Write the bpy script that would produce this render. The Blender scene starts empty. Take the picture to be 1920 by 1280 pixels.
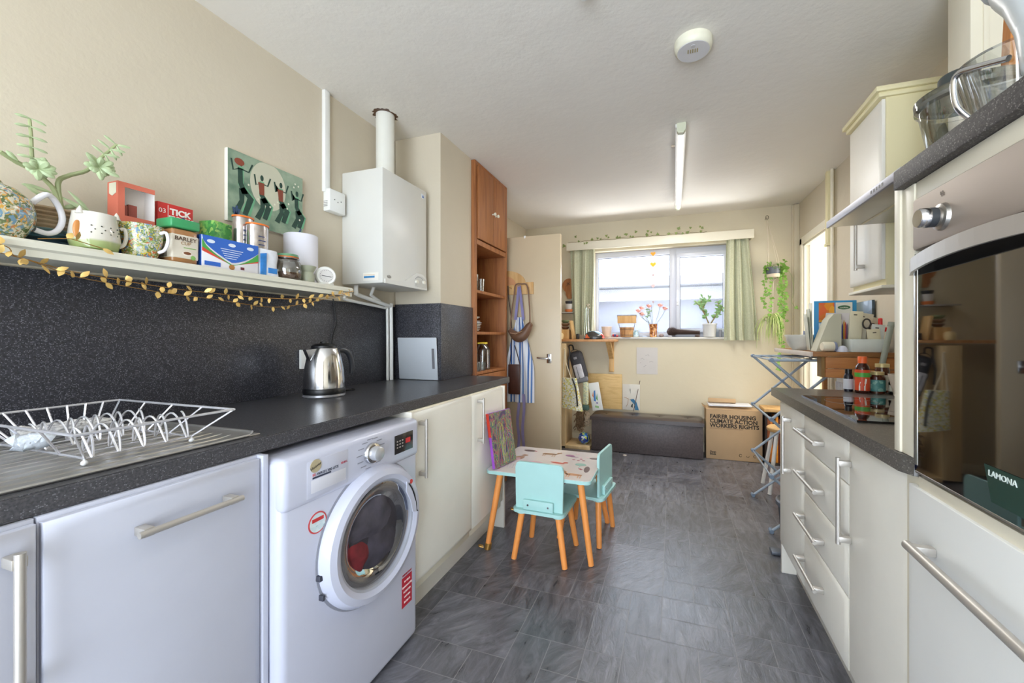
import bpy, bmesh, math, random
from mathutils import Vector, Matrix, Euler, Quaternion
R = math.radians
random.seed(7)
SC = bpy.context.scene
COL = SC.collection
# ---------------------------------------------------------------- camera, sky, daylight, exposure
cam = bpy.data.cameras.new('camera')
cam.sensor_width = 36.0
cam.lens = 738.0 / 1920 * 36
cam.shift_x = -57.6 / 1920
cam.shift_y = -9.0 / 1920
cam.clip_start = 0.02
camo = bpy.data.objects.new('camera', cam)
COL.objects.link(camo)
camo.location = (0, 0, 1.17)
camo.rotation_euler = (R(90), 0, R(18.323))
SC.camera = camo
W = bpy.data.worlds.new('sky')
SC.world = W
W.use_nodes = True
bg = W.node_tree.nodes['Background']
bg.inputs[0].default_value = (0.80, 0.89, 1.0, 1)
bg.inputs[1].default_value = 4.2

def area(name, loc, rot, sx, sy, power, colr):
    l = bpy.data.lights.new(name, 'AREA')
    l.shape = 'RECTANGLE'
    l.size = sx
    l.size_y = sy
    l.energy = power
    l.color = colr
    o = bpy.data.objects.new(name, l)
    COL.objects.link(o)
    o.location = loc
    o.rotation_euler = rot
    return o
# daylight through the glazed garden door behind the camera, through the kitchen window at the far end and the bright room beyond the side doorway, plus an added fill for the ceiling
area('garden_daylight', (-0.25, -1.56, 1.0), (R(126), 0, 0), 2.1, 1.9, 13, (0.80, 0.90, 1.0))  # unseen source behind the camera, tilted up to brighten the ceiling
area('window_daylight', (-0.15, 5.3, 3.3), (R(-52), 0, 0), 1.8, 1.2, 25, (0.93, 0.96, 1.0))
area('ceiling_fill', (-0.15, 5.4, 0.2), (R(-126), 0, 0), 1.8, 1.0, 65, (1.0, 0.97, 0.93))  # added upward fill outside the window, brightens the far ceiling
area('hall_daylight', (2.0, 3.85, 1.5), (R(90), 0, R(90)), 1.2, 1.6, 22, (1.0, 0.98, 0.94))
sun = bpy.data.lights.new('sun', 'SUN')
sun.energy = 0.5
sun.angle = R(6)
suno = bpy.data.objects.new('sun', sun)
COL.objects.link(suno)
suno.rotation_euler = (R(-38), R(12), 0)
SC.view_settings.view_transform = 'Standard'
SC.view_settings.look = 'None'
SC.view_settings.gamma = 1.0
SC.view_settings.use_curve_mapping = False
SC.view_settings.exposure = 0.90
cy = SC.cycles
cy.use_denoising = True
cy.max_bounces = 10
cy.diffuse_bounces = 5
cy.glossy_bounces = 4
cy.transmission_bounces = 6
cy.transparent_max_bounces = 16
cy.caustics_reflective = False
cy.caustics_refractive = False
cy.sample_clamp_indirect = 6.0

# ---------------------------------------------------------------- materials
def lin(h):
    h = h.lstrip('#')
    v = [int(h[i:i + 2], 16) / 255 for i in (0, 2, 4)]
    return tuple((c / 12.92 if c <= 0.04045 else ((c + 0.055) / 1.055) ** 2.4) for c in v) + (1.0,)

class NT:
    def __init__(s, name):
        s.m = bpy.data.materials.new(name)
        s.m.use_nodes = True
        s.t = s.m.node_tree
        s.b = s.t.nodes['Principled BSDF']
        s.out = s.t.nodes['Material Output']
        s.co = None
    def n(s, kind, **kw):
        nd = s.t.nodes.new(kind)
        for k, v in kw.items():
            if k in nd.inputs:
                nd.inputs[k].default_value = v
            else:
                setattr(nd, k, v)
        return nd
    def l(s, a, b):
        s.t.links.new(a, b)
    def coord(s, scale=(1, 1, 1), rot=(0, 0, 0), kind='Object'):
        tc = s.n('ShaderNodeTexCoord')
        mp = s.n('ShaderNodeMapping')
        mp.inputs['Scale'].default_value = scale
        mp.inputs['Rotation'].default_value = rot
        s.l(tc.outputs[kind], mp.inputs['Vector'])
        return mp.outputs['Vector']
    def noise(s, scale, detail=3, vec=None, rough=0.5, dist=0):
        nd = s.n('ShaderNodeTexNoise')
        nd.inputs['Scale'].default_value = scale
        nd.inputs['Detail'].default_value = detail
        nd.inputs['Roughness'].default_value = rough
        nd.inputs['Distortion'].default_value = dist
        s.l(vec if vec is not None else s.coord(), nd.inputs['Vector'])
        return nd.outputs['Fac']
    def ramp(s, fac, stops, interp='LINEAR'):
        r = s.n('ShaderNodeValToRGB')
        r.color_ramp.interpolation = interp
        e = r.color_ramp.elements
        while len(e) < len(stops):
            e.new(0.5)
        for i, (p, c) in enumerate(stops):
            e[i].position = p
            e[i].color = lin(c) if isinstance(c, str) else c
        s.l(fac, r.inputs['Fac'])
        return r.outputs['Color']
    def bump(s, fac, strength, dist=0.01):
        b = s.n('ShaderNodeBump')
        b.inputs['Strength'].default_value = strength
        b.inputs['Distance'].default_value = dist
        s.l(fac, b.inputs['Height'])
        s.l(b.outputs['Normal'], s.b.inputs['Normal'])
    def base(s, c):
        if isinstance(c, (tuple, list)):
            s.b.inputs['Base Color'].default_value = c
        else:
            s.l(c, s.b.inputs['Base Color'])
    def set(s, rough=0.5, metal=0.0, spec=0.5, coat=0.0):
        s.b.inputs['Roughness'].default_value = rough
        s.b.inputs['Metallic'].default_value = metal
        s.b.inputs['Specular IOR Level'].default_value = spec
        s.b.inputs['Coat Weight'].default_value = coat
        return s

def shade(h, k):
    v = lin(h)
    return tuple(min(1, c * k) for c in v[:3]) + (1.0,)

MC = {}
def mat(h, rough=0.5, metal=0.0, var=0.06, scale=14, bump=0.0, bs=60, spec=0.5, coat=0.0, name=None):
    """plain surface with slight procedural mottling"""
    key = (h, rough, metal, var, scale, bump, bs, spec, coat)
    if key in MC:
        return MC[key]
    s = NT(name or 'surface_' + h.lstrip('#')).set(rough, metal, spec, coat)
    if var:
        s.base(s.ramp(s.noise(scale, 3), [(0.25, shade(h, 1 - var)), (0.75, shade(h, 1 + var))]))
    else:
        s.base(lin(h))
    if bump:
        s.bump(s.noise(bs, 4), bump, 0.004)
    MC[key] = s.m
    return s.m

def wood(name, c1, c2, scale=6, stretch=(1, 1, 0.08), rough=0.5, coat=0.0):
    s = NT(name).set(rough, 0, 0.4, coat)
    v = s.coord(stretch)
    n1 = s.noise(scale * 3, 5, v, 0.6, 0.6)
    s.base(s.ramp(n1, [(0.3, c1), (0.5, c2), (0.62, c1), (0.75, c2)]))
    s.bump(n1, 0.08, 0.002)
    return s.m

def cells(name, cols, scale, rough=0.4, coat=0.0, stretch=(1, 1, 1), dist=0.0):
    """patches of colour: flowers, prints, sequins"""
    s = NT(name).set(rough, 0, 0.5, coat)
    v = s.coord(stretch)
    if dist:
        nz = s.n('ShaderNodeTexNoise')
        nz.inputs['Scale'].default_value = scale * 0.5
        s.l(v, nz.inputs['Vector'])
        mx = s.n('ShaderNodeMixRGB')
        mx.inputs['Fac'].default_value = dist
        s.l(v, mx.inputs[1])
        s.l(nz.outputs['Color'], mx.inputs[2])
        v = mx.outputs['Color']
    vo = s.n('ShaderNodeTexVoronoi')
    vo.inputs['Scale'].default_value = scale
    s.l(v, vo.inputs['Vector'])
    sp = s.n('ShaderNodeSeparateColor')
    s.l(vo.outputs['Color'], sp.inputs['Color'])
    k = len(cols)
    s.base(s.ramp(sp.outputs[0], [(i / k, c) for i, c in enumerate(cols)], 'CONSTANT'))
    return s.m

def glassy(name, tint=(0.95, 0.97, 0.97, 1), refl=0.12, rough=0.02):
    """thin clear material: see-through with a sheen"""
    s = NT(name)
    s.t.nodes.remove(s.b)
    tr = s.n('ShaderNodeBsdfTransparent')
    tr.inputs['Color'].default_value = tint
    gl = s.n('ShaderNodeBsdfGlossy')
    gl.inputs['Roughness'].default_value = rough
    lw = s.n('ShaderNodeLayerWeight')
    lw.inputs['Blend'].default_value = 0.35
    mp = s.n('ShaderNodeMapRange')
    mp.inputs['To Min'].default_value = refl
    mp.inputs['To Max'].default_value = 0.75
    s.l(lw.outputs['Fresnel'], mp.inputs['Value'])
    mx = s.n('ShaderNodeMixShader')
    s.l(mp.outputs['Result'], mx.inputs['Fac'])
    s.l(tr.outputs[0], mx.inputs[1])
    s.l(gl.outputs[0], mx.inputs[2])
    s.l(mx.outputs[0], s.out.inputs['Surface'])
    return s.m

def speckle(name, base1, base2, fleck, scale=420, thr=0.16, rough=0.3):
    s = NT(name).set(rough, 0, 0.5)
    v = s.coord()
    b = s.ramp(s.noise(240, 2, v), [(0.35, base1), (0.65, base2)])
    vo = s.n('ShaderNodeTexVoronoi')
    vo.inputs['Scale'].default_value = scale
    s.l(v, vo.inputs['Vector'])
    sp = s.n('ShaderNodeSeparateColor')
    s.l(vo.outputs['Color'], sp.inputs['Color'])
    f1 = s.ramp(sp.outputs[1], [(0.0, (1, 1, 1, 1)), (thr, (0, 0, 0, 1))], 'CONSTANT')
    f2 = s.ramp(vo.outputs['Distance'], [(0.0, (1, 1, 1, 1)), (0.42, (0.6, 0.6, 0.6, 1)), (0.6, (0, 0, 0, 1))])
    mu = s.n('ShaderNodeMixRGB', blend_type='MULTIPLY')
    mu.inputs['Fac'].default_value = 1
    s.l(f1, mu.inputs[1])
    s.l(f2, mu.inputs[2])
    mx = s.n('ShaderNodeMixRGB')
    s.l(mu.outputs[0], mx.inputs['Fac'])
    s.l(b, mx.inputs[1])
    mx.inputs[2].default_value = lin(fleck)
    s.base(mx.outputs[0])
    s.bump(s.noise(500, 2, v), 0.05, 0.001)
    return s.m

def plaster(name, h, h2, strength=0.25):
    s = NT(name).set(0.75, 0, 0.3)
    v = s.coord()
    s.base(s.ramp(s.noise(1.3, 4, v, 0.6), [(0.3, h), (0.7, h2)]))
    s.bump(s.noise(9, 6, v, 0.65), strength, 0.01)
    return s.m

M_WALL = plaster('cream_wall_paint', '#cdc2ad', '#d3c9b5')
M_WALLB = plaster('yellowish_cream_wall_paint', '#d3c8ae', '#d8ceb6')
M_CEIL = plaster('off_white_ceiling_paint', '#ebe6de', '#efebe3', 0.35)
M_WHITE = mat('#eeeeea', 0.35, var=0.01)
M_GLOSSW = mat('#c6c9da', 0.25, var=0.01, coat=0.3)  # washing machine white with the bluish daylight cast put into its colour
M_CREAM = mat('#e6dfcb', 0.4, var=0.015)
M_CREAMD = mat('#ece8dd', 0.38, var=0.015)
M_LEFTD_COOLCAST = mat('#bfc2d0', 0.35, var=0.015)  # near left fronts: cool daylight cast put into the cream colour
M_YEL = mat('#e9dfb4', 0.5, var=0.01)
M_LAM = speckle('dark_speckled_laminate', '#2a2a2f', '#404047', '#8b8c95', 430, 0.2, 0.36)
M_LAM2 = speckle('charcoal_speckled_worktop', '#36363a', '#4d4c50', '#7e7e85', 430, 0.13, 0.3)
M_STEEL = mat('#b9b6b0', 0.28, 0.95, 0.05, 30)
M_STEELB = mat('#c4bfb8', 0.42, 0.7, 0.03, 8)
M_RACK = mat('#e6e6ec', 0.25, 0.6, 0.02)
M_CHROME = mat('#d8d8da', 0.12, 1.0, 0.02)
M_BLACK = mat('#151517', 0.35, var=0.05)
M_BLK2 = mat('#2a2a2d', 0.5, var=0.05)
M_GLASS = glassy('clear_glass')
M_WOOD = wood('brown_cupboard_wood', '#8a5430', '#a86d3f', 5)
M_PINE = wood('light_beech_wood', '#c89a5e', '#dcb47c', 5)
M_ORANGE = mat('#ef9a50', 0.4, var=0.04, scale=10)
M_MINT = mat('#a9d3d0', 0.45, var=0.02)
M_BRASS = mat('#b58a4a', 0.35, 0.8)
M_BLOB = mat('#5a3d28', 0.4)

# ---------------------------------------------------------------- mesh building
class MB:
    def __init__(s):
        s.bm = bmesh.new()
        s.k = 0
    def _f(s, vs):
        try:
            f = s.bm.faces.new(vs)
            f.material_index = s.k
            return f
        except ValueError:
            return None
    def box(s, x0, y0, z0, x1, y1, z1, bev=0.0, rot=None, seg=2):
        x0, x1 = min(x0, x1), max(x0, x1)
        y0, y1 = min(y0, y1), max(y0, y1)
        z0, z1 = min(z0, z1), max(z0, z1)
        c = Vector(((x0 + x1) / 2, (y0 + y1) / 2, (z0 + z1) / 2))
        h = Vector(((x1 - x0) / 2, (y1 - y0) / 2, (z1 - z0) / 2))
        v = []
        for sx in (-1, 1):
            for sy in (-1, 1):
                for sz in (-1, 1):
                    p = Vector((sx * h.x, sy * h.y, sz * h.z))
                    if rot is not None:
                        p = rot @ p
                    v.append(s.bm.verts.new(c + p))
        fs = [s._f([v[i] for i in q]) for q in ((0, 1, 3, 2), (4, 6, 7, 5), (0, 4, 5, 1), (2, 3, 7, 6), (0, 2, 6, 4), (1, 5, 7, 3))]
        if bev > 0:
            b = min(bev, h.x * 0.95, h.y * 0.95, h.z * 0.95)
            es = list({e for f in fs for e in f.edges})
            r = bmesh.ops.bevel(s.bm, geom=es, offset=b, segments=seg, profile=0.5, affect='EDGES', clamp_overlap=True)
            for f in r['faces']:
                f.material_index = s.k
        return s
    def rings(s, rings, caps=True, closed=False):
        n = len(rings[0])
        for a, b in zip(rings, rings[1:] + ([rings[0]] if closed else [])):
            for i in range(n):
                s._f([a[i], a[(i + 1) % n], b[(i + 1) % n], b[i]])
        if caps and not closed:
            s._f(list(reversed(rings[0])))
            s._f(rings[-1])
    def lathe(s, prof, c=(0, 0, 0), axis=(0, 0, 1), seg=28, caps=True, sx=1, sy=1):
        """prof: list of (radius, height) along axis from c"""
        q = Vector((0, 0, 1)).rotation_difference(Vector(axis).normalized())
        c = Vector(c)
        rg = []
        for r, h in prof:
            r = max(r, 1e-4)
            rg.append([s.bm.verts.new(c + q @ Vector((sx * r * math.cos(2 * math.pi * i / seg), sy * r * math.sin(2 * math.pi * i / seg), h))) for i in range(seg)])
        s.rings(rg, caps)
        return s
    def cyl(s, p0, p1, r, r2=None, seg=16, caps=True):
        p0, p1 = Vector(p0), Vector(p1)
        return s.lathe([(r, 0), (r if r2 is None else r2, (p1 - p0).length)], p0, p1 - p0, seg, caps)
    def tube(s, pts, r, seg=8, closed=False, rr=None):
        pts = [Vector(p) for p in pts]
        if 3 < len(pts) < 15 and not closed:
            P_, W_ = [], []
            for i in range(len(pts) - 1):
                p0, p1, p2, p3 = pts[max(i - 1, 0)], pts[i], pts[i + 1], pts[min(i + 2, len(pts) - 1)]
                for k in range(4):
                    u = k / 4
                    P_.append(0.5 * ((2 * p1) + (p2 - p0) * u + (2 * p0 - 5 * p1 + 4 * p2 - p3) * u * u + (3 * p1 - p0 - 3 * p2 + p3) * u ** 3))
                    if rr:
                        W_.append(rr[i] + (rr[i + 1] - rr[i]) * u)
            pts = P_ + [pts[-1]]
            if rr:
                rr = W_ + [rr[-1]]
        n = len(pts)
        rg = []
        up = None
        for i, p in enumerate(pts):
            a = pts[i - 1] if (i > 0 or closed) else p
            b = pts[(i + 1) % n] if (i < n - 1 or closed) else p
            t = (b - a).normalized() if (b - a).length > 1e-9 else Vector((0, 0, 1))
            if up is None:
                up = t.orthogonal().normalized()
            else:
                up = (up - t * up.dot(t))
                up = up.normalized() if up.length > 1e-6 else t.orthogonal().normalized()
            w = t.cross(up)
            ri = rr[i] if rr else r
            rg.append([s.bm.verts.new(p + ri * (math.cos(2 * math.pi * j / seg) * up + math.sin(2 * math.pi * j / seg) * w)) for j in range(seg)])
        s.rings(rg, True, closed)
        return s
    def prism(s, pts, vec):
        """extrude a flat polygon (3D points) by vec"""
        vec = Vector(vec)
        a = [s.bm.verts.new(Vector(p)) for p in pts]
        b = [s.bm.verts.new(Vector(p) + vec) for p in pts]
        s.rings([a, b])
        return s
    def ball(s, c, r, sc=(1, 1, 1), seg=16, rings=10, rot=None):
        c = Vector(c)
        rg = []
        for j in range(1, rings):
            t = math.pi * j / rings
            row = []
            for i in range(seg):
                p = Vector((sc[0] * r * math.sin(t) * math.cos(2 * math.pi * i / seg), sc[1] * r * math.sin(t) * math.sin(2 * math.pi * i / seg), -sc[2] * r * math.cos(t)))
                row.append(s.bm.verts.new(c + (rot @ p if rot else p)))
            rg.append(row)
        pb = Vector((0, 0, -sc[2] * r))
        pt = Vector((0, 0, sc[2] * r))
        vb = s.bm.verts.new(c + (rot @ pb if rot else pb))
        vt = s.bm.verts.new(c + (rot @ pt if rot else pt))
        s.rings(rg, False)
        for i in range(seg):
            s._f([vb, rg[0][(i + 1) % seg], rg[0][i]])
            s._f([vt, rg[-1][i], rg[-1][(i + 1) % seg]])
        return s
    def leaf(s, p, d, L, Wd, up=(0, 0, 1), thick=0.002, bend=0.15):
        """a pointed leaf growing from p along d"""
        p, d = Vector(p), Vector(d).normalized()
        up = Vector(up)
        sd = d.cross(up)
        sd = sd.normalized() if sd.length > 1e-4 else d.orthogonal().normalized()
        nn = sd.cross(d).normalized()
        st = [(0.0, 0.12), (0.25, 0.8), (0.55, 1.0), (0.8, 0.6), (1.0, 0.06)]
        rg = []
        for t, w in st:
            c = p + d * (L * t) - nn * (bend * L * t * t)
            rg.append([s.bm.verts.new(c + sd * (Wd / 2 * w)), s.bm.verts.new(c + nn * (thick * w)), s.bm.verts.new(c - sd * (Wd / 2 * w)), s.bm.verts.new(c - nn * (thick * w))])
        s.rings(rg)
        return s
    def grid(s, fn, nu, nv, thick=0.0):
        """surface fn(u,v)->point, u,v in 0..1"""
        vs = [[s.bm.verts.new(Vector(fn(i / nu, j / nv))) for j in range(nv + 1)] for i in range(nu + 1)]
        fs = []
        for i in range(nu):
            for j in range(nv):
                fs.append(s._f([vs[i][j], vs[i + 1][j], vs[i + 1][j + 1], vs[i][j + 1]]))
        if thick:
            bmesh.ops.recalc_face_normals(s.bm, faces=[f for f in fs if f])
            bmesh.ops.solidify(s.bm, geom=[f for f in fs if f], thickness=thick)
        return s
    def mesh(s, name, mats):
        bmesh.ops.recalc_face_normals(s.bm, faces=s.bm.faces)
        me = bpy.data.meshes.new(name)
        s.bm.to_mesh(me)
        s.bm.free()
        for m in (mats if isinstance(mats, (list, tuple)) else [mats]):
            me.materials.append(m)
        me.shade_smooth()
        me.set_sharp_from_angle(angle=R(38))
        return me

def part(name, mb, mats, parent, label=None):
    o = bpy.data.objects.new(name, mb.mesh(name, mats))
    COL.objects.link(o)
    o.parent = parent
    if label:
        o['label'] = label
    return o

WORLD = []
def thing(name, label, cat, group=None):
    o = bpy.data.objects.new(name, None)
    COL.objects.link(o)
    o.empty_display_size = 0.05
    o['label'] = label
    o['category'] = cat
    if group:
        o['group'] = group
    WORLD.append(o)
    return o

def solo(name, mb, mats, label, cat, group=None, kind=None):
    o = part(name, mb, mats, None)
    o['label'] = label
    o['category'] = cat
    if group:
        o['group'] = group
    if kind:
        o['kind'] = kind
    WORLD.append(o)
    return o

def struct(name, mb, mats, parent=None):
    o = part(name, mb, mats, parent)
    if parent is None:
        o['kind'] = 'structure'
    return o

def kids(o):
    return [c for c in COL.objects if c.parent == o]

def base(t):
    """move a thing's origin to the middle of its base"""
    if t in WORLD:
        WORLD.remove(t)
    ms = [t] if t.type in ('MESH',) else []
    lvl = [t]
    while lvl:
        nx = [c for p in lvl for c in kids(p)]
        ms += [c for c in nx if c.type == 'MESH']
        lvl = nx
    ps = [v.co for m in ms for v in m.data.vertices]
    if not ps:
        return t
    lo = [min(p[i] for p in ps) for i in range(3)]
    hi = [max(p[i] for p in ps) for i in range(3)]
    c = Vector(((lo[0] + hi[0]) / 2, (lo[1] + hi[1]) / 2, lo[2]))
    if t.type == 'MESH':
        t.data.transform(Matrix.Translation(-c))
    t.location = c
    for k in kids(t):
        k.matrix_parent_inverse = Matrix.Translation(-c)
    return t

def dup(root, d, rz=0.0, label=None, sc=1.0):
    """copy of a based thing with its parts, moved by d"""
    r = root.copy()
    COL.objects.link(r)
    r.location = root.location + Vector(d)
    r.rotation_euler = (0, 0, root.rotation_euler.z + rz)
    r.scale = (sc, sc, sc)
    if label:
        r['label'] = label
    for ch in kids(root):
        c = ch.copy()
        COL.objects.link(c)
        c.parent = r
        for g in kids(ch):
            e = g.copy()
            COL.objects.link(e)
            e.parent = c
    return r

def text(name, s, size, loc, face, m, parent, align='LEFT', sx=1.0, ext=0.0006, tilt=0.0, bold=0.0):
    """lettering; face: '+x' read looking along -x, '-x', '-y'"""
    cu = bpy.data.curves.new(name, 'FONT')
    cu.body = s
    cu.size = size
    cu.align_x = align
    cu.extrude = ext
    cu.offset = bold
    cu.resolution_u = 3
    cu.materials.append(m)
    tmp = bpy.data.objects.new(name, cu)
    me = bpy.data.meshes.new_from_object(tmp)
    bpy.data.objects.remove(tmp)
    bpy.data.curves.remove(cu)
    o = bpy.data.objects.new(name, me)
    COL.objects.link(o)
    rt = {'+x': Vector((0, 1, 0)), '-x': Vector((0, -1, 0)), '-y': Vector((1, 0, 0))}[face]
    up = Vector((0, 0, 1))
    nn = rt.cross(up)
    if tilt:
        q = Quaternion(nn, tilt)
        rt = q @ rt
        up = q @ up
    m4 = Matrix((rt * sx, up, nn)).transposed().to_4x4()
    m4.translation = Vector(loc)
    o.matrix_basis = m4
    o.parent = parent
    return o
# ================================================================ the room
WX0, WX1, Y0, Y1, ZC = -1.64, 1.13, -1.6, 4.32, 2.385
# floor: dark slate-look vinyl in an irregular pattern of rectangles
def slate():
    s = NT('slate_vinyl').set(0.34, 0, 0.9)
    at = s.n('ShaderNodeAttribute', attribute_name='tile')
    sp = s.n('ShaderNodeSeparateColor')
    s.l(at.outputs['Color'], sp.inputs['Color'])
    tc = s.n('ShaderNodeTexCoord')
    mp = s.n('ShaderNodeMapping')
    s.l(tc.outputs['Object'], mp.inputs['Vector'])
    cb = s.n('ShaderNodeCombineXYZ')
    ml = s.n('ShaderNodeMath', operation='MULTIPLY')
    ml.inputs[1].default_value = 3.1
    s.l(sp.outputs[1], ml.inputs[0])
    s.l(ml.outputs[0], cb.inputs[2])
    s.l(cb.outputs[0], mp.inputs['Rotation'])
    m2 = s.n('ShaderNodeMapping')
    m2.inputs['Scale'].default_value = (1.0, 0.28, 1)
    s.l(mp.outputs[0], m2.inputs['Vector'])
    nz = s.noise(26, 8, m2.outputs[0], 0.68, 0.9)
    col = s.ramp(nz, [(0.26, '#38383d'), (0.44, '#56565d'), (0.6, '#6e6e76'), (0.78, '#8c8b92')])
    hs = s.n('ShaderNodeHueSaturation')
    mr = s.n('ShaderNodeMapRange')
    mr.inputs['To Min'].default_value = 0.8
    mr.inputs['To Max'].default_value = 1.2
    s.l(sp.outputs[0], mr.inputs['Value'])
    s.l(mr.outputs[0], hs.inputs['Value'])
    s.l(col, hs.inputs['Color'])
    s.l(hs.outputs[0], s.b.inputs['Base Color'])
    s.bump(nz, 0.35, 0.006)
    rr = s.n('ShaderNodeMapRange')
    rr.inputs['To Min'].default_value = 0.2
    rr.inputs['To Max'].default_value = 0.42
    s.l(nz, rr.inputs['Value'])
    s.l(rr.outputs[0], s.b.inputs['Roughness'])
    return s.m
M_SLATE = slate()
M_GROUT = mat('#8b8a8c', 0.5)
px, py, ox, oy = 0.1335, 0.1335, -0.98, 1.182
ni, nj, i0, j0 = 26, 46, -7, -21
occ = {}
tiles = []
def put(i, j, w, h):
    for a in range(w):
        for b in range(h):
            if (i + a, j + b) in occ or not (i0 <= i + a < i0 + ni and j0 <= j + b < j0 + nj):
                return False
    for a in range(w):
        for b in range(h):
            occ[(i + a, j + b)] = 1
    tiles.append((i, j, w, h))
    return True
for q in ((0, 1, 3, 2), (0, 0, 1, 1), (1, 0, 1, 1), (2, 0, 1, 1), (3, 2, 2, 2), (3, 0, 1, 2), (4, 1, 1, 1), (2, 3, 1, 1), (2, 4, 2, 1), (0, 3, 1, 1), (1, 3, 1, 2),
          (0, 4, 1, 2), (1, 5, 1, 1), (2, 5, 2, 2), (-1, 4, 1, 1), (-1, 3, 1, 1), (5, 2, 1, 2), (4, 4, 1, 1), (9, 3, 1, 1), (9, 2, 2, 1), (9, 0, 1, 2), (10, 1, 1, 1), (6, 1, 2, 2), (10, 3, 1, 1), (9, 4, 2, 2)):
    put(*q)
rg = random.Random(11)
for j in range(j0, j0 + nj):
    for i in range(i0, i0 + ni):
        if (i, j) in occ:
            continue
        opts = [(3, 2), (2, 2), (2, 1), (1, 2), (1, 1), (2, 1), (1, 2), (1, 1), (2, 3)]
        rg.shuffle(opts)
        for w, h in opts:
            if put(i, j, w, h):
                break
        else:
            put(i, j, 1, 1)
bm = bmesh.new()
cl = bm.loops.layers.color.new('tile')
g = 0.0014
def quad(x0, y0, x1, y1, z, mi, c=(0, 0, 0, 1)):
    f = bm.faces.new([bm.verts.new(p) for p in ((x0, y0, z), (x1, y0, z), (x1, y1, z), (x0, y1, z))])
    f.material_index = mi
    for lp in f.loops:
        lp[cl] = c
for i, j, w, h in tiles:
    x0, y0, x1, y1 = ox + i * px, oy + j * py, ox + (i + w) * px, oy + (j + h) * py
    if x1 < WX0 or x0 > 2.3 or y1 < Y0 or y0 > Y1 + 0.1:
        continue
    quad(x0 + g, y0 + g, x1 - g, y1 - g, 0.0, 0, (rg.random(), rg.choice((0, 0, 0.5, 1.0)), 0, 1))
quad(WX0 - 0.1, Y0 - 0.1, 2.4, Y1 + 0.15, -0.0006, 1)
me = bpy.data.meshes.new('floor')
bm.to_mesh(me)
bm.free()
me.materials.append(M_SLATE)
me.materials.append(M_GROUT)
fl = bpy.data.objects.new('floor', me)
COL.objects.link(fl)
fl['kind'] = 'structure'
# walls
b = MB()
b.box(WX0 - 0.12, Y0, 0, WX0, Y1, 2.5)
struct('wall_left', b, M_WALL)
b = MB()
b.box(-1.635, 2.03, 0.9105, -1.312, 2.405, 2.384)
struct('wall_chimney_breast', b, M_WALL)
b = MB()  # far wall with window opening
WL, WR, WZ0, WZ1 = -0.83, 0.56, 1.165, 2.11
for q in ((WX0 - 0.12, 0, WL, 2.5), (WR, 0, 2.4, 2.5), (WL, 0, WR, WZ0), (WL, WZ1, WR, 2.5)):
    b.box(q[0], Y1, q[1], q[2], Y1 + 0.22, q[3])
struct('wall_back', b, M_WALLB)
b = MB()  # right wall with doorway
b.box(WX1, 2.14, 0, WX1 + 0.12, 3.5, 2.5)
b.box(WX1, 4.15, 0, WX1 + 0.12, Y1, 2.5)
b.box(WX1, 3.5, 2.01, WX1 + 0.12, 4.15, 2.5)
b.box(WX1 + 0.08, Y0, 0, WX1 + 0.2, 2.14, 2.5)
struct('wall_right', b, M_WALL)
b = MB()  # wall behind the camera, with a wide garden door opening
b.box(WX0 - 0.12, Y0 - 0.12, 0, -1.35, Y0, 2.5)
b.box(0.85, Y0 - 0.12, 0, 1.4, Y0, 2.5)
b.box(-1.35, Y0 - 0.12, 2.3, 0.85, Y0, 2.5)
struct('wall_front', b, M_WALL)
b = MB()  # ceiling with a shallow crease where the far part begins
b.prism([(WX0 - 0.12, Y0, ZC), (WX0 - 0.12, 3.0, ZC), (WX0 - 0.12, Y1 + 0.05, 2.43), (WX0 - 0.12, Y1 + 0.05, 2.55), (WX0 - 0.12, Y0, 2.55)], (3.1, 0, 0))
struct('ceiling', b, M_CEIL)
b = MB()
b.box(1.25, 2.9, 0, 1.26, 2.95, 2.4)
b.box(2.35, 3.0, 0, 2.45, 4.7, 2.5)
b.box(1.25, 4.6, 0, 2.45, 4.7, 2.5)
b.box(1.25, 2.9, 0, 2.45, 3.0, 2.5)
b.box(1.25, 2.9, 2.4, 2.45, 4.7, 2.5)
struct('wall_hall', b, mat('#f2efe6', 0.6))
b = MB()
for q in ((3.44, 3.5, 0, 2.07), (4.15, 4.21, 0, 2.07)):
    b.box(WX1 - 0.018, q[0], q[2], WX1 + 0.0, q[1], q[3], 0.004)
b.box(WX1 - 0.018, 3.44, 2.01, WX1, 4.21, 2.075, 0.004)
b.box(WX1, 3.5, 0, WX1 + 0.12, 3.515, 2.01)
b.box(WX1, 4.135, 0, WX1 + 0.12, 4.15, 2.01)
b.box(WX1, 3.5, 1.995, WX1 + 0.12, 4.15, 2.01)
b.box(WX1 + 0.04, 4.12, 0, WX1 + 0.06, 4.14, 2.0)
struct('trim_1', b, mat('#efe9d8', 0.35, var=0.01))
b = MB()
b.box(1.085, 4.27, 0, WX1, Y1 - 0.001, 2.42, 0.005)
b.box(1.075, 4.3, 0, 1.086, Y1 - 0.001, 2.42)
struct('trim_2', b, M_WALLB)
# window
fr = MB()
gy = Y1 + 0.12
XL, XR = WL, WR
wk = [0]
def wf(x0, z0, x1, z1, d0=-0.03, d1=0.03, bv=0.003):
    wk[0] += 1
    e_ = wk[0] * 0.0006
    fr.box(x0, gy + d0 - e_, z0, x1, gy + d1 + e_, z1, bv)
wf(XL, WZ0, XL + 0.03, WZ1)
wf(XR - 0.03, WZ0, XR, WZ1)
wf(XL, WZ1 - 0.06, XR, WZ1)
wf(XL, WZ0, XR, WZ0 + 0.05)
wf(-0.035, WZ0, 0.03, WZ1)
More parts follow.
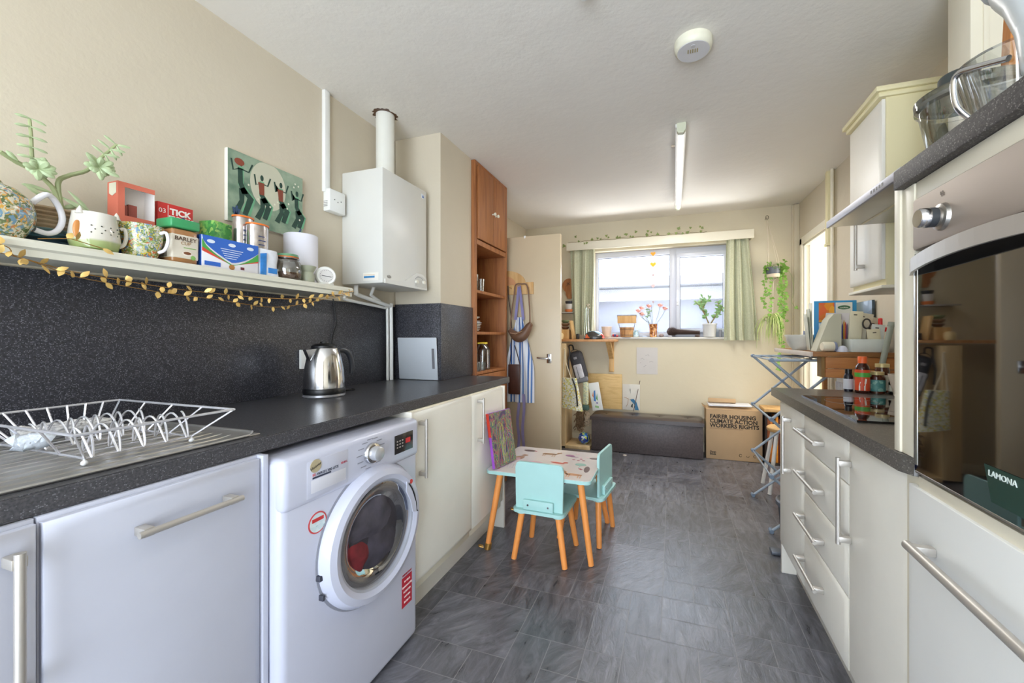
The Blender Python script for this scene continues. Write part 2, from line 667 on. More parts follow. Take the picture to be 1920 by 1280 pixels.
# opening sash on the right, fixed bead on the left
for x0, x1 in ((0.03, XR - 0.03),):
    wf(x0, WZ0 + 0.05, x0 + 0.04, WZ1 - 0.06, -0.05, 0.02)
    wf(x1 - 0.04, WZ0 + 0.05, x1, WZ1 - 0.06, -0.05, 0.02)
    wf(x0, WZ1 - 0.1, x1, WZ1 - 0.06, -0.05, 0.02)
    wf(x0, WZ0 + 0.05, x1, WZ0 + 0.09, -0.05, 0.02)
win = struct('window_1', fr, mat('#cfd2dc', 0.3, var=0.01))
def frost():
    s = NT('frosted_window_glass')
    s.t.nodes.remove(s.b)
    tr = s.n('ShaderNodeBsdfTransparent')
    tr.inputs['Color'].default_value = (0.93, 0.95, 0.98, 1)
    tl = s.n('ShaderNodeBsdfTranslucent')
    tl.inputs['Color'].default_value = (0.9, 0.93, 1, 1)
    gl = s.n('ShaderNodeBsdfGlossy')
    gl.inputs['Roughness'].default_value = 0.25
    m1 = s.n('ShaderNodeMixShader')
    nz = s.noise(60, 4)
    rmp = s.n('ShaderNodeMapRange')
    rmp.inputs['To Min'].default_value = 0.02
    rmp.inputs['To Max'].default_value = 0.055
    s.l(nz, rmp.inputs['Value'])
    s.l(rmp.outputs[0], m1.inputs['Fac'])
    s.l(tr.outputs[0], m1.inputs[1])
    s.l(tl.outputs[0], m1.inputs[2])
    m2 = s.n('ShaderNodeMixShader')
    m2.inputs['Fac'].default_value = 0.05
    s.l(m1.outputs[0], m2.inputs[1])
    s.l(gl.outputs[0], m2.inputs[2])
    s.l(m2.outputs[0], s.out.inputs['Surface'])
    return s.m
M_FROST = frost()
for n, x0, x1, z0, z1 in (('window_pane', XL + 0.03, -0.035, WZ0 + 0.05, WZ1 - 0.06), ('window_pane', 0.07, XR - 0.07, WZ0 + 0.09, WZ1 - 0.1)):
    p = MB()
    p.box(x0, gy - 0.003, z0, x1, gy + 0.003, z1)
    struct(n, p, M_FROST, win)
p = MB()
for x0, x1, z0, z1 in ((XL + 0.03, -0.035, WZ0 + 0.05, WZ1 - 0.06), (0.07, XR - 0.07, WZ0 + 0.09, WZ1 - 0.1)):
    for q in ((x0, z0, x1, z0 + 0.004), (x0, z1 - 0.004, x1, z1), (x0, z0, x0 + 0.004, z1), (x1 - 0.004, z0, x1, z1)):
        p.box(q[0], gy - 0.008, q[1], q[2], gy - 0.003, q[3])
struct('gasket', p, mat('#3b4048', 0.5), win)
p = MB()
p.box(0.035, gy - 0.07, 1.50, 0.055, gy - 0.05, 1.58, 0.004)
p.box(0.038, gy - 0.085, 1.53, 0.052, gy - 0.07, 1.66, 0.005)
struct('window_handle', p, mat('#f4f4f4', 0.3, var=0.0), win)
# outdoor things seen softly through the glass
b = MB()
b.box(-4.5, 6.3, -0.3, 4.5, 6.45, 1.92)
struct('wall_neighbour', b, mat('#5c5e6e', 0.8, var=0.35, scale=3))
b = MB()
b.box(-4.6, 6.02, 1.93, 4.6, 6.5, 2.06)
b.box(-4.6, 6.16, 1.72, 4.6, 6.3, 1.90)
struct('trim_4', b, mat('#84858f', 0.7, var=0.2, scale=9))
b = MB()
b.box(-6, Y1 + 0.22, -0.32, 6, 9, -0.3)
struct('ground', b, mat('#6f6c66', 0.9))
# window sill
b = MB()
b.box(WL - 0.0, Y1 - 0.035, 1.145, WR, gy - 0.03, 1.165, 0.004)
struct('window_sill', b, mat('#d9d6d0', 0.4), None)['kind'] = 'structure'
b = MB()
# skirting on far wall
b = MB()
b.box(WX0, Y1 - 0.015, 0, WX1, Y1, 0.09, 0.003)
struct('baseboard_back', b, M_CREAM)
# splashback panels
b = MB()
b.box(WX0 + 0.0005, -0.6, 0.91, WX0 + 0.012, 2.0295, 1.352, 0.001)
solo('splashback', b, M_LAM, 'dark speckled laminate splashback along the wall behind the sink and kettle', 'splashback')
b = MB()
b.box(-1.627, 2.018, 0.9105, -1.3115, 2.0295, 1.368, 0.001)
b.box(-1.3115, 2.018, 0.9105, -1.30, 2.404, 1.368, 0.001)
solo('splashback', b, M_LAM, 'dark speckled laminate wrapped around the foot of the chimney breast', 'splashback')
# ================================================================ left run of units
def handle(parent, x, sx, p0, p1, r=0.0065, off=0.032, name='handle'):
    """bar handle between p0=(y,z) and p1=(y,z) on a front whose outside points to sx"""
    m = MB()
    a, c = Vector((x + sx * off, p0[0], p0[1])), Vector((x + sx * off, p1[0], p1[1]))
    d = (c - a).normalized()
    for p in (a + d * 0.012, c - d * 0.012):
        m.box(min(x, p.x), p.y - 0.0085, p.z - 0.0085, max(x, p.x), p.y + 0.0085, p.z + 0.0085, 0.002)
    m.cyl(a - d * 0.004, c + d * 0.004, r, seg=14)
    return part(name, m, M_STEELB, parent)

def front(parent, name, x, sx, y0, y1, z0, z1, m=None, edge=0.02):
    """cupboard front with a wide bevelled edge"""
    q = MB()
    def ring(dx, i):
        return [q.bm.verts.new((x + sx * dx, yy, zz)) for yy, zz in ((y0 + i, z0 + i), (y1 - i, z0 + i), (y1 - i, z1 - i), (y0 + i, z1 - i))]
    q.rings([ring(-0.019, 0.0), ring(-0.008, 0.0), ring(-0.006, 0.0015), ring(0.0, edge), ], True)
    return part(name, q, m or M_CREAMD, parent)

def unit(label, y0, y1, fronts, sx=1, x=-0.985, back=None, m=None, mc=None, cat='cabinet', ztop=0.87, z0c=0.13):
    t = thing('base_cabinet', label, cat)
    back = WX0 + 0.002 if back is None else back
    q = MB()
    q.box(back, y0, z0c, x - sx * 0.02, y1, ztop - 0.001, 0.001)
    part('carcass', q, mc or M_CREAM, t)
    for kind, a, c, d, e, h in fronts:
        f = front(t, kind, x, sx, a, c, d, e, m)
        if h:
            handle(f, x, sx, h[0], h[1])
    return t
unit('white base cupboard under the sink, left end of the run, tall steel bar handle', -0.25, 0.354, [('door', -0.245, 0.352, 0.14, 0.862, ((0.322, 0.60), (0.322, 0.833)))], m=M_LEFTD_COOLCAST, mc=M_LEFTD_COOLCAST)
unit('white full-height fronted unit below the draining board with a level bar handle', 0.357, 0.722, [('door', 0.359, 0.72, 0.14, 0.862, ((0.468, 0.795), (0.648, 0.795)))], m=M_LEFTD_COOLCAST, mc=M_LEFTD_COOLCAST)
unit('cream base cupboard just past the washing machine', 1.33, 1.82, [('door', 1.333, 1.818, 0.17, 0.862, ((1.372, 0.60), (1.372, 0.83)))])
unit('cream base cupboard at the far end of the left worktop, beside the kids table', 1.822, 2.212, [('door', 1.824, 2.21, 0.17, 0.862, ((1.88, 0.61), (1.88, 0.84)))])
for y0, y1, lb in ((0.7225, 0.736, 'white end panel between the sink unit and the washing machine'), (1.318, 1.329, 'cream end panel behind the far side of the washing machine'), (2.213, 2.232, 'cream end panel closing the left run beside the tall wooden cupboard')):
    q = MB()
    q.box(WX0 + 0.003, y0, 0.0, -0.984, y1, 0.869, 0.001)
    solo('end_panel', q, M_LEFTD_COOLCAST if y0 < 1 else M_CREAMD, lb, 'panel')
for y0, y1, lb in ((-0.25, 0.722, 'white kickboard below the sink units'), (1.33, 2.212, 'cream kickboard below the cupboards past the washing machine')):
    q = MB()
    q.box(-1.082, y0, 0.0, -1.065, y1, 0.129, 0.001)
    solo('kickboard', q, M_CREAMD, lb, 'kickboard')
q = MB()
wp = [(WX0 + 0.0125, -0.6), (-1.012, -0.6), (-1.012, 2.363), (-1.2995, 2.363), (-1.2995, 2.0175), (WX0 + 0.0125, 2.0175)]
q.prism([(x, y, 0.871) for x, y in wp], (0, 0, 0.037))
q.prism([(x - 0.0018 * (x > -1.2), y, 0.908) for x, y in wp], (0, 0, 0.002))
q.prism([(-1.0125, -0.6, 0.873), (-1.0102, -0.6, 0.875), (-1.0102, -0.6, 0.906), (-1.0125, -0.6, 0.908)], (0, 2.962, 0))
solo('worktop', q, M_LAM2, 'charcoal speckled worktop over the left cupboards and washing machine', 'worktop')

# stainless draining board with ribs
t = thing('sink', 'stainless steel sink drainer let into the left worktop under the dish rack', 'sink')
q = MB()
x0, x1, y0, y1 = -1.50, -1.045, -0.3, 0.76
q.box(x0, y0, 0.9102, x1, y1, 0.9135, 0.0015)
q.tube([(x0, y0, 0.9145), (x1, y0, 0.9145), (x1, y1 - 0.03, 0.9145), (x1 - 0.03, y1, 0.9145), (x0 + 0.03, y1, 0.9145), (x0, y1 - 0.03, 0.9145)], 0.0035, 6, True)
part('drainer', q, mat('#c4c2c0', 0.33, 0.75, 0.06, 20), t)
q = MB()
for i in range(11):
    xx = x0 + 0.045 + i * 0.037
    q.tube([(xx, 0.0, 0.9125), (xx, 0.68, 0.913), (xx - 0.01 * (i - 5) * 0.3, 0.72, 0.9115)], 0.0032, 6)
part('ribs', q, mat('#cfcdca', 0.3, 0.75, 0.04, 20), t)
base(t)

# chrome wire dish rack
t = thing('dish_rack', 'chrome wire dish rack standing on the draining board', 'dish rack')
wr = 0.0022
zt, zb = 0.992, 0.929
q = MB()
# rack is a rectangle: rim, floor, uprights
rx0, rx1, ry0, ry1 = -1.48, -1.022, 0.407, 0.678
fx0, fx1, fy0, fy1 = -1.45, -1.108, 0.455, 0.638
q.tube([(rx0, ry0, zt), (rx1, ry0, zt), (rx1, ry1, zt), (rx0, ry1, zt)], 0.003, 8, True)
q.tube([(fx0, fy0, zb), (fx1, fy0, zb), (fx1, fy1, zb), (fx0, fy1, zb)], 0.0025, 8, True)
part('rim', q, M_RACK, t)
q = MB()
for i in range(9):
    f = i / 8
    q.tube([(rx0, ry0 + (ry1 - ry0) * f, zt), (fx0, fy0 + (fy1 - fy0) * f, zb)], wr, 6)
for i in range(5):
    f = i / 4
    for yy, ff in ((ry0, fy0), (ry1, fy1)):
        q.tube([(rx0 + (rx1 - rx0) * f, yy, zt), (fx0 + (fx1 - fx0) * f, ff, zb)], wr, 6)
for i in range(7):
    f = i / 6
    q.tube([(fx0 + (fx1 - fx0) * f, fy0, zb), (fx0 + (fx1 - fx0) * f, fy1, zb)], wr * 0.8, 6)
part('side_wires', q, M_RACK, t)
q = MB()
for xa, amp in ((-1.145, 0.058), (-1.31, 0.054)):
    pts = []
    n = 150
    for i in range(n + 1):
        f = i / n
        ph = f * 9 * 2 * math.pi
        pts.append((xa + 0.04 * math.sin(ph * 0.5), fy0 + (fy1 - fy0) * f, zb + amp * (0.5 + 0.5 * math.cos(ph))))
    q.tube(pts, wr, 6)
part('plate_coil', q, M_RACK, t)
for xx, yy in ((fx0, fy0), (fx0, fy1), (fx1, fy0), (fx1, fy1)):
    q = MB()
    q.ball((xx, yy, 0.9195), 0.0055)
    q.cyl((xx, yy, 0.9195), (xx, yy, zb), 0.002, seg=6)
    part('foot', q, mat('#e6e6e6', 0.3), t)
base(t)
# cloths in and behind the rack
def roll_cloth(c, L, r, m, label, name, ang):
    q = MB()
    d = Vector((math.cos(ang), math.sin(ang), 0))
    pts = [Vector(c) + d * (L * (i / 14 - 0.5)) + Vector((0, 0, 0.003 * math.sin(i * 1.7))) for i in range(15)]
    q.tube(pts, r, 14, rr=[r * (0.75 + 0.25 * math.sin(math.pi * i / 14) ** 0.3 + 0.06 * math.sin(i * 2.3)) for i in range(15)])
    return solo(name, q, m, label, 'cloth')
M_KNIT = NT('grey_knitted_cotton').set(0.9)
M_KNIT.base(M_KNIT.ramp(M_KNIT.noise(220, 2, M_KNIT.coord((1, 0.3, 1))), [(0.35, '#8d8c90'), (0.6, '#dcdad8')]))
M_KNIT.bump(M_KNIT.noise(220, 2), 0.6, 0.004)
roll_cloth((-1.385, 0.535, 0.95), 0.15, 0.018, M_KNIT.m, 'long grey and white knitted cloth rolled at the back of the dish rack', 'dish_cloth', R(82))
roll_cloth((-1.25, 0.437, 0.955), 0.05, 0.017, mat('#cfd6e0', 0.9, var=0.2, scale=200), 'pale blue dish cloth bundled at the near end of the dish rack', 'dish_cloth', R(70))

# ---------------------------------------------------------------- washing machine
t = thing('washing_machine', 'white front-loading washing machine under the left worktop with a round glass door', 'washing machine')
mx, my0, my1 = -0.95, 0.741, 1.312
q = MB()
q.box(-1.52, my0, 0.012, mx, my1, 0.852, 0.022, seg=4)
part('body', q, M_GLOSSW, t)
q = MB()
q.box(mx - 0.08, my0 + 0.001, 0.71, mx + 0.008, my1 - 0.001, 0.853, 0.02, seg=4)
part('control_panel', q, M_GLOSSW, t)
q = MB()
q.box(mx + 0.0, 0.81, 0.725, mx + 0.0092, 0.955, 0.83, 0.004)
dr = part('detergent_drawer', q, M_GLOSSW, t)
q = MB()
q.box(mx + 0.0062, 0.823, 0.738, mx + 0.0096, 0.945, 0.775, 0.003)
part('grip_recess', q, mat('#d3d4de', 0.3, var=0.02), dr)
q = MB()
q.lathe([(0.018, 0), (0.018, 0.0015)], (mx + 0.0092, 0.838, 0.812), (1, 0, 0), 28)
lg = part('logo_badge', q, mat('#b9ad8e', 0.4), t)
text('lettering', 'Hoover', 0.0115, (mx + 0.0108, 0.8385, 0.808), '+x', mat('#4a4640', 0.5, var=0), lg, 'CENTER', tilt=R(18))
text('lettering', 'H', 0.012, (mx + 0.0098, 0.828, 0.784), '+x', mat('#c33a3a', 0.5, var=0), t)
text('lettering', '-WASH 300 LITE', 0.011, (mx + 0.0098, 0.838, 0.784), '+x', mat('#555a6a', 0.5, var=0), t)
q = MB()
q.box(mx + 0.009, 0.828, 0.777, mx + 0.0096, 0.89, 0.782)
part('trim_strip', q, mat('#3c4256', 0.4), t)
text('lettering', '10 KG', 0.009, (mx + 0.0098, 0.925, 0.79), '+x', mat('#b54a5a', 0.5, var=0), t)
# programme dial
q = MB()
c = (mx + 0.008, 1.052, 0.788)
q.lathe([(0.034, 0), (0.034, 0.006), (0.031, 0.012), (0.026, 0.014)], c, (1, 0, 0), 36)
dl = part('dial', q, M_CHROME, t)
q = MB()
q.lathe([(0.023, 0.012), (0.022, 0.034), (0.018, 0.037)], c, (1, 0, 0), 30)
part('dial_knob', q, mat('#cfd0d4', 0.3, 0.6), dl)
q = MB()
for i in range(13):
    a = R(20 + i * 26)
    if abs(math.cos(a)) < 0.25 and math.sin(a) < 0:
        continue
    yy, zz = c[1] + 0.052 * math.cos(a), c[2] + 0.047 * math.sin(a)
    q.box(mx + 0.0084, yy - 0.012, zz - 0.0014, mx + 0.0088, yy + 0.012, zz + 0.0014)
part('programme_marks', q, mat('#8b8d9b', 0.5), t)
q = MB()
q.box(mx + 0.008, 1.165, 0.748, mx + 0.0092, 1.268, 0.815, 0.003)
ds = part('display', q, mat('#2c2a2b', 0.15), t)
q = MB()
q.box(mx + 0.0093, 1.225, 0.776, mx + 0.0096, 1.252, 0.794)
part('red_digits', q, mat('#d33436', 0.4), ds)
q = MB()
for i in range(3):
    for j in range(3):
        q.box(mx + 0.0093, 1.176 + i * 0.014, 0.768 + j * 0.011, mx + 0.0096, 1.183 + i * 0.014, 0.772 + j * 0.011)
part('buttons', q, mat('#b9b0a8', 0.4), ds)
# round door
dc = Vector((mx, 1.068, 0.522))
q = MB()
q.lathe([(0.216, -0.004), (0.218, 0.012), (0.205, 0.034), (0.186, 0.04), (0.170, 0.034), (0.164, 0.01), (0.164, -0.004)], dc, (1, 0, 0), 72, False)
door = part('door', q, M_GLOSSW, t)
q = MB()
q.lathe([(0.224, -0.001), (0.224, 0.002), (0.212, 0.003)], dc, (1, 0, 0), 72, False)
part('door_gap', q, mat('#8c8e98', 0.6), door)
q = MB()
q.lathe([(0.166, 0.016), (0.15, 0.02), (0.12, 0.012), (0.09, -0.02), (0.05, -0.045), (0.0, -0.05)], dc + Vector((0.004, 0, 0)), (1, 0, 0), 56, False)
part('door_glass', q, glassy('washer_door_glass', (0.62, 0.64, 0.7, 1), 0.16, 0.03), door)
q = MB()
q.lathe([(0.170, 0.028), (0.170, 0.033), (0.163, 0.030), (0.160, 0.012)], dc, (1, 0, 0), 60, False)
part('door_seal', q, mat('#a4a7b2', 0.3), door)
# recessed handle shape on the right of the ring
q = MB()
pts = []
for a, rr in ((38, 0.151), (20, 0.153), (2, 0.156), (-1, 0.178), (12, 0.176), (30, 0.173), (46, 0.176)):
    pts.append(dc + Vector((0.0385, rr * math.cos(R(a)), rr * math.sin(R(a)))))
q.prism(pts, (0.004, 0, 0))
part('door_handle', q, M_GLOSSW, door)
q = MB()
q.tube([dc + Vector((0.041, 0.178 * math.cos(R(a)), 0.178 * math.sin(R(a)))) for a in (40, 30, 20, 10, 2)] + [dc + Vector((0.041, 0.186, -0.004))], 0.0022, 6)
part('handle_shadow_gap', q, M_BLACK, door)
q = MB()
q.lathe([(0.008, 0), (0.008, 0.002)], dc + Vector((0.038, 0.150, 0.118)), (1, 0, 0), 18)
part('door_badge', q, mat('#cf3b36', 0.4), door)
for dz in (-0.03, -0.09):
    q = MB()
    q.box(mx - 0.001, dc.y - 0.222 + (0.01 if dz < -0.05 else 0), dc.z + dz - 0.008, mx + 0.016, dc.y - 0.204, dc.z + dz + 0.008, 0.002)
    part('hinge', q, mat('#3b3d48', 0.5), door)
# drum and laundry behind the glass
q = MB()
q.lathe([(0.161, 0.006), (0.162, 0.0015)], dc - Vector((0, 0, 0)), (1, 0, 0), 48, True)
part('drum', q, mat('#4c4a52', 0.35, 0.5, 0.3, 10), door)
def laundry(cy_, cz_, ry, rz, seed):
    q = MB()
    def fn(u, v):
        a, k = 2 * math.pi * u, v
        w = 1 + 0.13 * math.sin(3 * a + seed) + 0.07 * math.sin(5 * a + 2 * seed)
        y, z = ry * k * w * math.cos(a), rz * k * w * math.sin(a)
        x = 0.0155 * (1 - k * k) + 0.004 * math.sin(40 * y + 55 * z + seed) * (1 - k)
        return dc + Vector((0.004 + max(0.0, x), cy_ + y, cz_ + z))
    q.grid(fn, 30, 9)
    return q
M_CL1 = mat('#3a3640', 0.7, var=0.45, scale=22)
part('red_laundry', laundry(-0.075, -0.055, 0.05, 0.062, 1.0), mat('#6a1c22', 0.8, var=0.45, scale=22), door)
part('dark_laundry', laundry(0.03, -0.06, 0.09, 0.075, 2.3), M_CL1, door)
part('grey_laundry', laundry(-0.01, 0.05, 0.10, 0.075, 4.1), mat('#4a4650', 0.7, var=0.45, scale=18), door)
q = MB()
q.lathe([(0.030, 0), (0.030, 0.0012)], (mx + 0.0003, 0.852, 0.648), (1, 0, 0), 30)
st = part('round_sticker', q, mat('#c9474a', 0.5), t)
q = MB()
q.lathe([(0.026, 0.0012), (0.026, 0.0018)], (mx + 0.0003, 0.852, 0.648), (1, 0, 0), 30)
part('sticker_face', q, cells('sticker_print', ['#c9dade', '#9fbfc6', '#d5e2e4', '#c9dade'], 60), st)
q = MB()
q.box(mx + 0.0018, 0.833, 0.652, mx + 0.0026, 0.871, 0.662)
part('sticker_band', q, mat('#c4302f', 0.5), st)
q = MB()
q.box(mx + 0.0003, 1.215, 0.165, mx + 0.0013, 1.272, 0.275)
st = part('red_sticker', q, mat('#b9283a', 0.5, var=0.02), t)
text('lettering', 'IMPORTANT', 0.0095, (mx + 0.002, 1.2435, 0.281), '+x', mat('#b9283a', 0.5, var=0.02), t, 'CENTER')
for i, s_ in enumerate(('10 YEAR', 'GUARANTEE', 'REGISTER', 'WITHIN', '30 DAYS')):
    text('lettering', s_, 0.0098, (mx + 0.0018, 1.2435, 0.255 - i * 0.019), '+x', mat('#f2e6e4', 0.5, var=0.0), st, 'CENTER')
base(t)

# ---------------------------------------------------------------- kettle, socket, cord, board on the worktop
t = thing('kettle', 'polished steel kettle with black lid and handle standing on the left worktop', 'kettle')
kc = Vector((-1.452, 1.338, 0.9105))
q = MB()
q.lathe([(0.082, 0), (0.085, 0.004), (0.083, 0.012), (0.07, 0.014)], kc, seg=36)
part('power_base', q, mat('#8f8f93', 0.25, 0.4), t)
q = MB()
q.lathe([(0.083, 0.015), (0.084, 0.022), (0.083, 0.034), (0.081, 0.038)], kc, seg=40)
part('black_foot', q, M_BLACK, t)
q = MB()
q.lathe([(0.081, 0.038), (0.081, 0.07), (0.077, 0.12), (0.068, 0.17), (0.058, 0.205), (0.055, 0.21), (0.0, 0.211)], kc, seg=44)
q.prism([kc + Vector((-0.03, -0.045, 0.208)), kc + Vector((0.018, -0.052, 0.208)), kc + Vector((0.0, -0.092, 0.205)), kc + Vector((-0.018, -0.092, 0.205))], (0, 0.026, -0.055))
part('body', q, M_CHROME, t)
q = MB()
q.lathe([(0.052, 0.21), (0.05, 0.22), (0.04, 0.228), (0.018, 0.231), (0.016, 0.238), (0.0, 0.239)], kc, seg=36)
part('lid', q, M_BLACK, t)
q = MB()
q.tube([kc + Vector(v) for v in ((0.0, 0.052, 0.19), (0.005, 0.085, 0.2), (0.01, 0.115, 0.19), (0.012, 0.135, 0.16), (0.012, 0.143, 0.12), (0.01, 0.143, 0.088))], 0.012, 12, rr=[0.014, 0.013, 0.013, 0.012, 0.011, 0.009])
part('handle', q, mat('#3d3f45', 0.3), t)
q = MB()
q.tube([kc + Vector((-0.02, 0.085, 0.004)), kc + Vector((-0.04, 0.14, 0.004)), kc + Vector((-0.015, 0.185, 0.004)), kc + Vector((-0.045, 0.20, 0.004)), kc + Vector((-0.05, 0.15, 0.008)), kc + Vector((-0.075, 0.1, 0.03))], 0.003, 8)
part('cord', q, M_BLACK, t)
base(t)
t = thing('wall_socket', 'white double wall socket on the dark splashback behind the kettle', 'socket')
q = MB()
q.box(-1.627, 1.36, 1.022, -1.612, 1.505, 1.11, 0.003)
part('face_plate', q, M_WHITE, t)
q = MB()
for yy in (1.395, 1.468):
    q.box(-1.6121, yy - 0.002, 1.068, -1.611, yy + 0.002, 1.078)
    q.box(-1.6121, yy - 0.012, 1.05, -1.611, yy - 0.006, 1.054)
    q.box(-1.6121, yy + 0.006, 1.05, -1.611, yy + 0.012, 1.054)
part('pin_holes', q, M_BLACK, t)
base(t)
q = MB()
q.tube([(-1.624, 1.548, 1.36), (-1.622, 1.56, 1.30), (-1.62, 1.566, 1.24), (-1.62, 1.545, 1.18), (-1.618, 1.53, 1.10), (-1.618, 1.53, 1.02), (-1.61, 1.49, 0.95), (-1.605, 1.46, 0.915)], 0.0028, 8)
solo('power_cord', q, M_BLACK, 'thin black cord hanging down the splashback above the kettle', 'cord')
t = thing('chopping_board', 'pale grey-blue plastic chopping board leaning in the corner below the boiler', 'chopping board')
q = MB()
a = Matrix.Rotation(R(4), 3, 'X')
q.box(-1.59, 2.0, 0.912, -1.318, 2.008, 1.165, 0.006, rot=a, seg=3)
part('board', q, mat('#c9cfd6', 0.4, var=0.01), t)
q = MB()
q.box(-1.349, 1.9945, 0.98, -1.333, 2.0, 1.10, 0.007, rot=a, seg=3)
part('handle_slot', q, mat('#77777c', 0.6), t)
base(t)

# ---------------------------------------------------------------- boiler, flue, pipes, sockets
t = thing('boiler', 'white wall-hung gas boiler beside the chimney breast', 'boiler')
q = MB()
q.box(WX0 + 0.001, 1.618, 1.44, -1.38, 1.99, 2.022, 0.006)
part('casing', q, mat('#dcdbd5', 0.3, var=0.01), t)
q = MB()
pts = [(-1.3795, y, z) for y, z in ((1.63, 1.4405), (1.63, 1.462), (1.72, 1.464), (1.79, 1.474), (1.84, 1.505), (1.885, 1.528), (1.94, 1.528), (1.978, 1.51), (1.984, 1.4405))]
q.prism(pts, (0.006, 0, 0))
pn = part('control_panel', q, mat('#dcdbd6', 0.35, var=0.01), t)
q = MB()
q.prism([(-1.3735, y, z) for y, z in ((1.87, 1.452), (1.868, 1.49), (1.895, 1.514), (1.935, 1.514), (1.972, 1.495), (1.974, 1.452))], (0.002, 0, 0))
part('panel_inset', q, mat('#c9c8c2', 0.4, var=0.01), pn)
for yy, zz in ((1.878, 1.478), (1.945, 1.482)):
    q = MB()
    q.lathe([(0.011, 0), (0.010, 0.01), (0.0, 0.011)], (-1.3715, yy, zz), (1, 0, 0), 20)
    part('control_dial', q, mat('#e2dfd2', 0.3), pn)
q = MB()
q.tube([(-1.3715, 1.905 + 0.035 * math.cos(a_), 1.49 + 0.018 * math.sin(a_)) for a_ in [R(x) for x in range(20, 165, 12)]], 0.001, 5)
part('panel_print', q, mat('#6b6f78', 0.5), pn)
q = MB()
q.ball((-1.3795, 1.665, 1.477), 0.014, (0.15, 1.2, 0.6))
part('oval_badge', q, mat('#8d8c88', 0.3, 0.4), t)
q = MB()
q.box(-1.3799, 1.937, 1.972, -1.3785, 1.965, 1.995)
lb = part('blue_sticker', q, mat('#e4e9ef', 0.5, var=0.0), t)
q = MB()
q.prism([(-1.3784, 1.942, 1.975), (-1.3784, 1.960, 1.975), (-1.3784, 1.951, 1.993)], (0.0005, 0, 0))
part('sticker_triangle', q, mat('#3c64a8', 0.5), lb)
q = MB()
q.box(-1.50, 1.6172, 1.455, -1.405, 1.6178, 1.495)
lb = part('side_label', q, mat('#eeeae0', 0.5, var=0.0), t)
q = MB()
q.box(-1.495, 1.6166, 1.468, -1.428, 1.6171, 1.478)
part('label_band', q, mat('#3b83b8', 0.5, var=0.1, scale=200), lb)
q = MB()
q.box(-1.495, 1.6166, 1.482, -1.428, 1.6171, 1.4845)
part('label_line', q, mat('#d9b58c', 0.5, var=0.1), lb)
base(t)
q = MB()
q.cyl((-1.50, 1.78, 2.0225), (-1.50, 1.78, 2.384), 0.048, seg=32)
q.cyl((-1.50, 1.78, 2.0225), (-1.50, 1.78, 2.034), 0.054, seg=32)
solo('flue_pipe', q, mat('#e4e3da', 0.4, var=0.02), 'white round flue pipe rising from the boiler into the ceiling', 'pipe')
q = MB()
rg2 = random.Random(3)
ri, ro = [], []
for i in range(40):
    a = 2 * math.pi * i / 40
    ri.append(q.bm.verts.new((-1.50 + 0.047 * math.cos(a), 1.78 + 0.047 * math.sin(a), 2.3838)))
    k = 0.056 + rg2.random() * 0.018
    ro.append(q.bm.verts.new((-1.50 + k * math.cos(a), 1.78 + k * math.sin(a), 2.3845)))
q.rings([ri, ro], False)
struct('trim_3', q, M_BLOB)
q = MB()
for r_, pts in ((0.011, [(-1.585, 1.66, 1.441), (-1.585, 1.66, 1.405), (-1.59, 1.69, 1.39), (-1.60, 1.93, 1.352), (-1.602, 1.95, 1.335), (-1.602, 1.953, 0.912)]),
                (0.008, [(-1.60, 1.60, 1.385), (-1.60, 1.60, 1.372), (-1.60, 1.62, 1.36), (-1.605, 1.90, 1.338), (-1.606, 1.922, 1.32), (-1.606, 1.925, 0.912)]),
                (0.008, [(-1.55, 1.75, 1.441), (-1.58, 1.76, 1.40), (-1.60, 1.85, 1.375)])):
    q.tube(pts, r_, 12)
solo('boiler_pipes', q, M_WHITE, 'white painted pipes running from under the boiler down the corner to the worktop', 'pipe')
q = MB()
q.box(WX0 + 0.0005, 1.495, 1.885, WX0 + 0.022, 1.525, 2.384, 0.002)
solo('cable_trunking', q, M_WHITE, 'white vertical cable trunking from the ceiling to the socket box beside the boiler', 'trunking')
t = thing('switch_box', 'white fused switch box on the wall left of the boiler, below the trunking', 'switch')
q = MB()
q.box(WX0 + 0.0005, 1.502, 1.79, WX0 + 0.045, 1.60, 1.90, 0.006)
part('housing', q, M_WHITE, t)
q = MB()
for i in range(4):
    q.box(WX0 + 0.006, 1.5012, 1.812 + i * 0.008, WX0 + 0.03, 1.5025, 1.815 + i * 0.008)
for yy, zz in ((1.53, 1.85), (1.55, 1.842), (1.57, 1.85)):
    q.ball((WX0 + 0.0455, yy, zz), 0.003)
part('vents', q, mat('#8a8a86', 0.5), t)
base(t)

# ---------------------------------------------------------------- cream wall shelf
q = MB()
q.box(WX0 + 0.0005, -0.3, 1.36, -1.43, 1.46, 1.395, 0.004)
q.prism([(-1.43, -0.3, 1.356), (-1.43, -0.3, 1.396), (-1.418, -0.3, 1.396), (-1.412, -0.3, 1.389), (-1.412, -0.3, 1.377), (-1.42, -0.3, 1.372), (-1.42, -0.3, 1.356)], (0, 1.76, 0))
solo('wall_shelf', q, mat('#dcdacb', 0.35, var=0.01), 'long cream wall shelf above the splashback holding mugs and boxes', 'shelf')
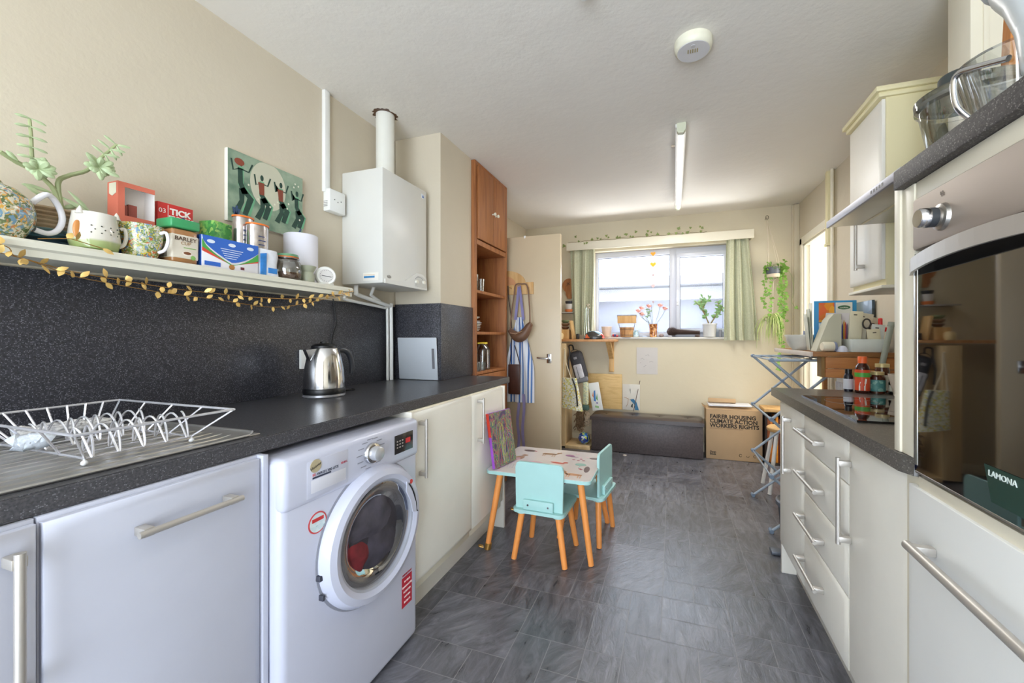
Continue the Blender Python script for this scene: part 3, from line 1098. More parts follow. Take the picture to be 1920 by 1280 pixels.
# golden leaf garland looped under the shelf edge
t = thing('leaf_garland', 'gold leaf garland of fine wire hanging along the front edge of the shelf', 'garland')
q = MB()
lf = MB()
rg3 = random.Random(5)
for pts in ([(0.20, 1.40), (0.35, 1.385), (0.448, 1.372), (0.463, 1.352), (0.494, 1.342), (0.553, 1.32), (0.62, 1.311), (0.733, 1.298), (0.873, 1.29), (1.048, 1.278), (1.17, 1.296), (1.277, 1.325), (1.36, 1.345), (1.45, 1.382)],
            [(0.30, 1.37), (0.448, 1.354), (0.553, 1.33), (0.674, 1.318), (0.799, 1.311), (0.955, 1.309), (1.08, 1.312), (1.178, 1.32), (1.30, 1.34), (1.45, 1.38)],
            [(0.50, 1.398), (0.55, 1.41), (0.61, 1.398)]):
    P3 = [Vector((-1.402 + rg3.uniform(-0.004, 0.004), y, z)) for y, z in pts]
    q.tube(P3, 0.0011, 5)
    for a_, b_ in zip(P3, P3[1:]):
        n = max(1, int((b_ - a_).length / 0.026))
        for i in range(n):
            p = a_.lerp(b_, (i + rg3.random()) / n)
            d = Vector((rg3.uniform(0.0, 0.7), rg3.uniform(-1, 1), rg3.choice((-1, 1)) * rg3.uniform(0.4, 1)))
            lf.leaf(p, d, rg3.uniform(0.017, 0.025), rg3.uniform(0.010, 0.015), up=(rg3.uniform(0.5, 1), rg3.uniform(-0.6, 0.6), 0.2), thick=0.0006)
part('wire', q, M_BRASS, t)
part('gold_leaves', lf, mat('#d8b56c', 0.35, 0.4, 0.15, 60), t)['kind'] = 'stuff'
base(t)
# ================================================================ things on the wall shelf
SZ = 1.3955
M_FLOR1 = cells('willow_floral_glaze', ['#6f7d55', '#c9c2a4', '#8d9a6a', '#d8d3bd', '#7ba0b8', '#c98a5a', '#e2ddc8', '#5f7048', '#d9a84f'], 120, 0.15, 0.5, dist=0.05)
M_FLOR2 = cells('meadow_floral_glaze', ['#d9c23c', '#8fa05a', '#6f94b5', '#e3ded0', '#7f8f4c', '#b8c4c9', '#cf6a3a', '#6b7d45', '#d6cfa0', '#a9c07a'], 150, 0.15, 0.5, dist=0.05)
t = thing('teapot', 'round floral-patterned teapot with a white loop handle at the near end of the shelf', 'teapot')
q = MB()
c = Vector((-1.50, 0.452, SZ))
q.lathe([(0.04, 0), (0.058, 0.008), (0.074, 0.04), (0.078, 0.07), (0.07, 0.1), (0.05, 0.122), (0.03, 0.13), (0.0, 0.132)], c, seg=36)
part('body', q, M_FLOR1, t)
q = MB()
q.lathe([(0.03, 0.13), (0.026, 0.138), (0.008, 0.142), (0.01, 0.152), (0.0, 0.156)], c, seg=24)
part('lid', q, M_FLOR1, t)
q = MB()
q.tube([c + Vector((0.02, 0.066, 0.1)), c + Vector((0.03, 0.083, 0.124)), c + Vector((0.02, 0.1, 0.122)), c + Vector((0.01, 0.116, 0.1)), c + Vector((0.01, 0.12, 0.072)), c + Vector((0.014, 0.11, 0.044)), c + Vector((0.018, 0.092, 0.032)), c + Vector((0.02, 0.07, 0.036))], 0.0065, 10)
part('handle', q, mat('#e3e3ea', 0.15, coat=0.5), t)
base(t)
# succulent in a rope basket pot
t = thing('succulent_plant', 'leggy succulent plant in a striped coiled rope pot on the shelf', 'plant')
q = MB()
pc = Vector((-1.578, 0.576, SZ))
prof = [(0.042, 0)]
for i in range(10):
    z = 0.005 + i * 0.0105
    r0 = 0.043 + 0.017 * i / 9
    prof += [(r0 + 0.0, z), (r0 + 0.004, z + 0.005), (r0 + 0.0005, z + 0.010)]
prof += [(0.056, 0.108), (0.05, 0.098), (0.0, 0.094)]
q.lathe(prof, pc, seg=36)
s = NT('striped_rope').set(0.9)
tc = s.n('ShaderNodeTexCoord')
sx_ = s.n('ShaderNodeSeparateXYZ')
s.l(tc.outputs['Object'], sx_.inputs[0])
mr = s.n('ShaderNodeMapRange')
mr.inputs['From Min'].default_value = 0.0
mr.inputs['From Max'].default_value = 0.11
s.l(sx_.outputs[2], mr.inputs['Value'])
s.base(s.ramp(mr.outputs[0], [(0, '#3a5566'), (0.28, '#4f7483'), (0.42, '#6f8f94'), (0.5, '#b7a48a'), (0.75, '#a58f74')], 'CONSTANT'))
s.bump(s.noise(300, 2), 0.4, 0.002)
pot_o = part('rope_pot', q, s.m, t)
pot_o.data.transform(Matrix.Translation(-pc))
pot_o.location = pc
q = MB()
SU = [[(0.590, 1.49), (0.574, 1.55), (0.553, 1.575), (0.538, 1.592), (0.532, 1.615), (0.529, 1.667), (0.525, 1.708)],
      [(0.590, 1.49), (0.580, 1.57), (0.596, 1.597), (0.628, 1.622), (0.644, 1.65), (0.665, 1.685), (0.686, 1.72)],
      [(0.538, 1.592), (0.513, 1.598), (0.485, 1.612)]]
for i, pl in enumerate(SU):
    q.tube([Vector((-1.535 + 0.004 * k, y, z)) for k, (y, z) in enumerate(pl)], 0.006, 8, rr=[0.0062 - 0.0005 * k for k in range(len(pl))])
part('stems', q, mat('#9aa377', 0.6, var=0.15), t)
lf = MB()
rg4 = random.Random(9)
def fat(p, d, L, w):
    d = Vector(d).normalized()
    up = Vector((1, 0.2, 0.3))
    sd = d.cross(up).normalized()
    nn = sd.cross(d)
    rgs = []
    for tt, k in ((0, 0.25), (0.3, 0.75), (0.65, 1), (0.9, 0.6), (1.0, 0.1)):
        c_ = p + d * L * tt - nn * (0.1 * L * tt * tt)
        rgs.append([lf.bm.verts.new(c_ + (math.cos(a) * sd * w * k * 0.5 + math.sin(a) * nn * w * k * 0.28)) for a in [math.pi / 3 * j for j in range(6)]])
    lf.rings(rgs)
for (y, z) in ((0.529, 1.64), (0.528, 1.665), (0.526, 1.69), (0.527, 1.71), (0.531, 1.615)):
    for sgn in (-1, 1):
        fat(Vector((-1.51, y, z)), (0.15, sgn, -0.12 + rg4.uniform(-0.1, 0.1)), 0.026, 0.009)
for (y, z) in ((0.66, 1.68), (0.672, 1.70), (0.684, 1.718)):
    for d in ((0.1, -0.8, 0.5), (0.1, 0.4, -0.8), (0.3, 0.9, 0.1)):
        fat(Vector((-1.51, y, z)), d, 0.03, 0.01)
for cc, n, r0 in (((-1.515, 0.54, 1.592), 13, 0.03), ((-1.51, 0.648, 1.64), 16, 0.038)):
    for i in range(n):
        a = 2 * math.pi * i / n * 2.4
        d = Vector((rg4.uniform(0.0, 0.8), math.cos(a), math.sin(a) * 0.8 - 0.15))
        fat(Vector(cc), d, r0 * rg4.uniform(0.7, 1.15), 0.019)
for p, d, L in (((-1.535, 0.57, 1.545), (0.1, -0.9, 0.1), 0.05), ((-1.535, 0.585, 1.54), (0.3, 0.8, -0.45), 0.055), ((-1.535, 0.60, 1.56), (0.2, 0.6, -0.7), 0.06), ((-1.52, 0.51, 1.60), (0.2, -0.6, 0.5), 0.025), ((-1.51, 0.55, 1.52), (0.3, -0.8, 0.5), 0.04), ((-1.54, 0.59, 1.51), (0.2, 0.5, 0.3), 0.03)):
    fat(Vector(p), d, L, 0.014)
part('fleshy_leaves', lf, mat('#b3c49a', 0.45, var=0.16, scale=30), t)
base(t)
# mugs
def mug(name, label, c, prof, m, hdir, hr, mi=None, hz=(0.02, 0.075)):
    t = thing(name, label, 'mug')
    q = MB()
    q.lathe(prof, c, seg=32, caps=False)
    b_ = part('cup', q, m, t)
    b_.data.transform(Matrix.Translation(-Vector(c)))
    b_.location = c
    q = MB()
    h = Vector(hdir).normalized()
    r0 = max(p[0] for p in prof) * 0.96
    cz = Vector(c)
    q.tube([cz + h * r0 + Vector((0, 0, hz[1])), cz + h * (r0 + hr * 0.7) + Vector((0, 0, hz[1] + 0.004)), cz + h * (r0 + hr) + Vector((0, 0, (hz[0] + hz[1]) / 2 + 0.01)), cz + h * (r0 + hr * 0.6) + Vector((0, 0, hz[0] + 0.01)), cz + h * (r0 * 0.92) + Vector((0, 0, hz[0]))], 0.0045, 8)
    part('handle', q, mi or m, t)
    return t
s = NT('white_glaze_green_foot').set(0.12, 0, 0.5, 0.4)
tc = s.n('ShaderNodeTexCoord')
sp = s.n('ShaderNodeSeparateXYZ')
s.l(tc.outputs['Object'], sp.inputs[0])
mr = s.n('ShaderNodeMapRange')
mr.inputs['From Max'].default_value = 0.1
s.l(sp.outputs[2], mr.inputs['Value'])
s.base(s.ramp(mr.outputs[0], [(0, '#8ba05c'), (0.24, '#a9b57e'), (0.3, '#d8d3c6'), (1.0, '#dcd8ce')]))
t = mug('mug', 'squat white cat-shaped mug with a green foot and a speckled front on the shelf', (-1.467, 0.622, SZ), [(0.034, 0.001), (0.043, 0.006), (0.049, 0.03), (0.046, 0.06), (0.042, 0.09), (0.041, 0.1), (0.037, 0.098), (0.037, 0.03), (0.0, 0.012)], s.m, (0.25, 0.95, 0), 0.012, hz=(0.02, 0.07))
q = MB()
for i in range(4):
    for j in range(3):
        a = R(-30 + i * 22 + (j % 2) * 8)
        q.ball((-1.467 + 0.0475 * math.cos(a), 0.622 + 0.0475 * math.sin(a), SZ + 0.045 + j * 0.009), 0.0016)
part('speckles', q, mat('#3a4034', 0.5), t)
for k in range(2):
    q = MB()
    a = R(-62 + 120 * k)
    p = Vector((-1.467 + 0.04 * math.cos(a), 0.622 + 0.04 * math.sin(a), SZ + 0.098))
    q.lathe([(0.009, -0.006), (0.005, 0.006), (0.001, 0.014)], p, seg=10)
    part('ear', q, mat('#dcd8ce', 0.15, coat=0.4), t)
q = MB()
q.ball((-1.467 + 0.046 * math.cos(R(-62)), 0.622 + 0.046 * math.sin(R(-62)), SZ + 0.05), 0.018, (0.25, 0.5, 1.3))
part('orange_patch', q, mat('#cf8a4a', 0.3), t)
base(t)
t = mug('mug', 'large mug covered in a yellow and blue meadow flower print on the shelf', (-1.48, 0.724, SZ), [(0.03, 0.001), (0.036, 0.004), (0.043, 0.03), (0.048, 0.06), (0.0505, 0.098), (0.048, 0.098), (0.045, 0.06), (0.03, 0.012), (0.0, 0.01)], M_FLOR2, (0.85, 0.5, 0), 0.02, mat('#e6e4ea', 0.15, coat=0.5), (0.022, 0.078))
base(t)
# boxes and packets
def pack(name, label, cat, x0, y0, x1, y1, h, m, rz=0.0, z=SZ, bev=0.001):
    t = thing(name, label, cat)
    q = MB()
    q.box(x0, y0, z, x1, y1, z + h, bev, rot=Matrix.Rotation(rz, 3, 'Z') if rz else None)
    part('carton', q, m, t)
    return t
t = pack('tea_box', 'navy blue flowered tea carton tilted behind the cat mug', 'box', -1.58, 0.645, -1.545, 0.685, 0.115, cells('navy_floral_card', ['#1f2a55', '#24305f', '#1d2750', '#3b5fa0', '#2d6b4a', '#5f9ad0'], 90, dist=0.05), R(20))
base(t)
t = thing('tea_box', 'open coral and white tea carton with a window, standing tall above the flowered mug', 'box')
q = MB()
x0, x1, y0, y1, z0, z1 = -1.585, -1.535, 0.70, 0.785, SZ + 0.104, 1.625
q.box(x0, y0, z0, x0 + 0.002, y1, z1)
q.box(x0, y0, z0, x1, y0 + 0.002, z1)
q.box(x0, y1 - 0.002, z0, x1, y1, z1)
q.box(x0, y0, z0, x1, y1, z0 + 0.002)
q.box(x0, y0, z1 - 0.002, x1, y1, z1)
part('white_shell', q, mat('#efeae6', 0.6, var=0.02), t)
q = MB()
q.box(x1, y0, z0, x1 + 0.001, y0 + 0.014, z1)
q.box(x1, y0 + 0.014, z1 - 0.014, x1 + 0.0012, y1, z1 + 0.0002)
q.box(x1, y0 + 0.014, z0, x1 + 0.0014, y1, z0 + 0.028)
q.box(x0, y0 - 0.001, z0, x1 + 0.0008, y0 - 0.0001, z1 + 0.0004)
part('coral_print', q, mat('#d8735c', 0.55, var=0.04), t)
q = MB()
q.box(x0 + 0.01, y0 + 0.02, z0 + 0.028, x0 + 0.035, y0 + 0.028, z0 + 0.062)
q.box(x0 + 0.02, y0 + 0.032, z0 + 0.02, x0 + 0.03, y0 + 0.052, z0 + 0.068)
part('tea_sachets', q, mat('#a35348', 0.6, var=0.1), t)
q = MB()
q.prism([(x0 + 0.01, y0 - 0.0015, z1 - 0.004), (x1 - 0.006, y0 - 0.0015, z1 - 0.004), (x1 - 0.006, y0 - 0.0015, z1 - 0.034), ((x0 + x1) / 2, y0 - 0.0015, z1 - 0.042), (x0 + 0.01, y0 - 0.0015, z1 - 0.034)], (0, -0.0005, 0))
part('cream_label', q, mat('#e2dfca', 0.6), t)
base(t)
t = pack('tea_box', 'blue daisy-print carton lying under the coral tea box, behind the flowered mug', 'box', -1.60, 0.69, -1.543, 0.80, 0.1035, cells('blue_daisy_card', ['#2f63b8', '#2f63b8', '#3a72c6', '#e8ecf2', '#2f63b8'], 110, dist=0.05))
base(t)
t = pack('game_box', 'red carton reading TICK in white capitals at the back of the shelf', 'box', -1.60, 0.80, -1.55, 0.897, 0.205, mat('#c9302c', 0.5, var=0.03))
wt = mat('#f3eee8', 0.5, var=0.0)
text('lettering', 'TICK', 0.027, (-1.5492, 0.832, SZ + 0.172), '+x', wt, t, sx=0.95, bold=0.001)
text('lettering', 'TOCK', 0.027, (-1.5492, 0.830, SZ + 0.148), '+x', wt, t, sx=0.9, bold=0.001)
text('lettering', '03', 0.02, (-1.5492, 0.802, SZ + 0.172), '+x', wt, t)
q = MB()
q.box(-1.5498, 0.8265, SZ + 0.06, -1.549, 0.8278, SZ + 0.2)
part('white_edge', q, wt, t)
q = MB()
q.lathe([(0.0055, 0), (0.0055, 0.001)], (-1.5488, 0.868, SZ + 0.164), (1, 0, 0), 16)
part('round_emblem', q, mat('#2b3f7a', 0.5), t)
base(t)
t = thing('coffee_jar', 'square clear jar of barley drink with a green lid and a printed label', 'jar')
q = MB()
q.box(-1.50, 0.775, SZ, -1.435, 0.845, SZ + 0.106, 0.008, seg=3)
part('jar_body', q, mat('#a8784c', 0.2, var=0.15, coat=0.5), t)
q = MB()
q.box(-1.504, 0.771, SZ + 0.108, -1.431, 0.849, SZ + 0.137, 0.005, seg=3)
part('green_lid', q, mat('#3f9c63', 0.4), t)
q = MB()
q.box(-1.5015, 0.7735, SZ + 0.014, -1.4335, 0.8465, SZ + 0.09, 0.006, seg=3)
lbl = part('paper_label', q, mat('#dcd4c4', 0.5, var=0.02), t)
text('lettering', 'BARLEY', 0.017, (-1.4325, 0.810, SZ + 0.07), '+x', mat('#5c4636', 0.5, var=0), lbl, 'CENTER')
text('lettering', 'CUP', 0.014, (-1.4325, 0.810, SZ + 0.058), '+x', mat('#b59470', 0.5, var=0), lbl, 'CENTER')
q = MB()
q.lathe([(0.013, 0), (0.013, 0.001)], (-1.4335, 0.814, SZ + 0.032), (1, 0, 0), 20, sx=0.6)
part('cup_picture', q, mat('#efe6da', 0.5), lbl)
q = MB()
q.lathe([(0.010, 0.001), (0.010, 0.0016)], (-1.4335, 0.814, SZ + 0.033), (1, 0, 0), 20, sx=0.45)
part('coffee_picture', q, mat('#7a4a2c', 0.5), lbl)
q = MB()
q.ball((-1.4333, 0.83, SZ + 0.021), 0.007, (0.1, 1, 1))
q.box(-1.4336, 0.805, SZ + 0.048, -1.433, 0.838, SZ + 0.0505)
q.box(-1.494, 0.7728, SZ + 0.064, -1.448, 0.7735, SZ + 0.07)
part('green_marks', q, mat('#7fae5c', 0.5), lbl)
q = MB()
for i in range(9):
    q.box(-1.488 + i * 0.004, 0.7728, SZ + 0.018, -1.486 + i * 0.004, 0.7733, SZ + 0.04)
part('barcode', q, mat('#55504a', 0.5), lbl)
base(t)
t = pack('tea_box', 'green leaf-patterned tea carton behind the blue box', 'box', -1.60, 0.945, -1.54, 1.015, 0.185, cells('green_leaf_card', ['#4fa34f', '#6dbb5c', '#4fa34f', '#9ccf6a', '#3f8f4a'], 70, dist=0.06), R(12))
base(t)
# blue carton with red-green swoosh
t = thing('tea_box', 'long white and blue tea carton with a red and green swoosh, open at the top', 'box')
q = MB()
x0, x1, y0, y1 = -1.475, -1.435, 0.855, 1.035
q.box(x0, y0, SZ, x1, y1, SZ + 0.104, 0.0008)
part('carton', q, mat('#e7e5ea', 0.5, var=0.01), t)
fx = x1 + 0.0003
def fc(m, pts, nm, dx=0.0004):
    q = MB()
    q.prism([(fx, y0 + (y1 - y0) * u, SZ + 0.104 * v) for u, v in pts], (dx, 0, 0))
    return part(nm, q, m, t)
M_BLUE = mat('#2f66c2', 0.5, var=0.02)
def arc(u0, v0, u1, v1, k, n=8):
    return [(u0 + (u1 - u0) * i / n, v0 + (v1 - v0) * (i / n) ** k) for i in range(n + 1)]
fc(mat('#d94a38', 0.5), arc(0.0, 0.82, 0.5, 0.2, 0.55) + arc(0.5, 0.2, 1.0, 0.62, 1.8) + [(1, 0.4), (0.5, 0.18), (0.0, 0.5)], 'red_swoosh')
fc(mat('#4aa34a', 0.5), arc(0.0, 0.88, 0.5, 0.2, 0.6) + arc(0.5, 0.2, 1.0, 0.7, 1.7) + [(1, 0.45), (0.5, 0.16), (0.0, 0.62)], 'green_swoosh', 0.0008)
fc(M_BLUE, arc(0.02, 0.84, 0.5, 0.26, 0.7) + arc(0.5, 0.26, 1.0, 0.72, 1.6) + [(1, 0.995), (0, 0.995)], 'blue_field', 0.0012)
fc(M_BLUE, [(0.04, 0.07), (0.3, 0.07), (0.3, 0.2), (0.04, 0.2)], 'blue_label', 0.0012)
q = MB()
for u, v in ((0.14, 0.83), (0.5, 0.83), (0.84, 0.83)):
    q.lathe([(0.012, 0), (0.012, 0.0006)], (fx + 0.0012, y0 + (y1 - y0) * u, SZ + 0.104 * v), (1, 0, 0), 14, sx=0.5)
for i in range(5):
    q.box(fx + 0.0012, y0 + (y1 - y0) * (0.3 + i * 0.02), SZ + 0.104 * (0.66 - i * 0.07), fx + 0.0018, y0 + (y1 - y0) * (0.7 - i * 0.03), SZ + 0.104 * (0.68 - i * 0.07))
part('white_print', q, mat('#dde6f2', 0.5), t)
q = MB()
q.lathe([(0.009, 0), (0.009, 0.001)], (fx, y0 + (y1 - y0) * 0.5, SZ + 0.012), (1, 0, 0), 16)
part('cup_picture', q, mat('#a9743c', 0.5), t)
q = MB()
q.box(fx, y0 + (y1 - y0) * 0.66, SZ + 0.008, fx + 0.0006, y0 + (y1 - y0) * 0.73, SZ + 0.017)
part('dark_mark', q, mat('#70303a', 0.5), t)
q = MB()
q.box(x0 + 0.001, y0 - 0.0006, SZ, x1 - 0.002, y0 - 0.0001, SZ + 0.104)
sd = part('blue_end', q, M_BLUE, t)
q = MB()
q.prism([(x0 + 0.004, y0 - 0.001, SZ + 0.022), (x1 - 0.018, y0 - 0.001, SZ + 0.03), (x1 - 0.01, y0 - 0.001, SZ + 0.09), (x0 + 0.004, y0 - 0.001, SZ + 0.09)], (0, -0.0003, 0))
part('white_panel', q, mat('#e9e9ee', 0.5), sd)
base(t)
# snack tubes with orange rims
def tube_pack(c, r, h, label):
    t = thing('snack_tin', label, 'tin')
    q = MB()
    q.lathe([(r, 0), (r, h)], c, seg=28, sx=0.8)
    s = mat('#c9c4c6', 0.18, 0.85, 0.25, 40)
    part('foil_body', q, s, t)
    q = MB()
    q.lathe([(r + 0.003, h), (r + 0.003, h + 0.006), (r - 0.002, h + 0.006)], c, seg=28, caps=False, sx=0.8)
    part('orange_rim', q, mat('#f07a2a', 0.4), t)
    q = MB()
    q.lathe([(r - 0.002, h + 0.001), (r - 0.002, h + 0.004)], c, seg=28, sx=0.8)
    part('clear_top', q, mat('#8a4a34', 0.3, var=0.3, scale=80), t)
    q = MB()
    for i in range(5):
        q.box(c[0] + r * 0.795, c[1] - 0.016, c[2] + h * (0.45 + i * 0.08), c[0] + r * 0.805, c[1] + 0.006 + 0.004 * (i % 2), c[2] + h * (0.47 + i * 0.08))
    part('printed_lines', q, mat('#46507a', 0.5), t)
    return base(t)
tube_pack((-1.56, 1.068, SZ), 0.034, 0.225, 'taller silver tub with an orange rim in front of the dancers painting')
tube_pack((-1.505, 1.083, SZ), 0.037, 0.195, 'shorter silver tub with an orange rim in front of the taller one')
# blue and white bag
t = thing('sugar_bag', 'crumpled blue and white paper bag on the shelf before the round glass jar', 'bag')
q = MB()
def bagf(u, v):
    a = 2 * math.pi * u
    ca, sa = math.cos(a), math.sin(a)
    k = (abs(ca) ** 4 + abs(sa) ** 4) ** -0.25
    w = 1 - 0.25 * v ** 3
    return (-1.455 + 0.02 * k * ca * w + 0.002 * math.sin(9 * v + 5 * u), 1.078 + 0.04 * k * sa * (1 - 0.06 * v) + 0.002 * math.sin(13 * u + 7 * v), SZ + 0.1 * v)
rgs = [[q.bm.verts.new(bagf(i / 28, j / 12)) for i in range(28)] for j in range(13)]
q.rings(rgs)
part('paper_bag', q, mat('#e4e8f0', 0.6, var=0.06, scale=60), t)
q = MB()
q.prism([(-1.4335, 1.042, SZ + 0.004), (-1.4335, 1.064, SZ + 0.004), (-1.4345, 1.066, SZ + 0.085), (-1.4365, 1.044, SZ + 0.08)], (0.0015, 0, 0))
q.prism([(-1.4335, 1.072, SZ + 0.012), (-1.4335, 1.106, SZ + 0.012), (-1.4335, 1.106, SZ + 0.032), (-1.4335, 1.072, SZ + 0.032)], (0.0015, 0, 0))
part('blue_print', q, mat('#2f7fc9', 0.6, var=0.2, scale=50), t)
base(t)
# clip-top jar
t = thing('storage_jar', 'round clip-top glass jar of brown powder with an orange seal', 'jar')
c = (-1.475, 1.182, SZ)
q = MB()
q.lathe([(0.04, 0), (0.048, 0.01), (0.051, 0.04), (0.047, 0.07), (0.038, 0.082), (0.038, 0.09)], c, seg=32)
part('glass_body', q, glassy('jar_glass', (0.85, 0.87, 0.84, 1), 0.18), t)
q = MB()
q.lathe([(0.036, 0.003), (0.046, 0.012), (0.048, 0.03), (0.0, 0.034)], c, seg=28)
part('brown_powder', q, mat('#7a5238', 0.8), t)
q = MB()
q.lathe([(0.039, 0.09), (0.04, 0.094)], c, seg=28)
part('orange_seal', q, mat('#df7a3a', 0.5), t)
q = MB()
q.lathe([(0.04, 0.0945), (0.038, 0.104), (0.0, 0.108)], c, seg=28)
part('glass_lid', q, mat('#5e8a68', 0.2, var=0.3, scale=60), t)
q = MB()
q.tube([(c[0] + 0.041 * math.cos(a), c[1] + 0.041 * math.sin(a), c[2] + 0.087) for a in [2 * math.pi * i / 24 for i in range(24)]], 0.0015, 6, True)
part('wire_clip', q, M_CHROME, t)
base(t)
# big white roll, sage jar, kitchen scale/thermometer
q = MB()
q.lathe([(0.066, 0), (0.066, 0.222), (0.064, 0.224), (0.018, 0.224), (0.018, 0.2)], (-1.572, 1.325, SZ), seg=40)
solo('paper_roll', q, mat('#e6e5ee', 0.7, var=0.01), 'fat white paper roll standing at the far end of the shelf', 'roll')
q = MB()
q.lathe([(0.026, 0), (0.028, 0.03), (0.022, 0.045), (0.03, 0.06), (0.034, 0.07), (0.0, 0.071)], (-1.462, 1.262, SZ), seg=26)
solo('salt_pot', q, mat('#a3a68f', 0.4, var=0.1), 'small sage-grey pot between the clip-top jar and the white dial timer', 'pot')
t = thing('kitchen_timer', 'small white round dial timer at the far end of the shelf', 'timer')
tcn = Vector((-1.455, 1.345, SZ + 0.041))
q = MB()
q.lathe([(0.038, -0.02), (0.041, -0.012), (0.041, 0.012), (0.036, 0.018), (0.030, 0.016)], tcn, (1, -0.55, 0), 34, True)
q.box(-1.475, 1.315, SZ, -1.435, 1.375, SZ + 0.012, 0.004)
part('case', q, M_WHITE, t)
q = MB()
q.lathe([(0.029, 0.0165), (0.029, 0.0175)], tcn, (1, -0.55, 0), 30)
dlf = part('dial_face', q, mat('#d9d6d2', 0.4), t)
q = MB()
ax = Vector((1, -0.55, 0)).normalized()
u_ = Vector((0, 0, 1)).cross(ax).normalized()
for i in range(20):
    a = 2 * math.pi * i / 20
    p = tcn + ax * 0.018 + (u_ * math.cos(a) + Vector((0, 0, 1)) * math.sin(a)) * 0.024
    q.ball(p, 0.0012, seg=6, rings=4)
q.tube([tcn + ax * 0.0188 - u_ * 0.018, tcn + ax * 0.0188 + u_ * 0.02 + Vector((0, 0, -0.004))], 0.0012, 6)
part('dial_marks', q, M_BLACK, dlf)
base(t)

# ---------------------------------------------------------------- painting of dancers
t = thing('painting', 'green canvas painting of four dancing figures under a pale moon on the left wall', 'painting')
px0 = WX0 + 0.001
q = MB()
q.box(px0, 1.052, 1.618, px0 + 0.018, 1.374, 1.897, 0.001)
part('canvas', q, mat('#e8e4da', 0.6), t)
fxp = px0 + 0.0182
q = MB()
q.box(fxp, 1.053, 1.6185, fxp + 0.0004, 1.3735, 1.8965)
s = NT('painted_green_ground').set(0.6)
s.base(s.ramp(s.noise(14, 5), [(0.3, '#5f7d69'), (0.55, '#8fa38c'), (0.75, '#a3b29c')]))
part('painted_ground', q, s.m, t)
def paint(nm, m, polys, lift=0.0008):
    q = MB()
    for pl in polys:
        q.prism([(fxp + lift, 1.053 + 0.3205 * u, 1.6185 + 0.278 * v) for u, v in pl], (0.0003, 0, 0))
    return part(nm, q, m, t)
def strip(pts, w):
    """polygon ribbon around a polyline in picture coordinates"""
    L_, R_ = [], []
    for i, p in enumerate(pts):
        a = pts[max(0, i - 1)]
        b_ = pts[min(len(pts) - 1, i + 1)]
        d = Vector((b_[0] - a[0], b_[1] - a[1]))
        d = d.normalized() if d.length > 0 else Vector((1, 0))
        n = Vector((-d.y, d.x)) * (w[i] if isinstance(w, (list, tuple)) else w)
        L_.append((p[0] + n.x, p[1] + n.y))
        R_.append((p[0] - n.x, p[1] - n.y))
    return L_ + R_[::-1]
paint('moon', mat('#c9c8b2', 0.6, var=0.03), [[(0.5 + 0.24 * math.cos(a), min(0.995, 0.66 + 0.36 * math.sin(a))) for a in [2 * math.pi * i / 30 for i in range(30)]]], 0.0005)
dk = mat('#234338', 0.6, var=0.2, scale=60)
bd, gl_ = [], []
figs = [(0.14, 0.80, 1.15), (0.40, 0.70, 0.95), (0.66, 0.70, 0.9), (0.90, 0.66, 0.85)]
for fx_, fy_, k in figs:
    gl_.append(strip([(fx_ + 0.01, fy_), (fx_ + 0.01, fy_ - 0.22 * k), (fx_ + 0.12 * k, fy_ - 0.36 * k), (fx_ + 0.06 * k, fy_ - 0.56 * k)], [0.03, 0.035, 0.05, 0.06]))
    bd.append(strip([(fx_, fy_ - 0.02), (fx_ + 0.005, fy_ - 0.2 * k), (fx_ + 0.06, fy_ - 0.32 * k)], [0.028, 0.03, 0.04]))
    bd.append(strip([(fx_ + 0.02, fy_ - 0.26 * k), (fx_ + 0.11 * k, fy_ - 0.36 * k), (fx_ + 0.05 * k, fy_ - 0.58 * k)], [0.035, 0.04, 0.03]))
    bd.append(strip([(fx_ + 0.02, fy_ - 0.27 * k), (fx_ + 0.02, fy_ - 0.42 * k), (fx_ - 0.05 * k, fy_ - 0.6 * k)], [0.035, 0.028, 0.035]))
    bd.append(strip([(fx_, fy_ - 0.03), (fx_ + 0.09 * k, fy_ - 0.04), (fx_ + 0.13 * k, fy_ + 0.09)], 0.01))
    bd.append(strip([(fx_ - 0.01, fy_ - 0.03), (fx_ - 0.07 * k, fy_ - 0.08), (fx_ - 0.09 * k, fy_ + 0.07)], 0.01))
    bd.append([(fx_ + 0.01 + 0.022 * math.cos(a), fy_ + 0.05 + 0.045 * math.sin(a)) for a in [2 * math.pi * i / 12 for i in range(12)]])
paint('dancer_glow', mat('#6fae86', 0.6, var=0.1), gl_, 0.0007)
paint('dancers', dk, bd, 0.0010)
rd = mat('#8a4430', 0.6, var=0.15)
paint('red_clothes', rd, [strip([(0.40, 0.68), (0.41, 0.5)], [0.04, 0.03]), strip([(0.66, 0.68), (0.67, 0.5)], [0.04, 0.03]), [(0.13 + 0.06 * math.cos(a), 0.86 + 0.05 * math.sin(a)) for a in [2 * math.pi * i / 12 for i in range(12)]]], 0.0014)
paint('white_petals', mat('#dedfcb', 0.6), [[(u + 0.012 * math.cos(a), v + 0.016 * math.sin(a)) for a in [2 * math.pi * i / 8 for i in range(8)]] for u, v in ((0.24, 0.58), (0.36, 0.42), (0.52, 0.36), (0.58, 0.42), (0.62, 0.47), (0.78, 0.5), (0.76, 0.42), (0.88, 0.86), (0.93, 0.84), (0.95, 0.3), (0.86, 0.8))], 0.0016)
paint('blue_foliage', mat('#3a5478', 0.6, var=0.2), [strip([(0.09, 0.06), (0.06, 0.2)], 0.014), strip([(0.09, 0.06), (0.1, 0.23)], 0.014), strip([(0.09, 0.06), (0.13, 0.19)], 0.014), strip([(0.93, 0.05), (0.97, 0.16)], 0.012)], 0.0012)
base(t)
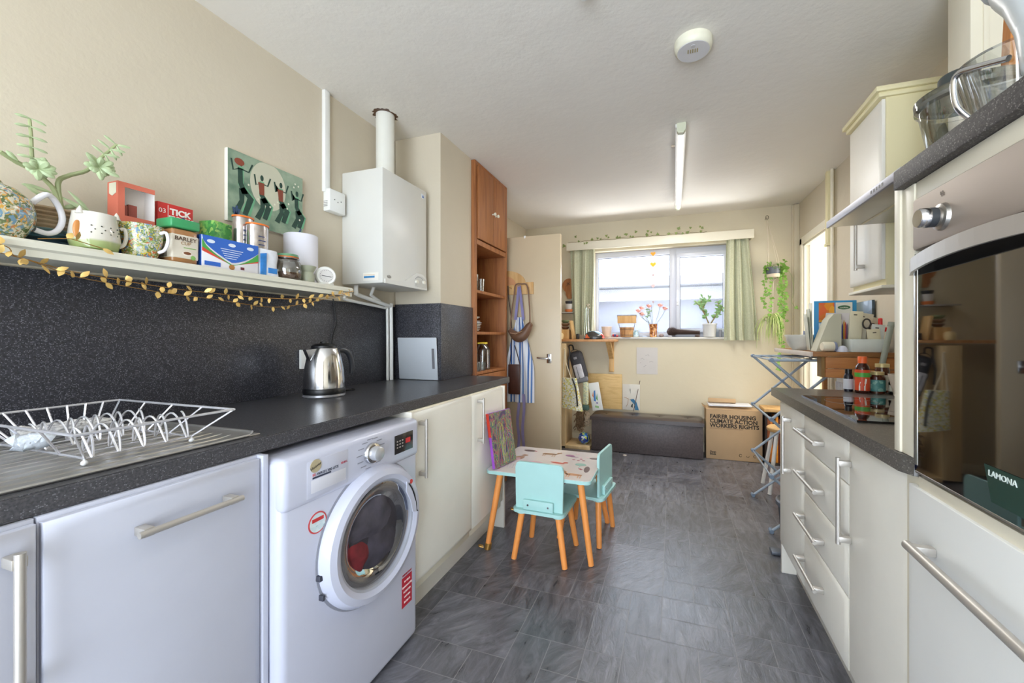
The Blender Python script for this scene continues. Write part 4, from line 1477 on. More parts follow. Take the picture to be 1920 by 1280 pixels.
# ================================================================ built-in wooden cupboard with open shelves
t = thing('tall_cupboard', 'tall built-in brown wooden cupboard with two top doors and open shelves beyond the chimney breast', 'cupboard')
cx0, cx1, cy0, cy1 = WX0 + 0.002, -1.285, 2.408, 2.955
q = MB()
q.box(cx0, cy0, 0.0, cx1, cy0 + 0.03, ZC - 0.003, 0.001)
q.box(cx0, cy1 - 0.03, 0.0, cx1, cy1, ZC - 0.003, 0.001)
q.box(cx0, cy0 + 0.03, 0.0, cx0 + 0.012, cy1 - 0.03, ZC - 0.003)
q.box(cx0, cy0 + 0.03, 1.81, cx1, cy1 - 0.03, 1.845, 0.001)
q.box(cx0, cy0 + 0.03, 2.355, cx1, cy1 - 0.03, ZC - 0.003, 0.001)
q.box(cx1 - 0.02, cy0 + 0.03, 0.05, cx1, cy1 - 0.03, 0.9, 0.001)
part('carcass', q, M_WOOD, t)
for z in (0.905, 1.185, 1.475):
    q = MB()
    q.box(cx0 + 0.012, cy0 + 0.03, z, cx1 - 0.004, cy1 - 0.03, z + 0.02, 0.001)
    part('shelf_board', q, M_WOOD, t)
for y0, y1, ky in ((cy0 + 0.034, 2.678, 2.655), (2.682, cy1 - 0.034, 2.708)):
    q = MB()
    q.box(cx1 - 0.004, y0, 1.85, cx1 + 0.012, y1, 2.352, 0.002)
    d = part('door', q, M_WOOD, t)
    q = MB()
    q.lathe([(0.005, 0), (0.005, 0.012), (0.012, 0.02), (0.012, 0.028), (0.006, 0.032)], (cx1 + 0.012, ky, 2.075), (1, 0, 0), 18)
    part('knob', q, mat('#e8e6d2', 0.3), d)
base(t)
# crockery on its shelves
def crock(name, label, cat, prof, c, m, group=None, seg=24):
    q = MB()
    q.lathe(prof, c, seg=seg, caps=False)
    return base(solo(name, q, m, label, cat, group))
g1 = crock('drinking_glass', 'tall clear glass beside the white mug on the top open cupboard shelf', 'glass', [(0.001, 0.003), (0.026, 0.003), (0.027, 0), (0.036, 0.12), (0.034, 0.12), (0.025, 0.008), (0.0, 0.008)], (-1.36, 2.53, 1.4955), M_GLASS, 'glasses on the cupboard shelf')
dup(g1, (0.02, 0.075, 0), 0, 'smaller clear glass, farthest from the white mug on the open cupboard shelf', 0.8)
dup(g1, (-0.09, 0.05, 0), 0, 'clear glass at the back of the top open cupboard shelf')
t = thing('mug', 'white mug beside the drinking glasses on the wooden cupboard shelf', 'mug')
q = MB()
q.lathe([(0.03, 0.001), (0.034, 0.004), (0.035, 0.085), (0.032, 0.085), (0.03, 0.01), (0, 0.01)], (-1.37, 2.476, 1.4955), seg=24, caps=False)
part('cup', q, M_WHITE, t)
q = MB()
q.tube([(-1.338, 2.47, 1.565), (-1.32, 2.468, 1.565), (-1.312, 2.468, 1.54), (-1.32, 2.468, 1.517), (-1.336, 2.47, 1.515)], 0.004, 8)
part('handle', q, M_WHITE, t)
base(t)
pl = None
for i in range(7):
    rp = 0.078 if i > 2 else 0.07
    m_ = mat(('#efece4', '#e8e4da', '#d9dfe2')[i % 3], 0.2, coat=0.3)
    q = MB()
    q.lathe([(0.03, 0), (rp * 0.7, 0.001), (rp, 0.008), (rp, 0.0105), (rp * 0.7, 0.004), (0, 0.003)], (-1.40 + 0.004 * ((i * 7) % 3), 2.54 + 0.004 * ((i * 5) % 3), 1.2055 + i * 0.0112), seg=28)
    base(solo('plate', q, m_, '%s plate in the pile on the middle shelf of the wooden cupboard' % ('lowest small', 'second from bottom, small', 'third from bottom, bluish', 'middle wide cream', 'fourth from top, greyish', 'next to top, bluish', 'topmost cream')[i], 'plate', 'plates stacked in the wooden cupboard'))
q = MB()
q.lathe([(0.025, 0), (0.06, 0.012), (0.075, 0.022), (0.073, 0.024), (0.0, 0.006)], (-1.40, 2.54, 1.29), seg=28)
solo('bowl', q, M_WHITE, 'shallow white bowl on top of the plate stack in the wooden cupboard', 'bowl')
t = thing('glass_jug', 'big clear glass storage bottle with a yellow strap lid on the lowest open shelf', 'jar')
q = MB()
q.lathe([(0.05, 0), (0.056, 0.006), (0.056, 0.14), (0.05, 0.16), (0.036, 0.178), (0.034, 0.19)], (-1.36, 2.67, 0.9255), seg=28)
part('glass_body', q, glassy('smoky_glass', (0.75, 0.76, 0.8, 1), 0.16), t)
q = MB()
q.lathe([(0.036, 0.191), (0.036, 0.203), (0.0, 0.204)], (-1.36, 2.67, 0.9255), seg=24)
q.box(-1.36, 2.55, 1.118, -1.335, 2.70, 1.128, 0.003)
part('yellow_lid', q, mat('#e3c935', 0.4), t)
base(t)
t = thing('steel_canister', 'brushed steel canister with a black lid in the wooden cupboard', 'canister')
q = MB()
q.lathe([(0.042, 0), (0.042, 0.12), (0.04, 0.124)], (-1.37, 2.51, 0.9255), seg=26)
part('body', q, M_STEEL, t)
q = MB()
q.lathe([(0.038, 0.124), (0.036, 0.135), (0.01, 0.138), (0.01, 0.155), (0, 0.156)], (-1.37, 2.51, 0.9255), seg=24)
part('lid', q, M_BLACK, t)
base(t)
g2 = crock('drinking_glass', 'short clear tumbler by the big glass bottle on the lowest cupboard shelf', 'glass', [(0.001, 0.002), (0.024, 0.002), (0.025, 0), (0.032, 0.06), (0.03, 0.06), (0.022, 0.006), (0, 0.006)], (-1.318, 2.575, 0.9255), M_GLASS, 'short tumblers on the low shelf')
dup(g2, (0.0, -0.07, 0), 0, 'short clear tumbler in front of the steel canister on the lowest cupboard shelf')

# ================================================================ inner door with hooks and what hangs there
t = thing('interior_door', 'flat beige interior door standing open beyond the wooden cupboard', 'door')
q = MB()
q.box(WX0 + 0.003, 3.05, 0.008, -0.861, 3.088, 2.0, 0.002)
part('door_leaf', q, mat('#cdbb9c', 0.35, var=0.04, scale=4), t)
q = MB()
q.box(-0.975, 3.0445, 0.955, -0.935, 3.05, 1.03, 0.012, seg=3)
hh = part('handle_plate', q, M_CHROME, t)
q = MB()
q.tube([(-0.955, 3.045, 0.995), (-0.955, 3.015, 0.995), (-0.965, 3.008, 0.994), (-1.01, 3.006, 0.996), (-1.045, 3.008, 1.0)], 0.0075, 10)
part('lever', q, M_CHROME, hh)
q = MB()
q.box(-1.175, 3.046, 1.985, -1.16, 3.0935, 2.006, 0.002)
part('hook_clip', q, M_WHITE, t)
base(t)
t = thing('coat_rack', 'pale wooden rack with a half-round sun shape screwed to the open door', 'rack')
q = MB()
q.box(-1.50, 3.034, 1.52, -1.088, 3.0495, 1.618, 0.002)
q.prism([(-1.33 + 0.17 * math.cos(a), 3.036, 1.615 + 0.105 * math.sin(a)) for a in [math.pi * i / 20 for i in range(21)]], (0, 0.0135, 0))
part('backboard', q, M_PINE, t)
q = MB()
q.prism([(-1.34 + 0.10 * math.cos(a), 3.0335, 1.60 + 0.075 * math.sin(a)) for a in [math.pi * i / 16 for i in range(17)]], (0, 0.002, 0))
part('sun_disc', q, mat('#cf9466', 0.5), t)
for x in (-1.28, -1.20, -1.13):
    q = MB()
    q.cyl((x, 3.034, 1.575), (x, 3.0, 1.585), 0.007, seg=12)
    part('peg', q, M_PINE, t)
base(t)
# apron
def stripes(name, cols, scale, axis=0, rough=0.85):
    s = NT(name).set(rough)
    tc = s.n('ShaderNodeTexCoord')
    sp = s.n('ShaderNodeSeparateXYZ')
    s.l(tc.outputs['Object'], sp.inputs[0])
    m1 = s.n('ShaderNodeMath', operation='MULTIPLY')
    m1.inputs[1].default_value = scale
    s.l(sp.outputs[axis], m1.inputs[0])
    m2 = s.n('ShaderNodeMath', operation='FRACT')
    s.l(m1.outputs[0], m2.inputs[0])
    k = len(cols)
    s.base(s.ramp(m2.outputs[0], [(i / k, c) for i, c in enumerate(cols)], 'CONSTANT'))
    return s.m
t = thing('apron', 'blue and white striped apron with long lilac ties hanging on the open door', 'apron')
q = MB()
def apf(u, v):
    w = 0.03 + 0.105 * min(1, (1 - v) * 1.7)
    return (-1.20 + (u - 0.5) * 2 * w * 0.93, 3.028 - 0.01 * math.sin(u * 17 + v * 3) - 0.008, 0.63 + 0.70 * v)
q.grid(apf, 26, 14, 0.003)
part('cloth', q, stripes('apron_stripes', ['#dfe3ea', '#dfe3ea', '#3f68a8', '#dfe3ea', '#5c82ba', '#e6e8ee'], 13), t)
M_LILAC = mat('#8d88b5', 0.8)
q = MB()
for x, z0 in ((-1.21, 0.24), (-1.165, 0.10)):
    pts = [(x + 0.006 * math.sin(i * 1.1), 3.012 + 0.003 * math.sin(i), 0.70 - (0.70 - z0) * i / 9) for i in range(10)]
    for a, b_ in zip(pts, pts[1:]):
        q.prism([(a[0] - 0.012, a[1], a[2]), (a[0] + 0.012, a[1], a[2]), (b_[0] + 0.012, b_[1], b_[2]), (b_[0] - 0.012, b_[1], b_[2])], (0, 0.002, 0))
part('ties', q, M_LILAC, t)
q = MB()
for xa, xb in ((-1.20, -1.235), (-1.195, -1.165)):
    q.prism([(xa - 0.01, 3.0, 1.59), (xa + 0.01, 3.0, 1.59), (xb + 0.012, 3.012, 1.31), (xb - 0.012, 3.012, 1.31)], (0, 0.003, 0))
part('neck_strap', q, M_LILAC, t)
base(t)
M_LEATH = mat('#6b4c38', 0.5, var=0.18, scale=20, bump=0.2)
t = thing('waist_bag', 'brown leather crescent waist bag hanging by its strap on the open door', 'bag')
q = MB()
pts, rr = [], []
for i in range(11):
    f = i / 10
    pts.append((-1.258 + 0.185 * f, 2.95, 1.205 - 0.055 * math.sin(math.pi * min(1, f * 1.1)) + 0.07 * f ** 3 + 0.02 * (1 - f)))
    rr.append(0.012 + 0.032 * math.sin(math.pi * min(0.97, max(0.05, f))) ** 0.7)
q.tube(pts, 0.03, 12, rr=rr)
part('pouch', q, M_LEATH, t)
q = MB()
q.tube([(-1.255, 2.95, 1.235), (-1.255, 2.975, 1.35), (-1.24, 3.0, 1.52), (-1.225, 2.995, 1.595), (-1.17, 2.993, 1.60), (-1.13, 2.998, 1.592), (-1.115, 2.998, 1.52), (-1.095, 2.975, 1.38), (-1.085, 2.95, 1.27)], 0.006, 6)
part('strap', q, mat('#7d5f4b', 0.6), t)
q = MB()
q.tube([(-1.24, 2.912, 1.20), (-1.19, 2.904, 1.192), (-1.135, 2.91, 1.215)], 0.0025, 6)
part('zip', q, mat('#b99a80', 0.4), t)
base(t)
t = thing('leather_bag', 'dark brown leather document pouch hanging low on the open door', 'bag')
q = MB()
q.box(-1.285, 2.972, 0.70, -1.18, 2.992, 0.945, 0.008, seg=3)
part('pouch', q, mat('#43271f', 0.4, var=0.2, scale=20), t)
q = MB()
q.tube([(-1.278, 2.995, 0.945), (-1.262, 2.992, 1.1), (-1.262, 2.992, 1.3), (-1.29, 2.995, 1.5), (-1.295, 2.998, 1.59)], 0.004, 6)
q.tube([(-1.19, 2.995, 0.945), (-1.205, 2.985, 1.02), (-1.225, 2.972, 1.1)], 0.004, 6)
part('strap', q, mat('#3a2a26', 0.6), t)
base(t)

# ================================================================ kids table and chairs
t = thing('kids_table', 'small kids table with an animal-print top, mint edge and orange legs', 'table')
tx0, tx1, ty0, ty1, tz = -0.978, -0.393, 1.948, 2.45, 0.44
def rrect(x0, y0, x1, y1, r, n=5):
    out = []
    for cx_, cy_, a0 in ((x1 - r, y1 - r, 0), (x0 + r, y1 - r, 90), (x0 + r, y0 + r, 180), (x1 - r, y0 + r, 270)):
        for i in range(n + 1):
            a = R(a0 + 90 * i / n)
            out.append((cx_ + r * math.cos(a), cy_ + r * math.sin(a)))
    return out
q = MB()
q.prism([(x, y, tz - 0.018) for x, y in rrect(tx0, ty0, tx1, ty1, 0.03)], (0, 0, 0.016))
top = part('table_top', q, M_MINT, t)
q = MB()
q.prism([(x, y, tz - 0.0018) for x, y in rrect(tx0 + 0.004, ty0 + 0.004, tx1 - 0.004, ty1 - 0.004, 0.027)], (0, 0, 0.0018))
part('printed_surface', q, mat('#dcd3cf', 0.2, var=0.01, coat=0.4), top)
def blob(cx_, cy_, rx, ry, n=14, rot=0.0):
    c_, s_ = math.cos(rot), math.sin(rot)
    return [(cx_ + c_ * rx * math.cos(2 * math.pi * i / n) - s_ * ry * math.sin(2 * math.pi * i / n), cy_ + s_ * rx * math.cos(2 * math.pi * i / n) + c_ * ry * math.sin(2 * math.pi * i / n)) for i in range(n)]
ac = [0]
def prt(nm, m, polys):
    ac[0] += 1
    q = MB()
    for p in polys:
        q.prism([(x, y, tz + 0.00002) for x, y in p], (0, 0, 0.0002 + 0.00004 * ac[0]))
    part(nm, q, m, top)
def beast(x, y, k=1.0, fl=1, long=1.0):
    """side view of a four-legged animal lying flat on the print"""
    o_ = [blob(x, y, 0.042 * k * long, 0.017 * k), blob(x + fl * 0.052 * k * long, y + 0.028 * k, 0.016 * k, 0.011 * k), [(x + fl * 0.03 * k * long, y), (x + fl * 0.046 * k * long, y + 0.03 * k), (x + fl * 0.058 * k * long, y + 0.022 * k), (x + fl * 0.042 * k * long, y - 0.006 * k)]]
    for dx in (-0.033, -0.022, 0.022, 0.034):
        o_.append([(x + dx * k * long, y), (x + dx * k * long + 0.006 * k, y), (x + dx * k * long + 0.008 * k, y - 0.045 * k), (x + dx * k * long + 0.002 * k, y - 0.045 * k)])
    o_.append([(x + fl * 0.055 * k * long, y + 0.036 * k), (x + fl * 0.053 * k * long, y + 0.052 * k), (x + fl * 0.062 * k * long, y + 0.036 * k)])
    return o_
prt('printed_deer', mat('#a98468', 0.3, var=0.05), beast(-0.73, 2.34, 1.1, 1) + [blob(-0.89, 2.20, 0.03, 0.055, rot=-0.5), blob(-0.865, 2.27, 0.02, 0.016)])
prt('printed_fox', mat('#cf9a74', 0.3, var=0.05), beast(-0.50, 2.03, 1.0, -1, 1.1))
prt('printed_red_fox', mat('#c9665a', 0.3, var=0.05), [blob(-0.635, 2.19, 0.045, 0.014, rot=-0.15), blob(-0.59, 2.205, 0.015, 0.012), blob(-0.92, 2.0, 0.01, 0.008)])
prt('printed_hedgehog', mat('#6b5550', 0.3), [blob(-0.87, 2.37, 0.04, 0.02), blob(-0.45, 2.13, 0.016, 0.05, rot=0.1), blob(-0.44, 2.33, 0.035, 0.016)])
prt('printed_pink_shapes', mat('#d3aeb5', 0.3), [blob(-0.76, 2.15, 0.05, 0.03), blob(-0.885, 2.19, 0.018, 0.028), blob(-0.56, 2.39, 0.012, 0.008), blob(-0.53, 2.33, 0.010, 0.007), blob(-0.49, 2.34, 0.010, 0.007)])
prt('printed_purple_snail', mat('#9a6a90', 0.3), [blob(-0.60, 2.345, 0.03, 0.018), blob(-0.57, 2.33, 0.026, 0.007)])
prt('printed_teal_tree', mat('#8fb5aa', 0.3), [blob(-0.50, 2.20, 0.032, 0.022), [(-0.502, 2.18), (-0.498, 2.18), (-0.497, 2.145), (-0.503, 2.145)]])
prt('printed_red_dots', mat('#a5485a', 0.3), [blob(-0.53 + dx, 2.27 + dy, 0.009, 0.006) for dx, dy in ((0, 0), (0.03, 0.006), (-0.03, 0.008), (0.01, 0.03), (0.05, -0.15), (0.04, -0.14), (-0.30, 0.10), (-0.27, -0.25))])
prt('printed_grey_sprigs', mat('#8f8a9a', 0.3), [blob(-0.90 + 0.016 * i - 0.004 * j, 2.03 + 0.018 * j, 0.004, 0.002) for i in range(5) for j in range(4)])
legm = {}
def splay(parent, x, y, dx, dy, ztop, r0, r1, name='leg', m=None):
    q = MB()
    q.cyl((x + dx, y + dy, 0.001), (x, y, ztop), r1, r0, 18)
    return part(name, q, m or M_ORANGE, parent)
for i, (x, y, dx, dy) in enumerate(((tx0 + 0.065, ty0 + 0.06, -0.06, -0.045), (tx1 - 0.065, ty0 + 0.06, 0.06, -0.02), (tx0 + 0.065, ty1 - 0.06, -0.075, 0.06), (tx1 - 0.06, ty1 - 0.06, 0.06, 0.09))):
    q = MB()
    q.lathe([(0.034, 0), (0.034, 0.012)], (x, y, tz - 0.03), seg=22)
    mt = part('leg_mount', q, M_MINT, t)
    L_ = splay(t, x, y, dx, dy, tz - 0.03, 0.018, 0.0145)
    if i in (0, 2):
        q = MB()
        px_, py_ = x + dx, y + dy
        q.lathe([(0.0185, 0.002), (0.0185, 0.035)], (px_ + 0.002, py_ + 0.002, 0), (-dx, -dy, 0.42), seg=18)
        q.tube([(px_ - 0.018, py_ - 0.01, 0.02), (px_ - 0.04, py_ - 0.014, 0.024), (px_ - 0.043, py_ - 0.01, 0.014), (px_ - 0.02, py_ - 0.004, 0.01)], 0.004, 6)
        part('brass_clamp', q, M_BRASS, L_)
base(t)
# chair (seen from the back) – seat at 0.27 m
def kid_chair(label):
    t = thing('kids_chair', label, 'chair', None)
    q = MB()
    q.prism([(x, y, 0.258) for x, y in rrect(-0.142, -0.148, 0.142, 0.13, 0.03)], (0, 0, 0.016))
    part('seat', q, M_MINT, t)
    q = MB()
    q.prism([(x, -0.1215, z + 0.2745) for x, z in [(-0.128, 0), (0.128, 0), (0.132, 0.21), (0.125, 0.232), (0.112, 0.24), (-0.112, 0.24), (-0.125, 0.232), (-0.132, 0.21)]], (0, 0.014, 0))
    bk = part('backrest', q, M_MINT, t)
    q = MB()
    q.box(-0.082, -0.139, 0.2745, 0.082, -0.122, 0.325, 0.003)
    cl_ = part('back_cleat', q, M_MINT, t)
    for x in (-0.055, 0.055):
        q = MB()
        q.lathe([(0.005, 0), (0.005, 0.002)], (x, -0.139, 0.30), (0, -1, 0), 14)
        part('bolt', q, M_CHROME, cl_)
    for x, y, dx, dy in ((-0.10, -0.105, -0.04, -0.018), (0.10, -0.105, 0.04, -0.018), (-0.10, 0.09, -0.035, 0.03), (0.10, 0.09, 0.035, 0.03)):
        q = MB()
        q.lathe([(0.03, 0), (0.03, 0.011)], (x, y, 0.247), seg=20)
        part('leg_mount', q, M_MINT, t)
        splay(t, x, y, dx, dy, 0.248, 0.017, 0.0145)
    WORLD.remove(t)
    return t
ch = kid_chair('mint kids chair at the near side of the kids table, seen from behind')
ch.location = (-0.655, 2.045, 0)
ch.rotation_euler = (0, 0, R(-1.5))
c2 = dup(ch, (0.162, 0.275, 0), 0, 'mint kids chair at the open end of the kids table, seen side-on')
c2.rotation_euler = (0, 0, R(83))
# painting standing on the table
t = thing('childs_painting', 'small neon scribble canvas with purple and red edges leaning on the kids table', 'painting')
q = MB()
rt = Matrix.Rotation(R(-13), 3, 'Z') @ Matrix.Rotation(R(-9), 3, 'Y')
ctr = Vector((-0.93, 2.06, tz + 0.155))
q.box(ctr.x - 0.009, ctr.y - 0.1, ctr.z - 0.15, ctr.x + 0.009, ctr.y + 0.1, ctr.z + 0.15, 0.001, rot=rt)
part('canvas', q, mat('#9a4fc0', 0.5, var=0.2, scale=8), t)
q = MB()
q.box(ctr.x - 0.001, ctr.y - 0.099, ctr.z - 0.149, ctr.x + 0.001, ctr.y + 0.099, ctr.z + 0.149, 0, rot=rt)
q.bm.transform(Matrix.Translation(rt @ Vector((0.0095, 0, 0))))
s = NT('neon_scribbles').set(0.5)
vv = s.coord((1, 1, 0.45))
nzz = s.noise(16, 2, vv, 0.5, 3.0)
s.base(s.ramp(nzz, [(0.0, '#3b3550'), (0.38, '#4c4460'), (0.41, '#b04f6a'), (0.43, '#4a4868'), (0.47, '#7c9a4e'), (0.49, '#5b5a6a'), (0.53, '#3f6f62'), (0.56, '#b8ae5a'), (0.58, '#5a4468'), (0.63, '#b06a60'), (0.66, '#4a4258')], 'LINEAR'))
part('painted_face', q, s.m, t)
rc = random.Random(17)
for nm, hcol, n in (('yellow_strokes', '#b9bf55', 5), ('red_strokes', '#b0443f', 4), ('green_strokes', '#4f8a5c', 5), ('lilac_strokes', '#9a86b0', 4)):
    q = MB()
    for k in range(n):
        b0, sw, hh_ = rc.uniform(-0.05, 0.05), rc.uniform(-0.07, 0.07), rc.uniform(0.12, 0.25)
        pts = []
        for j in range(12):
            f = j / 11
            pts.append(ctr + rt @ Vector((0.0112, max(-0.095, min(0.095, b0 + sw * f * f + 0.008 * math.sin(f * 9 + k))), -0.14 + hh_ * math.sin(f * 2.3))))
        q.tube(pts, 0.0008, 5)
    part(nm, q, mat(hcol, 0.5, var=0.2, scale=40), t)
q = MB()
q.box(ctr.x - 0.0094, ctr.y - 0.1008, ctr.z + 0.02, ctr.x + 0.0094, ctr.y - 0.1, ctr.z + 0.15, 0, rot=None)
for v in q.bm.verts:
    v.co = ctr + rt @ (v.co - ctr)
part('red_edge', q, mat('#d8402c', 0.5), t)
base(t)
# ================================================================ right run of units
unit_kw = dict(sx=-1, x=0.50, back=1.205)
unit('cream base cupboard at the far end of the right worktop with a tall steel handle', 1.853, 2.225, [('door', 1.856, 2.222, 0.155, 0.862, ((2.018, 0.56), (2.018, 0.81)))], ztop=0.87, **{**unit_kw, 'back': 1.125})
t = unit('cream base unit of four stacked drawers below the hob', 1.425, 1.851, [('drawer', 1.428, 1.849, z0, z1, ((1.605, zh), (1.838, zh))) for z0, z1, zh in ((0.722, 0.862, 0.795), (0.545, 0.718, 0.625), (0.378, 0.541, 0.45), (0.155, 0.374, 0.28))], **{**unit_kw, 'back': 1.125})
unit('cream base cupboard between the hob drawers and the tall oven housing', 1.10, 1.423, [('door', 1.102, 1.421, 0.155, 0.862, ((1.453, 0.55), (1.453, 0.55)))][:0] + [('door', 1.102, 1.421, 0.155, 0.862, ((1.395, 0.555), (1.395, 0.805)))], **{**unit_kw, 'back': 1.125})
q = MB()
q.box(0.512, 2.227, 0.0, 1.128, 2.245, 0.869, 0.001)
solo('end_panel', q, M_CREAMD, 'cream end panel closing the far end of the right run beside the clothes airer', 'panel')
q = MB()
q.box(0.575, 0.4, 0.0, 0.592, 2.225, 0.129, 0.001)
solo('kickboard', q, M_CREAMD, 'cream kickboard along the foot of the right-hand units', 'kickboard')
q = MB()
q.prism([(0.478, 2.285, 0.87), (0.478, 1.085, 0.87), (0.492, 1.055, 0.87), (0.52, 1.0435, 0.87), (0.6, 1.0435, 0.87), (0.6, 1.119, 0.87), (1.128, 1.119, 0.87), (1.128, 2.285, 0.87)], (0, 0, 0.04))
solo('worktop', q, speckle('brown_grey_worktop', '#4a4642', '#5b5752', '#8e8a84', 330, 0.12, 0.28), 'brown-grey worktop on the right run with the glass hob', 'worktop')
# hob
t = thing('hob', 'black glass electric hob set in the right worktop', 'hob')
q = MB()
q.box(0.53, 1.435, 0.9102, 1.04, 1.975, 0.9165)
part('glass_top', q, mat('#0d0d10', 0.04, var=0.0, coat=0.5), t)
q = MB()
for x, y, r_ in ((0.66, 1.84, 0.085), (0.66, 1.58, 0.07), (0.88, 1.84, 0.07), (0.88, 1.58, 0.09)):
    q.tube([(x + r_ * math.cos(a), y + r_ * math.sin(a), 0.9166) for a in [2 * math.pi * i / 36 for i in range(36)]], 0.0006, 4, True)
part('cooking_zones', q, mat('#8b8680', 0.4), t)
base(t)
# tall oven housing
t = thing('oven_housing', 'cream tall oven housing at the right edge with a pan drawer under the oven', 'cabinet')
hx = 0.49
q = MB()
q.box(hx + 0.004, 0.5, 0.13, 1.2, 1.0425, 0.875, 0.001)
q.box(hx + 0.02, 1.045, 0.9105, 1.12, 1.118, 1.532, 0.001)
q.box(hx - 0.005, 1.095, 0.9105, hx + 0.02, 1.118, 1.532, 0.001)
q.box(hx + 0.001, 0.5, 1.462, 1.2, 1.044, 1.4975, 0.001)
q.box(hx - 0.001, 1.048, 0.9105, hx + 0.02, 1.094, 1.4975, 0.001)
q.box(hx + 0.06, 0.5, 0.875, 1.2, 1.044, 1.4975)
q.box(0.5, 1.044, 0.13, 1.12, 1.098, 0.868)
part('carcass', q, M_CREAM, t)
f_ = front(t, 'pan_drawer', hx - 0.008, -1, 0.5, 1.066, 0.155, 0.852, M_WHITE, 0.025)
handle(f_, hx - 0.008, -1, (0.62, 0.745), (0.978, 0.752), r=0.009, off=0.036)
base(t)
q = MB()
q.box(0.472, 0.45, 1.4985, 1.2, 1.094, 1.541, 0.003)
solo('worktop', q, speckle('dark_grey_slab', '#3d3937', '#504b49', '#8c8783', 430, 0.16, 0.6), 'short dark speckled worktop slab on top of the tall oven housing', 'worktop')
t = thing('oven', 'built-in oven with a steel control panel and black glass door', 'oven')
q = MB()
q.box(hx - 0.006, 0.5, 1.352, hx + 0.055, 1.046, 1.4605, 0.006)
cp = part('control_panel', q, mat('#b5a89c', 0.55, 0.45, 0.03, 8), t)
q = MB()
q.lathe([(0.026, 0), (0.024, 0.006), (0.018, 0.008), (0.018, 0.012)], (hx - 0.006, 0.945, 1.397), (-1, 0, 0), 30)
kb = part('knob_base', q, M_STEEL, cp)
q = MB()
q.lathe([(0.0185, 0.012), (0.0185, 0.024)], (hx - 0.006, 0.945, 1.397), (-1, 0, 0), 30)
part('knob_ring', q, mat('#3c3f42', 0.3), kb)
q = MB()
q.lathe([(0.019, 0.024), (0.018, 0.036), (0.016, 0.0385)], (hx - 0.006, 0.945, 1.397), (-1, 0, 0), 30)
part('knob_cap', q, M_CHROME, kb)
q = MB()
for k in range(4):
    q.box(hx - 0.0066, 0.94 + 0.003 * k, 1.436 + 0.004 * (k % 2), hx - 0.006, 0.9415 + 0.003 * k, 1.442 + 0.004 * (k % 2))
part('printed_symbol', q, mat('#6b5f54', 0.5), cp)
q = MB()
q.box(hx - 0.004, 0.5, 0.888, hx + 0.055, 1.040, 1.344)
dd = part('door', q, mat('#07070a', 0.03, var=0.0, spec=0.9, coat=1.0), t)
q = MB()
q.box(hx - 0.0055, 1.028, 0.90, hx + 0.03, 1.042, 1.325, 0.002)
q.box(hx - 0.005, 0.5, 0.884, hx + 0.03, 1.036, 0.8885, 0.001)
part('door_trim', q, M_STEEL, dd)
q = MB()
n = 14
A_, B_ = [], []
for i in range(n + 1):
    f = i / n
    y = 1.042 - 0.5 * f
    dx = 0.006 + 0.034 * math.sin(math.pi * min(1, f * 1.05)) ** 0.6
    A_.append((hx - dx, y, 1.3 + 0.012 * math.sin(math.pi * f)))
for i in range(n):
    a, b_ = A_[i], A_[i + 1]
    q.prism([(a[0], a[1], a[2] - 0.0), (b_[0], b_[1], b_[2]), (b_[0], b_[1], b_[2] + 0.028), (a[0], a[1], a[2] + 0.028)], (-0.006, 0, 0))
part('door_handle', q, M_STEELB, dd)
q = MB()
q.prism([(hx - 0.0045, 0.842, 0.962), (hx - 0.0045, 0.5, 0.962), (hx - 0.0045, 0.5, 0.905), (hx - 0.0045, 0.826, 0.905)], (-0.0006, 0, 0))
lb = part('oven_label', q, mat('#1d3b32', 0.35, var=0.05), dd)
text('lettering', 'LAMONA', 0.0135, (hx - 0.0056, 0.832, 0.946), '-x', mat('#d7e2dc', 0.5, var=0), lb, 'LEFT')
base(t)
# wall cupboard and hood
t = thing('wall_cabinet', 'cream wall cupboard with a cornice beyond the cooker hood', 'cabinet')
q = MB()
q.box(0.84, 2.0, 1.385, 1.128, 2.315, 2.165, 0.001)
part('carcass', q, M_YEL, t)
q = MB()
q.box(0.812, 1.992, 2.166, 1.128, 2.323, 2.186, 0.004)
q.box(0.80, 1.982, 2.186, 1.128, 2.333, 2.207, 0.003)
part('cornice', q, M_YEL, t)
q = MB()
q.box(0.822, 1.995, 1.372, 1.128, 2.32, 1.3855, 0.003)
part('underside_rail', q, M_CREAM, t)
f_ = front(t, 'door', 0.82, -1, 2.003, 2.312, 1.41, 2.16, M_CREAMD)
handle(f_, 0.82, -1, (2.148, 1.475), (2.148, 1.72), r=0.007)
base(t)
t = thing('cooker_hood', 'slim pull-out steel cooker hood fixed above the glass hob', 'cooker hood')
q = MB()
q.box(0.632, 1.405, 1.635, 1.122, 1.975, 1.66, 0.002)
q.box(0.86, 1.42, 1.66, 1.12, 1.97, 1.80, 0.002)
part('canopy', q, mat('#c7c3b4', 0.35, 0.5, 0.06, 12), t)
q = MB()
q.box(0.622, 1.40, 1.632, 0.632, 1.98, 1.66, 0.002)
fb = part('front_bar', q, mat('#b9bac4', 0.5, 0.6, 0.03), t)
q = MB()
for i in range(5):
    q.box(0.6214, 1.50 + i * 0.018, 1.642, 0.622, 1.51 + i * 0.018, 1.652)
part('buttons', q, mat('#2d2c2a', 0.4), fb)
q = MB()
q.box(0.80, 1.62, 1.6335, 0.92, 1.80, 1.6352)
part('lamp_panel', q, mat('#8f8b80', 0.3), t)
q = MB()
q.box(0.735, 1.43, 1.6325, 0.745, 1.955, 1.6352)
q.box(1.0, 1.43, 1.6325, 1.01, 1.955, 1.6352)
part('filter_frame', q, mat('#e9dcb8', 0.4), t)
base(t)
q = MB()
q.box(0.90, 1.62, 1.805, 1.2, 1.73, ZC - 0.001, 0.003)
